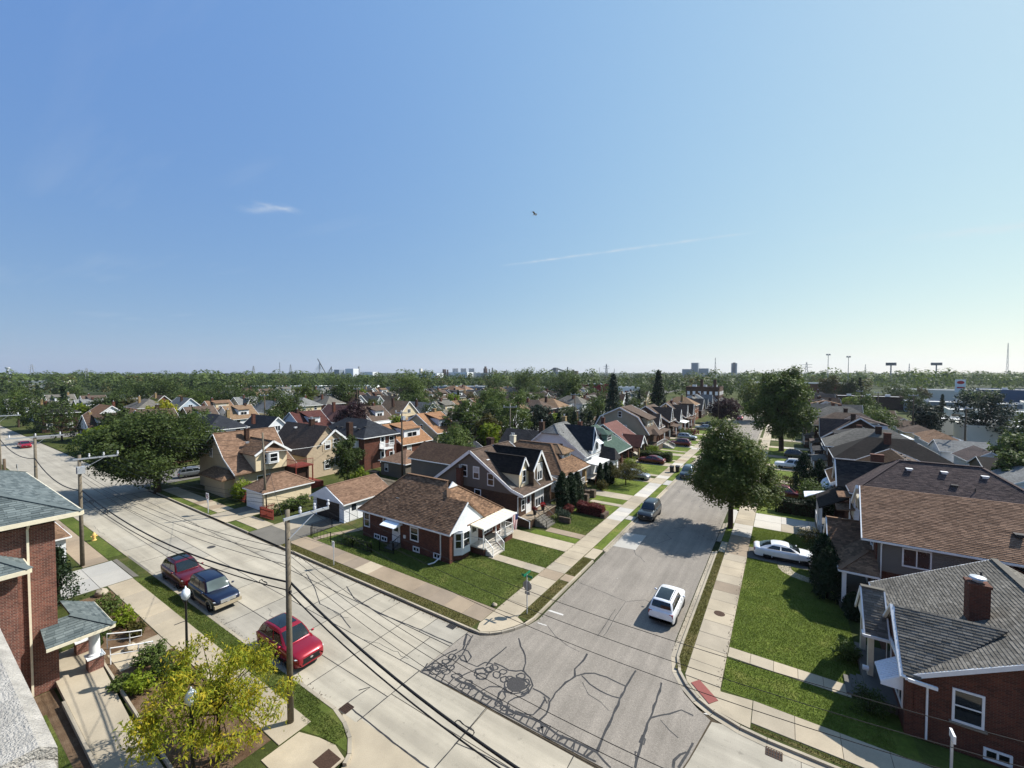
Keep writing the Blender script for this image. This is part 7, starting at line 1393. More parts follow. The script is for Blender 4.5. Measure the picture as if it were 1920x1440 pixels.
car('boxy', 'blue grey van parked beside the wheelie bins', (-13.2, 73.6, .004), -90, 'paint_blue', 'car_glass_light')
car('saloon', 'white saloon car with dark wheels on the right drive', (.25, 45.75, .13), 4, 'paint_white', rim='rim_dark', sunroof=False)
car('suv', 'maroon crossover behind the street tree on a right drive', (.6, 68.0, .13), 0, 'paint_maroon', rim='rim_silver')
car('saloon', 'dark maroon saloon on the drive beside the clipped hedge', (-20.9, 80.6, .13), 180, 'paint_maroon')
car('suv', 'maroon sport utility on the drive below the gambrel house', (-20.2, 103, .13), 180, 'paint_maroon')
car('saloon', 'silver blue car half hidden by the small lawn tree', (-20.2, 67.5, .13), 0, 'paint_silver', 'car_glass_light')
car('wagon', 'silver car on the drive past the gambrel house', (-20.6, 113.8, .13), 0, 'paint_silver'); car('wagon', 'silver sport utility far up the left drives', (-20.0, 135.6, .13), 180, 'paint_silver'); car('saloon', 'black car far up the left drives', (-20.0, 146.4, .13), 180, 'paint_black')
car('saloon', 'small red car at the far end of the side road', (-13.2, 172, .004), -90, 'paint_red'); car('wagon', 'small white car on the far side road', (-13.2, 118, .004), -90, 'paint_white')
car('wagon', 'grey estate car on the second street behind the shade tree', (-82.6, 29.0, .004), 78, 'paint_grey', 'car_glass'); car('saloon', 'small red car far down the main road', (-147, 18.4, 0), 0, 'paint_red')
car('boxy', 'white pickup parked on a far right drive', (1.2, 89.4, .13), 180, 'paint_white', 'car_glass', name='parked_truck', cat='truck'); car('suv', 'dark car behind the tall tree on the right', (2.6, 100.8, .13), 0, 'paint_charcoal')
for i, (x, y, k, p, nm) in enumerate(((-128, 28, 'saloon', 'paint_black', 'dark car at the far left corner houses'), (52, 176, 'boxy', 'paint_white', 'white van beside the pale commercial shed'), (56, 178, 'wagon', 'paint_silver', 'silver car beside the white van on the right'), (60, 181, 'saloon', 'paint_silver', 'second silver car beyond the white van'), (44, 196, 'saloon', 'paint_black', 'black car in the far right lot'), (40, 262, 'wagon', 'paint_white', 'white car in the lot at far right'), (63, 184, 'wagon', 'paint_blue', 'blue car at the end of the right lot'))):
    car(k, nm, (x, y, .02), 20 * i, p, rails=False)

# ------------------------------------------------------------------ the brick building on the left and the parapet
h = house('dark red brick building with slate green roofs at the left edge', -40, 0, 'building', cat='building')
wallbox(h, -48, -33.3, -14, 5.15, DZ, 9.6, 'brick_school')
E0, E1 = 9.75, 13.2; x0, x1, y0, y1 = -48.9, -32.6, -15, 6.1; pk = 8.15
pol = [[(x0, y0, E0), (x1, y0, E0), (x1 - pk, y0 + pk, E1), (x0 + pk, y0 + pk, E1)], [(x1, y1, E0), (x0, y1, E0), (x0 + pk, y1 - pk, E1), (x1 - pk, y1 - pk, E1)], [(x0, y1, E0), (x0, y0, E0), (x0 + pk, y0 + pk, E1), (x0 + pk, y1 - pk, E1)], [(x1, y0, E0), (x1, y1, E0), (x1 - pk, y1 - pk, E1), (x1 - pk, y0 + pk, E1)]]
roof(h, pol, 'slate', True, seed=71, tw=.42, ch=.2); eave_gutters(h, pol, w=.14, h=.22, mat='trim_cream'); part(h, 'soffit', MB().box(x0 + .1, x1 - .1, y0 + .1, y1 - .1, 9.58, 9.64), 'trim_cream'); part(h, 'soldier_course', MB().box(-48.02, -33.26, -14.02, 5.18, 9.3, 9.58), 'brick_dark')
downspout(h, [(-32.65, 4.15, 9.6), (-33.2, 4.15, 9.2), (-33.2, 4.15, .2)], 'trim_cream')
wallbox(h, -33.3, -31.7, -12, 3.6, DZ, 7.5, 'brick_school', 'wing_wall')
p = [[(-31.2, -12.5, 7.7), (-31.2, 3.95, 7.7), (-33.3, 2.4, 8.6), (-33.3, -12.5, 8.6)], [(-31.2, 3.95, 7.7), (-33.28, 3.95, 7.7), (-33.3, 2.4, 8.6)]]; roof(h, p, 'slate', True, name='wing_roof', seed=72, tw=.42, ch=.2); eave_gutters(h, p, w=.13, h=.2, mat='trim_cream')
# entrance porch
c0, c1 = 4.55, 7.2; p = [[(-32.05, 4.55, 3.05), (-32.05, 7.15, 3.05), (-33.9, 5.5, 3.85), (-33.9, 5.0, 3.85)], [(-32.05, 7.15, 3.05), (-36.0, 7.15, 3.05), (-36.0, 5.5, 3.95), (-33.9, 5.5, 3.85)], [(-33.3, 4.4, 3.0), (-32.05, 4.55, 3.05), (-33.9, 5.0, 3.85), (-33.9, 4.6, 3.85)]]
p = [[(-32.0, 4.5, 3.0), (-32.0, 7.15, 3.0), (-33.6, 5.7, 3.75), (-33.6, 4.5, 3.75)], [(-32.0, 7.15, 3.0), (-36.2, 7.15, 3.0), (-36.2, 5.7, 3.75), (-33.6, 5.7, 3.75)]]
roof(h, p, 'slate', True, name='porch_roof', seed=73, tw=.4, ch=.18, t=.12); eave_gutters(h, p, w=.1, h=.16, mat='trim_cream')
for x, y in ((-33.0, 6.5), (-35.6, 6.5)): part(h, 'porch_pier', MB().box(x - .32, x + .32, y - .32, y + .32, DZ, 1.15), 'brick_school'); q = part(h, 'porch_column', MB().lathe([(.3, 0), (.3, .1), (.24, .16), (.22, 1.5), (.28, 1.6), (.28, 1.68)], 14, (x, y, 1.2)), 'trim_white', 30); part(h, 'pier_cap', MB().box(x - .38, x + .38, y - .38, y + .38, 1.15, 1.22), 'trim_white')
part(h, 'porch_floor', MB().box(-36.5, -33.3, 5.15, 7.0, DZ, .45), 'walk_concrete'); door(h, '+y', 5.15, -35, .46)
ramp = struct('ramp', MB().slab([(-33.3, 5.0, .45), (-27.0, 4.95, .25), (-20, 4.85, .16), (-20, 6.45, .16), (-27.0, 6.5, .25), (-33.3, 6.8, .45)], .25), 'walk_concrete', 'pale concrete ramp from the brick porch'); m = MB()
m.bar((-31.0, 4.9, .3), (-20, 4.75, .2), .12, .25); m.bar((-33, 6.88, .4), (-20, 6.55, .2), .1, .2); part(ramp, 'ramp_edge', m, 'curb_concrete')
footway('short front walk with steps to the brick porch', -34.4, -31.9, 7.3, 9.8, 'y', 1.25, ('walk_concrete',), z=.14, name='path')
def handrail(label, a, b, c, d):
    t = thing('handrail', label, 'handrail', (a[0], a[1], ZL)); m = MB(); m.tube([a, b, c], .035, 8); m.tube([c, (c[0], c[1], c[2] - .35), (b[0], b[1], b[2] - .4), (a[0], a[1], a[2] - .4)], .025, 8); part(t, 'rail', m, 'rail_white', True)
    for q in (a, b, d): part(t, 'post', MB().tube([(q[0], q[1], ZL), tuple(q)], .03, 8), 'rail_white', True)
handrail('farther white tube handrail at the porch steps', (-35.2, 7.5, 1.1), (-34.5, 8.4, 1.0), (-34.2, 8.9, .95), (-34.5, 8.4, 1.0)); handrail('nearer white tube handrail at the porch steps', (-33.2, 7.2, 1.1), (-32.5, 8.3, 1.0), (-32.2, 8.9, .95), (-32.5, 8.3, 1.0))
rs = np.random.RandomState(3)
def boulder(label, x, y, r):
    m = MB().ball((x, y, ZL + r * .4), (r, r * .8, r * .6), 10, 7); m.v = [(a + rs.normal(0, .05 * r), b + rs.normal(0, .05 * r), c + rs.normal(0, .04 * r)) for a, b, c in m.v]; solo('boulder', m, 'walk_concrete', label, 'rock', smooth=True, loc=(x, y, ZL))
boulder('pale boulder behind the white handrail', -33.9, 8.9 - .6, .4); boulder('long pale rock by the spruce and drive', -44.2, 9.2, .5); boulder('white stone at the lawn corner', -17.75, 24.75, .22)
# stone parapet the camera looks over
pr = thing('parapet', 'rough white stone parapet at the lower left corner', 'wall', (-6, 0, 0))
part(pr, 'wall', MB().box(-14, 6, -.85, -.25, DZ, 15.75), 'brick_school'); 
for a, b, y, z in ((-13.0, -9.3, .37, 16.02), (-9.3, -5.9, .37, 16.0), (-5.88, -2.47, .37, 16.0), (-2.45, .9, .355, 15.97), (.92, 4.5, .36, 16.0)):
    m = MB(); q = [(-.95, z - .4), (y - .04, z - .4), (y, z - .34), (y, z - .04), (y - .05, z), (-.95, z)]; m.prism(q, 'x', a, b); part(pr, 'coping_stone', m, 'stucco')
# garage beyond the drive on the left
g = garage('small white garage with brown roof beyond the brick building', -63.5, -54.6, 4.2, 9.1, 2.5, 3.9, 'hip', 'umber', 'siding_white', False, ('+x', 5.0, 8.4), 'door_white'); part(g, 'red_post', MB().box(-59.8, -58.9, 9.3, 9.7, .1, 2.2), 'wood_red')
hh = house('brown brick wall and shed behind the slate green roof', -92, 5, 'shed', cat='shed'); wallbox(hh, -110, -80, -6, 8.6, DZ, 4.2, 'brick_brown'); part(hh, 'roof', MB().slab([(-110.3, -6.3, 4.5), (-79.7, -6.3, 4.5), (-79.7, 8.9, 4.3), (-110.3, 8.9, 4.3)], .2), 'roof_maroon')
# ------------------------------------------------------------------ poles, lamps, signs
def pole(label, x, y, z, arm=None, r=.16, mat='pole_wood', lean=(0, 0), az=None, ins=3, trans=False, braces=True):
    t = thing('utility_pole', label, 'utility pole', (x, y, 0)); tp = (x + lean[0], y + lean[1], z); part(t, 'pole', MB().tube([(x, y, -.1), tp], [r, r * .72], 12), mat, 'all')
    if arm:
        a0, a1, d = arm; zz = (az or z - .35); dx, dy = d; A = Vector((tp[0] + dx * a0, tp[1] + dy * a0, zz)); B = Vector((tp[0] + dx * a1, tp[1] + dy * a1, zz)); off = Vector((dy, -dx, 0)) * (r * .9)
        c = part(t, 'crossarm', MB().bar(A + off, B + off, .1, .13), 'galvanised')
        if braces: part(t, 'brace', MB().bar(Vector(tp) * 1 + Vector((0, 0, zz - 1.0 - tp[2])) + off, A.lerp(B, .72) + off, .05, .03), 'galvanised')
        for i in range(ins):
            q = A.lerp(B, (.35 + .32 * i) if a0 > -.5 else (.06 + .44 * i)) + off; part(c, 'insulator', MB().lathe([(.03, .06), (.03, .14), (.08, .15), (.06, .2), (.085, .21), (.05, .3), (.03, .34), (.07, .36), (.05, .42)], 8, tuple(q)), 'insulator', True)
    if trans: part(t, 'switch_box', MB().box(tp[0] + .1, tp[0] + .55, tp[1] - .25, tp[1] + .25, z - 1.6, z - 1.0), 'galvanised')
    b = MB().box(x - r - .05, x + r + .05, y - .05, y + .05, z * .62, z * .62 + .12); part(t, 'bracket', b, 'iron_dark'); return t
AX = (.18, .984)
pole('weathered wooden pole with white crossarm in the foreground', -20.22, 10.84, 10.75, (-.25, 2.05, (.05, .999)), .15, az=10.35)
pole('wooden utility pole with switch gear left of the main road', -52.3, 9.7, 10.1, (-.4, 2.5, AX), .16, trans=True)
pole('leaning wooden pole in the middle of the left line', -73.6, 10.0, 10.1, (-2.2, 2.3, AX), .17, lean=(-.5, .1), az=9.8); pole('tall wooden pole with double crossarm on the left', -98, 9.8, 11.5, (-2.2, 2.2, AX), .2, az=10.9); pole('stub pole with yellow guard on the left', -92, 9.6, 5.2, None, .2, 'pole_wood_dark'); pole('far brown utility pole at the left edge', -112, 10.4, 9.0, None, .18, 'pole_wood_dark')
solo('pole_guard', MB().tube([(-90.6, 9.3, .1), (-91.2, 9.5, 3.0)], .08, 8), 'yellow_paint', 'yellow guy wire guard beside the stub pole', 'guard')
pole('wooden pole between the cream garage and the red fence', -53.7, 26.2, 10.0, None, .14, lean=(0, -.3)); pole('brown utility pole in the yards behind the bungalow', -49.0, 44.0, 11.7, (-1.0, .9, (.9, .42)), .16, 'pole_wood_dark', az=11.2, ins=2, braces=False, trans=True)
pole('utility pole with wide crossarm behind the grey house', -49.3, 74.6, 10.6, (-1.5, 1.5, (.84, .54)), .16, az=9.9, braces=False); pole('far yard pole behind the spruces', -48.5, 106, 11.5, (-1.2, 1.2, (.84, .54)), .16, 'pole_wood_dark', braces=False); pole('distant pole above the left rooftops', -125, 92, 11.8, (-1.2, 1.2, (.84, .54)), .18, 'pole_wood_dark', braces=False); pole('pole by the rusty house far left', -126, 61.5, 11, (-1.2, 1.2, (.84, .54)), .18, 'pole_wood_dark', braces=False)
pole('grey pole before the purple tree', -17.8, 150, 11.5, None, .16, 'pole_wood_dark')
for i, (x, y, z) in enumerate(((28.3, 148, 13.2), (30.2, 118, 12.2), (31.8, 96, 12.8), (26.2, 182, 12.5), (24.2, 205, 12))): pole('%s pole along the alley on the right' % ('fourth', 'second', 'nearest', 'fifth', 'farthest')[[0, 1, 2, 3, 4].index(i)], x, y, z - 1.6, (-1.0, 1.0, (.9, -.4)), .17, 'pole_wood_dark', braces=False, trans=i == 2)
def wire(label, a, b, sag, r, mat='cable_black', n=18, group=None, name='overhead_cable'):
    a, b = Vector(a), Vector(b); pts = [a.lerp(b, i / n) - Vector((0, 0, 4 * sag * (i / n) * (1 - i / n))) for i in range(n + 1)]; m = MB().tube(pts, r, 5); solo(name, m, mat, label, 'cable', group, smooth='all', loc=tuple(a))
def coil(label, p, r=.28):
    solo('cable_coil', MB().tube([(p[0] + r * 1.5 * math.cos(t * .42), p[1] + .05 * math.sin(t * 1.3), p[2] - .2 + r * .55 * math.sin(t * .42)) for t in range(34)], .014, 5), 'cable_black', label, 'cable coil', loc=p)
NP, LP, RP = (-20.22, 10.84), (-52.3, 9.7), (12.5, 11.0); LL = (-73.8, 10.0); L3 = (-98, 9.8)
wire('thick black bundled cable from the near pole to the lower right', (NP[0], NP[1] + .1, 7.1), (RP[0], RP[1], 7.4), 2.55, .055, n=30); wire('second cable beside the thick bundle on the right', (NP[0], NP[1] - .05, 6.75), (RP[0], RP[1], 7.1), 2.5, .032, n=30)
wire('thick black bundled cable left of the near pole', (LP[0], LP[1] + .1, 6.9), (NP[0], NP[1] + .1, 7.1), 1.1, .046); wire('second cable under the thick bundle on the left', (LP[0], LP[1], 6.5), (NP[0], NP[1], 6.75), 1.0, .028)
wire('thick bundled cable beyond the switch gear pole', (LL[0], LL[1], 7.3), (LP[0], LP[1] + .1, 6.9), .9, .045); wire('bundled cable between the far left poles', (L3[0], L3[1], 7.6), (LL[0], LL[1], 7.3), .9, .045)
for i, z in enumerate((8.7, 8.35, 7.9)): wire('%s thin service wire right of the near pole' % ('upper', 'middle', 'lower')[i], (NP[0], NP[1] + .18, z), (RP[0], RP[1] + .2, z + .6 + .2 * i), 2.0 + .15 * i, .011, n=30); wire('%s thin service wire left of the near pole' % ('upper', 'middle', 'lower')[i], (LP[0], LP[1] + .18, z - .2), (NP[0], NP[1] + .18, z), .8, .014)
for i, (dy, sg) in enumerate(((.75, 1.9), (1.35, 1.65), (1.95, 1.35))): wire('%s power line on the white crossarm' % ('inner', 'middle', 'outer')[i], (NP[0] + .05, NP[1] + dy, 10.75), (RP[0], RP[1] + dy * .6, 11.3), sg, .009, n=30); wire('%s power line from the crossarm to the switch gear pole' % ('inner', 'middle', 'outer')[i], (LP[0] + .2, LP[1] + dy, 10.1), (NP[0] + .05, NP[1] + dy, 10.75), .9, .010)
for i, z in enumerate((8.9, 8.2, 7.6, 7.0)): wire('%s wire from the garage pole over the main road' % ('top', 'second', 'third', 'lowest')[i], (-53.7, 26.0, z), (-96, 12.5 + i * .6, z + 1.2), .7, .014, 'cable_grey')
wire('wire from the garage pole to the foreground pole', (-53.7, 25.95, 9.3), (NP[0], NP[1] + .2, 8.9), .8, .012); wire('wire from the garage pole to the brown yard pole', (-53.7, 26.0, 9.0), (-49, 44, 10.4), .5, .014); wire('pale service drop to the beige board house', (-53.7, 26.1, 7.6), (-63.8, 43.5, 5.6), .3, .02, 'rail_white')
for i, (a, b) in enumerate((((-49, 44, 11.2), (-49.3, 74.6, 10.0)), ((-49.3, 74.6, 10.0), (-48.5, 106, 10.8)), ((-49, 44, 9.2), (-49.3, 74.6, 8.4)), ((-49.3, 74.6, 9.0), (-31, 56, 6.5)))): wire('%s yard wire behind the left row' % ('first', 'second', 'third', 'slanting')[i], a, b, .5, .014, 'cable_grey')
for i, (a, b) in enumerate((((31.8, 96, 10.6), (30.2, 118, 10.2)), ((30.2, 118, 10.4), (28.3, 148, 11)), ((31.8, 96, 9), (30.2, 118, 8.6)), ((31.8, 96, 9.2), (60, 60, 9)))): wire('%s alley wire at the right edge' % ('first', 'second', 'lower', 'slack')[i], a, b, .6, .016, 'cable_grey')
coil('slack loop hanging under the thick cable', (-9.2, 11.0, 5.2)); coil('wire coil beside the near pole', (-22.6, 10.8, 6.7), .22); coil('oval loop on the cable over the parked cars', (-46.0, 9.95, 6.25), .3); coil('second oval loop on the left cable', (-49.6, 9.85, 6.55), .3)
# lamp posts
def lamp(label, x, y, hgt):
    t = thing('street_lamp', label, 'street lamp', (x, y, ZL)); part(t, 'post', MB().lathe([(.2, 0), (.2, .12), (.13, .3), (.1, .7), (.07, 1.0), (.055, hgt - .9), (.09, hgt - .82), (.06, hgt - .75)], 12, (x, y, ZL)), 'lamp_black', 30); part(t, 'banner_arm', MB().tube([(x, y, hgt - 1.9), (x - .05, y - .55, hgt - 1.9)], .018, 6), 'lamp_black')
    g = part(t, 'globe', MB().lathe([(.09, 0), (.2, .16), (.23, .34), (.19, .52), (.11, .62)], 14, (x, y, hgt - .7)), 'lamp_glass', True); part(g, 'finial', MB().lathe([(.12, 0), (.06, .06), (.02, .2)], 10, (x, y, hgt - .1)), 'lamp_glass', True); part(t, 'collar', MB().lathe([(.07, -.12), (.15, 0), (.12, .05)], 12, (x, y, hgt - .72)), 'lamp_black', 30)
lamp('black lamp post with glass globe beside the footway', -28.35, 9.35, 5.2); lamp('lamp post hidden in the yellow tree', -20.6, 6.9, 4.2)
def sign_post(label, x, y, h_, plates, r=.03):
    t = thing('road_sign', label, 'road sign', (x, y, ZL)); part(t, 'post', MB().bar((x, y, ZL), (x, y, h_), r * 2), 'galvanised'); return t
t = sign_post('stop sign seen from behind with green street name blades', -15.2, 25.2, 3.0, None); oc = [(.38 * math.cos(R(22.5 + 45 * k)), 2.15 + .38 * math.sin(R(22.5 + 45 * k))) for k in range(8)]
part(t, 'plate', MB().prism([(-15.2 + a, b) for a, b in oc], 'y', 25.23, 25.25), 'sign_back'); part(t, 'plate_face', MB().prism([(-15.2 + a * .98, (b - 2.15) * .98 + 2.15) for a, b in oc], 'y', 25.251, 25.257), 'sign_red'); part(t, 'small_plate', MB().box(-15.4, -15.0, 25.23, 25.25, 1.5, 1.72), 'sign_back')
part(t, 'name_blade', MB().box(-15.65, -14.75, 25.18, 25.2, 2.78, 2.95), 'sign_green'); part(t, 'name_blade', MB().box(-15.21, -15.19, 24.75, 25.65, 2.96, 3.13), 'sign_green')
t = sign_post('white no trucks sign with red ring by the road', -59.0, 21.95, 2.6, None, .04); part(t, 'plate', MB().box(-59.4, -58.6, 21.88, 21.9, 1.9, 2.6), 'sign_white')
m = MB(); n = 24; o = len(m.v)
for k in range(n): a = 2 * math.pi * k / n; m.v += [(-59 + .26 * math.cos(a), 21.876, 2.25 + .26 * math.sin(a)), (-59 + .31 * math.cos(a), 21.876, 2.25 + .31 * math.sin(a))]
for k in range(n): m.f.append((2 * k, 2 * k + 1, (2 * k + 3) % (2 * n), (2 * k + 2) % (2 * n)))
part(t, 'ring', m, 'sign_red'); part(t, 'slash', MB().bar((-59.19, 21.874, 2.44), (-58.81, 21.874, 2.06), .05, .004, (0, 1, 0)), 'sign_red'); m = MB().add([(-59.2, 21.875, 2.17), (-58.98, 21.875, 2.17), (-58.98, 21.875, 2.33), (-59.2, 21.875, 2.33)], [(0, 1, 2, 3)]); m.add([(-58.96, 21.875, 2.17), (-58.82, 21.875, 2.17), (-58.82, 21.875, 2.25), (-58.96, 21.875, 2.28)], [(0, 1, 2, 3)]); part(t, 'truck_mark', m, 'sign_black'); part(t, 'small_plate', MB().box(-59.18, -58.82, 21.88, 21.9, 1.45, 1.86), 'sign_white')
t = sign_post('small white parking sign beside the corner house verge', -33.6, 22.1, 2.3, None); part(t, 'plate', MB().box(-33.78, -33.42, 22.05, 22.07, 1.75, 2.3), 'sign_white'); m = MB().box(-33.66, -33.62, 22.044, 22.05, 1.92, 2.2); m.box(-33.62, -33.54, 22.044, 22.05, 2.14, 2.18); part(t, 'letter', m, 'sign_black')
t = sign_post('red stop sign under the shade tree', -78.6, 21.9, 2.5, None); part(t, 'plate', MB().prism([(-78.6 + a * 1.05, b) for a, b in oc], 'y', 21.83, 21.86), 'sign_red')
def text3d(txt, size, loc, rot, mat, parent):
    cu = bpy.data.curves.new('letters', 'FONT'); cu.body = txt; cu.size = size; cu.align_x = 'CENTER'; cu.align_y = 'CENTER'; cu.extrude = .003; o = bpy.data.objects.new('letters', cu)
    me = bpy.data.meshes.new_from_object(o); bpy.data.objects.remove(o); me.materials.append(MATS[mat]); q = bpy.data.objects.new('letters', me); link(q, parent); q.location = Vector(loc) - orig(parent); q.rotation_euler = rot
text3d('STOP', .26, (-78.6, 21.825, 2.15), (R(90), 0, 0), 'sign_white', t)
t = sign_post('stop sign backing onto the far junction on the left', -104, 12.2, 2.5, None); part(t, 'plate', MB().prism([(-104 + a * 1.1, b) for a, b in oc], 'y', 12.1, 12.13), 'sign_back'); t = sign_post('small white sign far along the main road', -119, 22.3, 2.4, None); part(t, 'plate', MB().box(-119.25, -118.75, 22.2, 22.22, 1.8, 2.4), 'sign_white')
t = sign_post('white street marker post at the lower right', 6.05, 24.0, 2.6, None, .04); part(t, 'plate', MB().box(6.02, 6.1, 23.72, 24.24, 2.3, 2.62), 'sign_white')
# hydrant, bins
t = thing('hydrant', 'pale yellow fire hydrant on the grass strip', 'fire hydrant', (-59.3, 11.9, ZL)); part(t, 'body', MB().lathe([(.2, 0), (.2, .06), (.14, .1), (.13, .5), (.17, .54), (.15, .66), (.07, .76), (.04, .84)], 12, (-59.3, 11.9, ZL)), 'hydrant_paint', 30); part(t, 'nozzle', MB().tube([(-59.3, 11.65, .55), (-59.3, 12.15, .55)], .07, 10), 'hydrant_paint', 30); part(t, 'hose_cap', MB().tube([(-59.05, 11.9, .5), (-59.3, 11.9, .5)], .09, 10), 'hydrant_paint', 30)
def bin_(label, x, y):
    t = thing('wheelie_bin', label, 'bin', (x, y, ZL)); part(t, 'body', MB().add([(x - .24, y - .27, .15), (x + .24, y - .27, .15), (x + .24, y + .27, .15), (x - .24, y + .27, .15), (x - .31, y - .35, 1.1), (x + .31, y - .35, 1.1), (x + .31, y + .35, 1.1), (x - .31, y + .35, 1.1)], [(0, 3, 2, 1), (4, 5, 6, 7), (0, 1, 5, 4), (1, 2, 6, 5), (2, 3, 7, 6), (3, 0, 4, 7)]), 'trim_black'); part(t, 'lid', MB().slab([(x - .34, y - .38, 1.16), (x + .34, y - .38, 1.16), (x + .34, y + .38, 1.24), (x - .34, y + .38, 1.24)], .07), 'trim_black')
    for s in (-1, 1): part(t, 'wheel', MB().tube([(x + s * .2, y + .3, .22), (x + s * .28, y + .3, .22)], .12, 10), 'tyre')
bin_('left one of two black wheelie bins at the kerb', -16.0, 74.9); bin_('right one of two black wheelie bins at the kerb', -15.2, 75.6)
t = thing('doghouse', 'blue plastic storage box by the hip roofed garage', 'storage box', (-56.6, 44.8, ZL)); part(t, 'body', MB().box(-57.4, -55.8, 44.4, 45.2, .1, .9), 'paint_blue'); part(t, 'lid', MB().slab([(-57.5, 44.3, 1.0), (-55.7, 44.3, 1.0), (-55.7, 45.3, 1.1), (-57.5, 45.3, 1.1)], .1), 'trim_black')
# gull
b = thing('gull', 'small gull flying high in the middle of the sky', 'bird', (-20.6, 35.6, 32.8)); bx, by, bz = -20.6, 35.6, 32.8
part(b, 'body', MB().tube([(bx - .2, by - .1, bz), (bx - .12, by - .06, bz + .02), (bx + .02, by, bz + .03), (bx + .14, by + .05, bz + .04), (bx + .2, by + .08, bz + .05)], [.012, .05, .065, .045, .012], 8), 'trim_white', True)
for s in (-1, 1): part(b, 'wing', MB().add([(bx + .08, by, bz + .05), (bx - .08, by - .04, bz + .04), (bx - .16, by - .04 + s * .26, bz + .24), (bx + .02, by + s * .26, bz + .26), (bx - .22, by + s * .52, bz + .12), (bx - .1, by + s * .5, bz + .16)], [(0, 1, 2, 3), (3, 2, 4, 5)]), 'sign_back')
part(b, 'tail', MB().add([(bx - .18, by - .1, bz), (bx - .32, by - .2, bz - .01), (bx - .34, by - .12, bz - .01)], [(0, 1, 2)]), 'trim_white')

# ------------------------------------------------------------------ the rest of the neighbourhood, row by row
ORD = ['first', 'second', 'third', 'fourth', 'fifth', 'sixth', 'seventh', 'eighth', 'ninth', 'tenth', 'eleventh', 'twelfth', 'thirteenth', 'fourteenth', 'fifteenth', 'sixteenth', 'seventeenth', 'eighteenth', 'nineteenth', 'twentieth', 'twenty-first', 'twenty-second', 'twenty-third', 'twenty-fourth', 'twenty-fifth', 'twenty-sixth', 'twenty-seventh', 'twenty-eighth', 'twenty-ninth', 'thirtieth']
WN = dict(brick_red='red brick', brick_dark='dark brick', brick_orange='orange brick', brick_brown='brown brick', brick_yellow='yellow brick', siding_white='white', siding_tan='tan', siding_cream='cream', siding_grey='grey', siding_beige='beige', siding_blue='pale blue', siding_taupe='taupe', siding_green='green')
RN = dict(brown='brown', tan='tan', navy='navy', grey='grey', charcoal='charcoal', purple='mauve', green='green', red='red', orange='orange', taupe='taupe', dark='black', umber='umber', mixbrown='mottled brown', maroon='maroon', ltgrey='pale grey')
rh = random.Random(21)
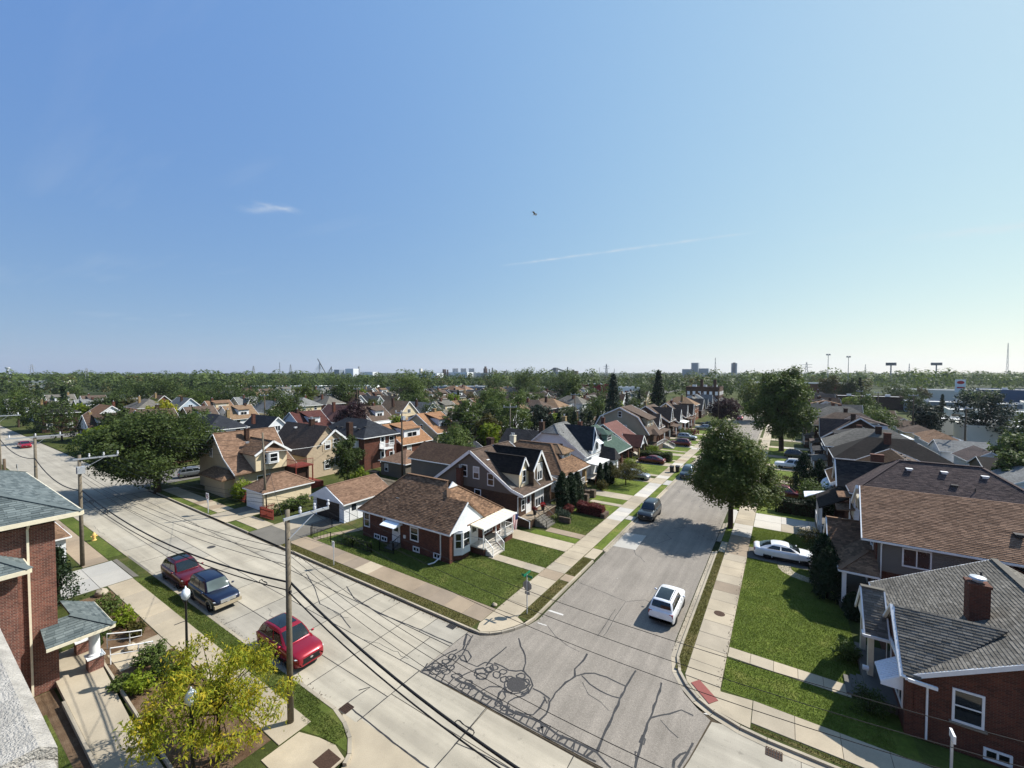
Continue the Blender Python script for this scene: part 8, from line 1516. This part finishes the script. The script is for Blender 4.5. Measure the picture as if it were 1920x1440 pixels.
def gen(label, x0, x1, y0, y1, fr, style, wall, rc, ze, zr, far=False, gw=None, group=None):
    """one house; fr +1 faces +x, -1 faces -x"""
    h = house(label, (x0 + x1) / 2, (y0 + y1) / 2, group=group); yc, xc = (y0 + y1) / 2, (x0 + x1) / 2; wallbox(h, x0, x1, y0, y1, DZ, ze, wall); gw = gw or wall
    fx = x1 if fr > 0 else x0; rw = '-x' if fr > 0 else '+x'; fw = '+x' if fr > 0 else '-x'; bx = x0 if fr > 0 else x1
    if style == 'hip': pol = hip_polys(x0, x1, y0, y1, ze, zr, .45)
    elif style == 'gx':
        pol = gable_polys(x0, x1, y0, y1, ze, zr, 'x'); part(h, 'gable', MB().prism([(y0, ze), (y1, ze), (yc, zr - .1)], 'x', x0, x1), gw); rakes(h, pol)
        for pl, f_ in ((x1, '+x'), (x0, '-x')): window(h, f_, pl, yc, ze + .3, 1.1, 1.1, 's')
    else:
        pol = gable_polys(x0, x1, y0, y1, ze, zr, 'y'); part(h, 'gable', MB().prism([(x0, ze), (x1, ze), (xc, zr - .1)], 'y', y0, y1), gw); rakes(h, pol)
        for u in (-1.4, 1.4): window(h, '-y', y0, xc + u, ze + .25, .75, 1.1)
    roof(h, pol, rc); eave_gutters(h, pol)
    s = (zr - ze) / ((x1 - x0) / 2)
    if style == 'tudor':
        a, b = yc - 2.9, yc + .7; m = (a + b) / 2; zt = min(zr - .1, ze + 3.4); e = fx + fr * .5; k = xc
        part(h, 'front_gable', MB().prism([(a + .2, DZ), (b - .2, DZ), (b - .2, ze), (m, zt - .12), (a + .2, ze)], 'x', *sorted((fx, e - fr * .15))), gw)
        p = [[(k, a, ze - .2), (e, a, ze - .2), (e, m, zt), (k, m, zt)], [(e, b, ze - .2), (k, b, ze - .2), (k, m, zt), (e, m, zt)]]
        roof(h, p, rc, name='gable_roof', t=.1); rakes(h, p); window(h, fw, e - fr * .15, m, ze + .2, .7, 1.1)
    if style in ('gy', 'tudor') :
        for side, pl in (((+1, x1), (-1, x0)) if style == 'gy' else ((-fr, bx),)):
            dz = ze + 1.0; dx0 = pl - side * 1.5; w2 = 1.5 if rh.random() < .5 else 2.2; zt = min(zr - .35, dz + 1.7); xa, xb = sorted((dx0, pl - side * ((zt - ze) / s + .3)))
            part(h, 'dormer_wall', MB().box(xa, xb, yc - w2, yc + w2, ze + .3, zt - .1), 'siding_white' if rh.random() < .6 else gw)
            q = [(dx0 + side * .35, yc - w2 - .25, zt - .12), (dx0 + side * .35, yc + w2 + .25, zt - .12), (xc + side * .3, yc + w2 + .25, zr - .05), (xc + side * .3, yc - w2 - .25, zr - .05)]; roof(h, [q if side > 0 else q[::-1]], rc, name='dormer_roof', t=.1)
            window(h, '+x' if side > 0 else '-x', dx0, yc, dz - .1, w2 * 1.1, .85, 's', True)
    for f_, pl in (('+x', x1), ('-x', x0)):
        for u in (-2.2, 1.9):
            window(h, f_, pl, yc + u, 1.3, 1.0, 1.35)
            if ze > 5: window(h, f_, pl, yc + u, 4.0, .95, 1.3)
    if not far:
        for u in (-3.2, 2.8): window(h, '-y', y0, xc + u, 1.3, .85, 1.2)
        if ze > 5:
            for u in (-3.2, 2.8): window(h, '-y', y0, xc + u, 4.0, .85, 1.2)
        p = MB().slab([(fx, yc - 3, 3.1), (fx + fr * 2, yc - 3, 2.8), (fx + fr * 2, yc + 3, 2.8), (fx, yc + 3, 3.1)][::fr], .14); part(h, 'porch_roof', p, 'roof_' + rc if rh.random() < .6 else 'roof_white'); part(h, 'porch_base', MB().box(*sorted((fx, fx + fr * 1.9)), yc - 3, yc + 3, DZ, .8), 'brick_brown'); door(h, fw, fx, yc + .4, .8)
        for u in (-2.8, 2.8): part(h, 'porch_post', MB().bar((fx + fr * 1.85, yc + u, .8), (fx + fr * 1.85, yc + u, 2.75), .2), 'rail_white')
    chimney(h, xc + rh.uniform(-1.5, 1.5), yc + rh.choice((-1, 1)) * rh.uniform(.8, 2.4), zr - 1.8, zr + rh.uniform(.4, 1.0), .75, .6, rh.choice(('brick_red', 'brick_red', 'brick_dark', 'brick_yellow')), rh.choice((0, 1, 1)))
    if not far: vents(h, [(xc + rh.uniform(-2.5, -1), yc + 1.5, ze + (zr - ze) * .62, rh.choice(('box', 'white', 'pipe')))])
    return h
WALLS = ['brick_red', 'siding_cream', 'siding_white', 'siding_white', 'brick_brown', 'siding_tan', 'siding_cream', 'siding_white', 'brick_orange', 'siding_beige', 'siding_blue', 'siding_grey']
ROOFS = ['taupe', 'umber', 'grey', 'charcoal', 'grey', 'tan', 'mixbrown', 'taupe', 'tan', 'ltgrey', 'grey', 'brown', 'ltgrey']
STY = ['gy', 'tudor', 'gx', 'hip', 'gy', 'gy', 'tudor', 'gx']
USED = {}
def row(phrase, x0, x1, ys, step, n, fr, pre=(), far_from=150, styles=STY, roofs=ROOFS, walls=WALLS, skip=()):
    for i in range(n):
        if i in skip: continue
        y0 = ys + i * step + rh.uniform(-.2, .2); d = rh.uniform(7.2, 8.2)
        st, wl, rc = pre[i] if i < len(pre) else (rh.choice(styles), rh.choice(walls), rh.choice(roofs)); ze = 5.6 if st == 'hip' else rh.choice((3.2, 3.3, 3.6, 4.4)); zr = ze + (2.7 if st == 'hip' else rh.uniform(3.3, 4.1)); a, b = x0 + rh.uniform(0, 1.2), x1 - rh.uniform(0, 1.0)
        gen('%s %s roofed house, %s %s' % (WN[wl], RN[rc], ORD[i], phrase), a, b, y0, y0 + d, fr, st, wl, rc, ze, zr, far=math.hypot((a + b) / 2, y0) > far_from, gw=('siding_white' if wl.startswith('brick') and rh.random() < .25 else None))
row('past the gambrel house on the left', -37.4, -25.4, 104.4, 10.8, 13, 1, (('tudor', 'brick_red', 'taupe'), ('tudor', 'brick_brown', 'taupe'), ('tudor', 'brick_red', 'taupe'), ('tudor', 'brick_brown', 'taupe'), ('tudor', 'brick_red', 'brown'), ('hip', 'brick_orange', 'tan'), ('gx', 'brick_dark', 'charcoal')))
row('past the ribbed tan roof on the right', 5.6, 18.6, 73.0, 10.7, 16, -1, (('hip', 'brick_dark', 'dark'), ('hip', 'brick_brown', 'grey'), ('gy', 'brick_dark', 'charcoal'), ('tudor', 'brick_dark', 'purple'), ('hip', 'brick_dark', 'taupe'), ('gy', 'brick_dark', 'charcoal')), roofs=['taupe', 'brown', 'charcoal', 'grey', 'umber', 'dark'], walls=['brick_dark', 'brick_red', 'brick_brown'])
row('up the near side of the second street', -75.4, -62.2, 56.4, 9.6, 19, -1, (('gy', 'brick_red', 'orange'), ('gy', 'siding_tan', 'orange'), ('gy', 'siding_beige', 'charcoal')))
row('up the far side of the second street', -110, -97.2, 26.5, 10.1, 22, 1, (('gx', 'siding_white', 'taupe'), ('hip', 'siding_white', 'navy'), ('gx', 'siding_white', 'navy'), ('gy', 'siding_white', 'maroon'), ('gx', 'siding_white', 'red'), ('gy', 'siding_white', 'taupe'), ('gx', 'siding_cream', 'tan'), ('gx', 'siding_blue', 'ltgrey')))
row('up the near side of the third street', -152.5, -139.5, 28, 10.3, 22, -1, (('gy', 'brick_brown', 'brown'), ('gy', 'brick_brown', 'taupe'), ('gy', 'siding_tan', 'taupe'), ('gy', 'siding_white', 'tan')))
row('up the far side of the third street', -188, -175, 25.5, 10.4, 20, 1, (('hip', 'brick_dark', 'charcoal'), ('gx', 'brick_orange', 'orange'), ('hip', 'siding_cream', 'grey'))); row('up the near side of the fourth street', -230, -217, 30, 10.6, 16, -1); row('up the far side of the fourth street', -266, -253, 28, 10.6, 14, 1)
# alley garages
for i, (y, k, rc, wl) in enumerate(((82, 'y', 'ltgrey', 'siding_white'), (91, 'x', 'dark', 'siding_taupe'), (101, 'y', 'purple', 'siding_white'), (110.5, 'x', 'ltgrey', 'siding_white'), (120, 'hip', 'umber', 'siding_white'), (129, 'hip', 'umber', 'siding_white'), (139, 'hip', 'taupe', 'siding_cream'), (150, 'x', 'taupe', 'siding_white'), (161, 'y', 'brown', 'siding_tan'), (173, 'hip', 'taupe', 'siding_white'), (186, 'x', 'brown', 'siding_white'))):
    garage('%s %s garage, %s along the right alley' % (RN[rc], WN[wl], ORD[i]), 25.2 + (i % 3) * .6, 31.4 + (i % 2) * .5, y, y + 7.4, 2.6, 4.2, k, rc, wl, False, ('-x', y + 1.5, y + 5.5))
for i, y in enumerate((58, 68, 79, 92, 103, 114, 126, 138, 150)):
    garage('%s %s garage, %s in the yards left of the side road' % (RN[ROOFS[i % 10]], WN[WALLS[(i * 5) % 11]], ORD[i]), -47.5, -41.8, y + 2, y + 8.4, 2.5, 4.0, ('y', 'hip', 'x')[i % 3], ROOFS[i % 10], WALLS[(i * 5) % 11], False)
def canopy(label, x, y, w):
    t = thing('garden_canopy', label, 'canopy', (x, y, ZL)); part(t, 'top', MB().add([(x - w, y - w, 2.4), (x + w, y - w, 2.4), (x + w, y + w, 2.4), (x - w, y + w, 2.4), (x, y, 3.3)], [(0, 1, 4), (1, 2, 4), (2, 3, 4), (3, 0, 4)]), 'awning_white')
    for a in (-w, w):
        for b in (-w, w): part(t, 'leg', MB().bar((x + a, y + b, .1), (x + a, y + b, 2.4), .07), 'rail_white')
canopy('white garden canopy behind the right row', 22.2, 118, 1.7); canopy('second white garden canopy behind the right row', 22.6, 128, 1.9); canopy('pale canopy farther behind the right row', 22, 150, 2.0)
picket('long white board fence along the right alley', [(33.5, 100), (33.5, 140)], 2.0, 'rail_white', 1.0, .95)
# low commercial buildings on the right and far sheds
def block(label, x, y, w, d, z, mat, rot=0, roofm='flat_roof', name='building', win=None, cat='building', band=None, parapet=.5, door_=None):
    t = thing(name, label, cat, (x, y, 0)); o = MB().box(-w / 2, w / 2, -d / 2, d / 2, -.1, z); link(bpy.data.objects.new('wall', mesh('wall', o, mat)), t); link(bpy.data.objects.new('roof', mesh('roof', MB().box(-w / 2 + .3, w / 2 - .3, -d / 2 + .3, d / 2 - .3, z, z + .08), roofm)), t)
    m = MB(); m.box(-w / 2 - .1, w / 2 + .1, -d / 2 - .1, -d / 2 + .25, z, z + parapet); m.box(-w / 2 - .1, w / 2 + .1, d / 2 - .25, d / 2 + .1, z, z + parapet); m.box(-w / 2 - .1, -w / 2 + .25, -d / 2 + .25, d / 2 - .25, z, z + parapet); m.box(w / 2 - .25, w / 2 + .1, -d / 2 + .25, d / 2 - .25, z, z + parapet); link(bpy.data.objects.new('parapet', mesh('parapet', m, band or mat)), t)
    if win:
        nx, nz, ww, wh, wm = win; me = mesh('window', MB().box(-ww / 2, ww / 2, -.06, .02, 0, wh), wm)
        for i in range(nx):
            for k in range(nz):
                q = link(bpy.data.objects.new('window', me), t); q.location = (-w / 2 + w * (i + .5) / nx, -d / 2, 1.0 + (z - 1.2) * k / nz)
                if door_ is None: q = link(bpy.data.objects.new('window', me), t); q.location = (w / 2, -d / 2 + d * (i + .5) / nx, 1.0 + (z - 1.2) * k / nz); q.rotation_euler = (0, 0, R(90))
    for k in range(3): q = link(bpy.data.objects.new('roof_unit', mesh('roof_unit', MB().box(-.9, .9, -.7, .7, 0, 1.1), 'galvanised')), t); q.location = (w * (.3 * k - .3), d * .1 * (k - 1), z + .08)
    t.rotation_euler = (0, 0, R(rot)); return t
plain('cream_wall', S(226, 220, 204, .85), .7, var=.06, scale=.4); plain('white_wall', S(232, 234, 236, .88), .6, var=.05, scale=.4); plain('blue_wall', S(62, 96, 132, .75), .6, var=.08, scale=.4); plain('red_wall', S(158, 36, 42, .75), .6, var=.08, scale=.4); plain('grey_wall', S(146, 156, 166, .8), .6, var=.08, scale=.4); plain('steel', S(112, 116, 120, .7), .6, var=.15, scale=.1); plain('rust', S(92, 70, 62, .6), .8, var=.2, scale=.1); plain('tower_grey', S(150, 154, 158, .75), .6, var=.05, scale=.1)
block('cream commercial shed with flat roof on the right', 60, 205, 24, 14, 4.2, 'cream_wall', -8, win=(7, 1, 2.2, 2.2, 'pane_dark')); block('long white roofed shop behind the alley', 50, 165, 26, 12, 4.0, 'cream_wall', -8); block('low white garage block behind the alley fence', 44, 148, 14, 10, 4.2, 'cream_wall', 0); block('blue store with yellow sign at the right edge', 104, 300, 46, 24, 8.5, 'blue_wall', -14, 'flat_roof'); block('grey flat store beyond the parked cars', 62, 250, 34, 16, 4.4, 'grey_wall', -6, win=(8, 1, 2.4, 2.2, 'pane')); block('brown flat shop row in the right distance', 34, 262, 24, 14, 5.5, 'brick_dark', -4); block('long cream shop row in the right distance', 94, 360, 70, 20, 6.0, 'cream_wall', -10); block('tan flat school roof behind the tall tree', 8, 330, 50, 22, 10.0, 'brick_orange', 0, 'flat_roof', band='cream_wall')
block('white service building at the far right edge', 92, 240, 30, 14, 5.5, 'cream_wall', -14, 'roof_white'); block('grey truck depot at the right edge', 84, 215, 22, 12, 4.5, 'grey_wall', -14)
b_ = block('brown brick apartment block behind the spruce', -31, 212, 14, 14, 10.2, 'brick_brown', 0, 'flat_roof', win=(6, 3, 1.1, 1.6, 'trim_white'))
for x in (-1, 4.5): q = link(bpy.data.objects.new('chimney', mesh('chimney', MB().box(-.6, .6, -.6, .6, 0, 4.4), 'brick_dark')), b_); q.location = (x, -2, 9.6)
block('long white warehouse beyond the dark trees', -338, 172, 66, 24, 6.0, 'white_wall', 33.2, 'roof_white', cat='warehouse', name='warehouse', win=(16, 1, 1.6, 1.0, 'grey_wall')); block('second white warehouse right of the long one', -286, 204, 40, 24, 6.2, 'white_wall', 33.2, 'roof_white', cat='warehouse', name='warehouse'); block('pale blue warehouse left of centre', -190, 225, 36, 18, 7.0, 'grey_wall', 33.2, 'roof_white', cat='warehouse', name='warehouse'); block('red store building near the skyline centre', -114.4, 284, 17, 12, 8.0, 'red_wall', 33, 'flat_roof', cat='store', name='store'); block('long low red shop left of the red store', -129, 275, 15, 10, 5.6, 'red_wall', 33, 'flat_roof', cat='store', name='store'); block('white roofed hall behind the red store', -95, 296, 16, 10, 6.0, 'white_wall', 33, 'roof_white', cat='store', name='store'); block('cream shed on the far left treeline', -640, 70, 90, 20, 8, 'cream_wall', 60, 'flat_roof', cat='warehouse', name='warehouse'); block('cream low store left of the skyline trees', -150, 262, 40, 16, 6.0, 'cream_wall', 33, 'flat_roof', cat='store', name='store')
t = thing('pylon_sign', 'tall white roadside sign with red oval on the right', 'sign', (81, 326, 0)); part(t, 'post', MB().box(80.6, 81.4, 325.8, 326.2, 0, 7), 'steel'); part(t, 'panel', MB().box(79.0, 83.0, 325.6, 326.4, 6.2, 13.2), 'sign_white'); part(t, 'oval', MB().add([(81 + 1.5 * math.cos(a), 325.55, 11.6 + .9 * math.sin(a)) for a in np.linspace(0, 6.1, 18)], [tuple(range(18))]), 'sign_red'); part(t, 'price_bar', MB().box(79.6, 82.4, 325.52, 325.6, 8.4, 9.2), 'sign_red')
sg = thing('shop_sign', 'yellow sign board on the blue store', 'sign', (98, 287, 0)); part(sg, 'panel', MB().box(94, 100, 286.2, 286.8, 3.6, 6.6), 'yellow_paint'); part(sg, 'bracket', MB().box(96, 98, 286.8, 287.6, 4, 5), 'steel')
# tall thin things on the skyline
def mast(label, x, y, z, kind='lattice', w=3., cat='mast', name='mast', mat='tower_grey'):
    t = thing(name, label, cat, (x, y, 0))
    if kind == 'flood':
        part(t, 'post', MB().tube([(x, y, 0), (x, y, z)], [.4, .2], 8), mat); 
        for s in (-1, 1): part(t, 'lamp_cluster', MB().box(x + s * 1.0 - .75, x + s * 1.0 + .75, y - .4, y + .4, z - .7, z + .7), mat)
    elif kind == 'board': part(t, 'post', MB().tube([(x, y, 0), (x, y, z - 3)], .7, 8), mat); part(t, 'panel', MB().box(x - w / 2, x + w / 2, y - .5, y + .5, z - 3.4, z), 'steel'); part(t, 'catwalk', MB().box(x - w / 2, x + w / 2, y - 1.3, y - .5, z - 3.8, z - 3.6), 'steel')
    else:
        m = MB(); n = 6
        for a, b in ((-1, -1), (1, -1), (1, 1), (-1, 1)): m.bar((x + a * w / 2, y + b * w / 2, 0), (x + a * w * .08, y + b * w * .08, z), w * .07)
        for i in range(n):
            z0, z1 = z * i / n, z * (i + 1) / n; k0, k1 = w / 2 * (1 - .84 * i / n), w / 2 * (1 - .84 * (i + 1) / n)
            for s in (-1, 1): m.bar((x - k0, y + s * k0, z0), (x + k1, y + s * k1, z1), w * .05); m.bar((x + k0, y + s * k0, z0), (x - k1, y + s * k1, z1), w * .05)
        part(t, 'frame', m, mat)
        if kind == 'pylon':
            for q in (.72, .86): part(t, 'arm', MB().bar((x - w * 1.2, y + w * .7, z * q), (x + w * 1.2, y - w * .7, z * q), w * .08), mat)
    return t
mast('left floodlight mast above the right treeline', 36.8, 526, 34.7, 'flood', cat='light mast'); mast('right floodlight mast above the right treeline', 55.2, 550, 32.9, 'flood', cat='light mast'); mast('left dark billboard above the right treeline', 111.3, 694, 28.8, 'board', 10, 'billboard', 'billboard'); mast('right dark billboard above the right treeline', 171, 781, 29.7, 'board', 11, 'billboard', 'billboard')
mast('tall thin radio tower at the right edge', 672, 2232, 121, 'lattice', 6, 'tower', 'radio_tower'); mast('lattice pylon beyond the far left trees', -729, 144, 22, 'pylon', 5, 'pylon', 'pylon'); mast('faint lattice pylon at far left', -1361, 184.5, 34, 'pylon', 8, 'pylon', 'pylon'); mast('pylon above the left warehouse', -960, 447, 30, 'pylon', 7, 'pylon', 'pylon'); mast('pylon right of the red store on the horizon', -322, 865, 34, 'pylon', 7, 'pylon', 'pylon'); mast('slim antenna mast beside the office blocks', -125, 994, 48, 'lattice', 4, 'mast'); mast('pylon above the tall tree on the horizon', 40, 1102, 38, 'pylon', 8, 'pylon', 'pylon'); mast('distant pylon left of the bridge', -1290, 709, 40, 'pylon', 8, 'pylon', 'pylon'); mast('dark crane mast on the left horizon', -913, 478, 38, 'lattice', 2.4, 'crane', 'crane_mast', 'steel')
t = mast('lattice tower with white horn at the left edge', -812, 90, 17, 'lattice', 8, 'tower', 'horn_tower'); part(t, 'horn', MB().lathe([(.4, -3.2), (.8, -1), (2.2, 1.2), (2.4, 2.0)], 12, (-812, 90, 21)), 'white_wall')
# cable bridge under construction with a crane
t = thing('cable_bridge', 'unfinished cable bridge with white stays on the horizon', 'bridge', (-1752, 1124, 0))
for x, y, z in ((-1774, 1110, 62), (-1729, 1139, 40)):
    part(t, 'pylon', MB().bar((x - 4, y, 0), (x, y, z), 3), 'tower_grey')
    for k in range(5): part(t, 'stay', MB().bar((x, y, z - 2 - k * 4), (x - 26 + k * 4, y - 17 + k * 2.6, 8), .9), 'white_wall'); part(t, 'stay', MB().bar((x, y, z - 2 - k * 4), (x + 18 - k * 3, y + 12 - k * 2, 8), .9), 'white_wall')
part(t, 'deck', MB().bar((-1850, 1060, 6), (-1640, 1196, 6), 12, 3), 'tower_grey')
t = thing('crane', 'tall lattice crane leaning over the far bridge', 'crane', (-1660, 1060, 0)); part(t, 'boom', MB().bar((-1655, 1068, 0), (-1688, 1046, 74), 3.4), 'steel'); part(t, 'back_mast', MB().bar((-1655, 1068, 0), (-1640, 1080, 40), 2.6), 'steel')
# works on the horizon
t = thing('silo_group', 'row of pale storage silos on the horizon', 'silos', (-840, 1004, 0))
for i in range(12):
    q = i * 4.6 + (i // 4) * 7; x, y = -866 + q * .837, 988 + q * .548; part(t, 'silo', MB().lathe([(2.1, 0), (2.1, 27), (1.2, 28.6)], 12, (x, y, 0)), 'tower_grey', True)
def works(label, x, y, parts, name='works', cat='factory'):
    t = thing(name, label, cat, (x, y, 0))
    for nm, dx, w, d, z, mat in parts: cx, cy = x + dx * .837, y + dx * .548; part(t, nm, MB().box(cx - w / 2, cx + w / 2, cy - d / 2, cy + d / 2, 0, z), mat)
    return t
works('dark blast furnace works on the horizon', -781, 1042, (('furnace', 0, 9, 9, 28, 'rust'), ('furnace_top', 0, 5, 5, 34, 'rust'), ('stack', 12, 3, 3, 26, 'steel'), ('stack', 22, 3, 3, 30, 'steel'), ('shed', 17, 26, 14, 15, 'rust'), ('stack', 34, 4, 4, 22, 'rust'), ('shed', 52, 30, 18, 14, 'steel'), ('tower', 60, 6, 6, 20, 'rust')))
t = works('sloping conveyor works right of the skyline trees', -593, 1165, (('tower', -6, 12, 10, 30, 'steel'), ('hall', 4, 54, 24, 16, 'grey_wall'), ('stack', 32, 3, 3, 32, 'steel'), ('stack', 50, 5, 5, 24, 'rust'), ('shed', 54, 20, 12, 20, 'rust'))); part(t, 'conveyor', MB().bar((-593 - 30, 1165 - 20, 13), (-600, 1160, 29), 4), 'steel'); part(t, 'conveyor', MB().bar((-593 + 26, 1165 + 17, 16), (-598, 1161, 29), 4), 'steel')
works('pale factory halls below the silos', -850, 965, (('hall', -70, 90, 30, 13, 'white_wall'), ('hall', 20, 90, 30, 16, 'white_wall'), ('hall', 90, 70, 30, 13, 'grey_wall'), ('tower', -96, 7, 7, 27, 'cream_wall'), ('stack', -84, 3, 3, 20, 'rust'), ('tower', -24, 8, 8, 25, 'rust'), ('stack', -14, 3, 3, 24, 'rust'))); works('white plant blocks left of the factory halls', -1130, 814, (('hall', 0, 40, 20, 27, 'white_wall'), ('hall', -40, 26, 18, 24, 'grey_wall'), ('hall', 50, 70, 20, 17, 'white_wall'), ('tower', 22, 4, 4, 34, 'tower_grey')))
works('grey blue office complex on the horizon', -215, 1293, (('wing', -22, 26, 20, 25, 'grey_wall'), ('tower', 0, 18, 20, 43, 'grey_wall'), ('wing', 24, 28, 20, 27, 'grey_wall')), 'office_block', 'office'); works('single grey office slab on the horizon', -126, 1411, (('slab', 0, 15, 14, 43, 'grey_wall'), ('core', 0, 7, 15, 45, 'steel')), 'office_block', 'office')
for i, (x, y, z, w) in enumerate(((-640, 950, 24, 4), (-520, 1010, 22, 3), (-430, 1100, 30, 3), (-380, 1080, 26, 3), (-270, 1060, 24, 3), (-60, 1150, 26, 3), (150, 1200, 34, 4), (240, 1300, 36, 4), (-960, 880, 26, 4), (-1020, 930, 30, 3))): mast('%s faint mast along the horizon from the left' % ORD[i], x, y, z, 'lattice', w)
# ------------------------------------------------------------------ trees among the rooftops (copies of a few builds)
PROTO = []
for i, (lm, z0, z1, r, sh) in enumerate((('leaf_mid', 1.4, 10, 4.2, 'round'), ('leaf_dark', 1.2, 9, 4.4, 'round'), ('leaf_olive', 1.2, 8, 3.6, 'egg'), ('leaf_mid', 1.6, 12, 4.4, 'egg'), ('leaf_dark', 1.0, 11, 5.0, 'flat'), ('leaf_lime', 1.0, 7, 3.0, 'round'))):
    PROTO.append((r, z1, tree('rooftop_tree', 'p', (0, 0, ZL), r, z0, z1, lm, 3600, .5, 13, 300 + i, .22, sub=.46, nl=5)))
PROTO.append((2.2, 11, cone_tree('rooftop_tree', 'p', (0, 0, ZL), 2.2, 11, 'leaf_cedar', 2600, .45, 320, kind='spruce')))
used = [0] * len(PROTO); rt = random.Random(77); CT = {}
TONE = ['fresh green tree', 'dark round tree', 'olive brown tree', 'tall green tree', 'broad dark tree', 'yellow green tree', 'dark conifer']
def put_tree(k, x, y, s, phrase):
    CT[phrase] = CT.get(phrase, 0) + 1; n = CT[phrase]; lab = '%s, %s %s' % (TONE[k], ORD[n - 1] if n <= 30 else 'later', phrase); root = PROTO[k][2]
    sc = (s * rt.uniform(.9, 1.1), s * rt.uniform(.9, 1.1), s * rt.uniform(.9, 1.1))
    if not used[k]: used[k] = 1; root.location = (x, y, ZL); root.scale = sc; root['label'] = lab; root['group'] = 'trees among the rooftops'
    else: copy_tree(root, (x, y, ZL), rt.uniform(0, 6.28), sc, label=lab, group='trees among the rooftops')
for phrase, xa, xb, ya, yb, n in (('in the yards between first and second streets', -60, -52, 90, 235, 13), ('in the yards between second and third streets', -136, -113, 32, 240, 28), ('in the yards between third and fourth streets', -213, -190, 30, 230, 30), ('in the yards past the fourth street', -330, -268, 20, 250, 30), ('along the second street verges', -96, -78, 60, 230, 9), ('behind the right row', 19.5, 24, 130, 230, 6), ('along the far main road', -330, -120, 22.5, 26, 12), ('behind the shops on the right', 30, 130, 262, 330, 18), ('between the shops on the right', 44, 96, 225, 242, 7), ('south of the far main road', -330, -125, -12, 8, 16)):
    for i in range(n):
        y = ya + (yb - ya) * (i + rt.random()) / n if yb - ya > 60 else rt.uniform(ya, yb); x = rt.uniform(xa, xb); k = rt.choice((0, 0, 1, 1, 2, 3, 4, 4, 5, 6)); d = math.hypot(x, y); s = rt.uniform(.7, 1.12)
        if 'first and second' in phrase: s *= .8
        put_tree(k, x, y, s, phrase)
# the far wood: one mass
def wood(label, n, f0, f1, a0, a1, h0, h1, leafm, seed, q=46, L=2.3, keep=None):
    rs = np.random.RandomState(seed); f = np.exp(rs.uniform(math.log(f0), math.log(f1), n)); a = rs.uniform(a0, a1, n); x = -.5476 * f + .8368 * a * f; y = .8368 * f + .5476 * a * f; h = rs.uniform(h0, h1, n); r = h * rs.uniform(.35, .55, n)
    d = rs.normal(0, 1, (n, q, 3)); d /= np.linalg.norm(d, axis=2)[:, :, None]; rad = rs.uniform(.7, 1, (n, q)) ** .5
    p = d * rad[:, :, None]; p[:, :, 0] *= r[:, None]; p[:, :, 1] *= r[:, None]; p[:, :, 2] *= (h * .46)[:, None]; p[:, :, 0] += x[:, None]; p[:, :, 1] += y[:, None]; p[:, :, 2] += (h * .54)[:, None]
    nr = d.reshape(-1, 3).copy(); nr[:, 2] += .5; sz = np.repeat(h / 12, q) * L
    o = link(bpy.data.objects.new('wood', npmesh('wood', leafquads(rs, p.reshape(-1, 3), nr, sz, .8, .35), 4, leafm))); tag(o, label, 'wood', kind='stuff')
wood('dark green wood stretching along the left and middle distance', 560, 285, 620, -1.35, .62, 7, 15, 'leaf_dark', 1, 90, 1.7); wood('dark far wood on the horizon', 950, 520, 1900, -1.6, 2.6, 10, 18, 'leaf_dark', 2, 50, 2.2); wood('green wood along the right distance', 520, 420, 900, .55, 2.6, 11, 20, 'leaf_mid', 3, 80, 1.8); wood('olive wood behind the left warehouses', 200, 400, 700, -1.3, -.3, 11, 17, 'leaf_mid', 4, 80, 1.7)
wood('taller trees breaking the skyline here and there', 70, 330, 720, -1.3, 1.25, 15, 22, 'leaf_mid', 9, 160, 1.3); wood('olive clumps scattered through the far wood', 90, 300, 640, -1.3, .9, 9, 15, 'leaf_olive', 10, 110, 1.5)
# ------------------------------------------------------------------ haze
hz = NT('haze_air'); hz.t.nodes.remove(hz.b); pv = hz.n('VolumePrincipled'); pv.inputs['Color'].default_value = (.80, .87, .95, 1); pv.inputs['Density'].default_value = .00007; pv.inputs['Anisotropy'].default_value = .3
hz.l(pv.outputs[0], hz.t.nodes['Material Output'].inputs['Volume'])
ho = link(bpy.data.objects.new('haze', mesh('haze', MB().box(-4900, 3900, -590, 5900, -2, 135), 'haze_air', uv=False))); tag(ho, 'thin pale haze over the whole town', 'haze', kind='stuff')
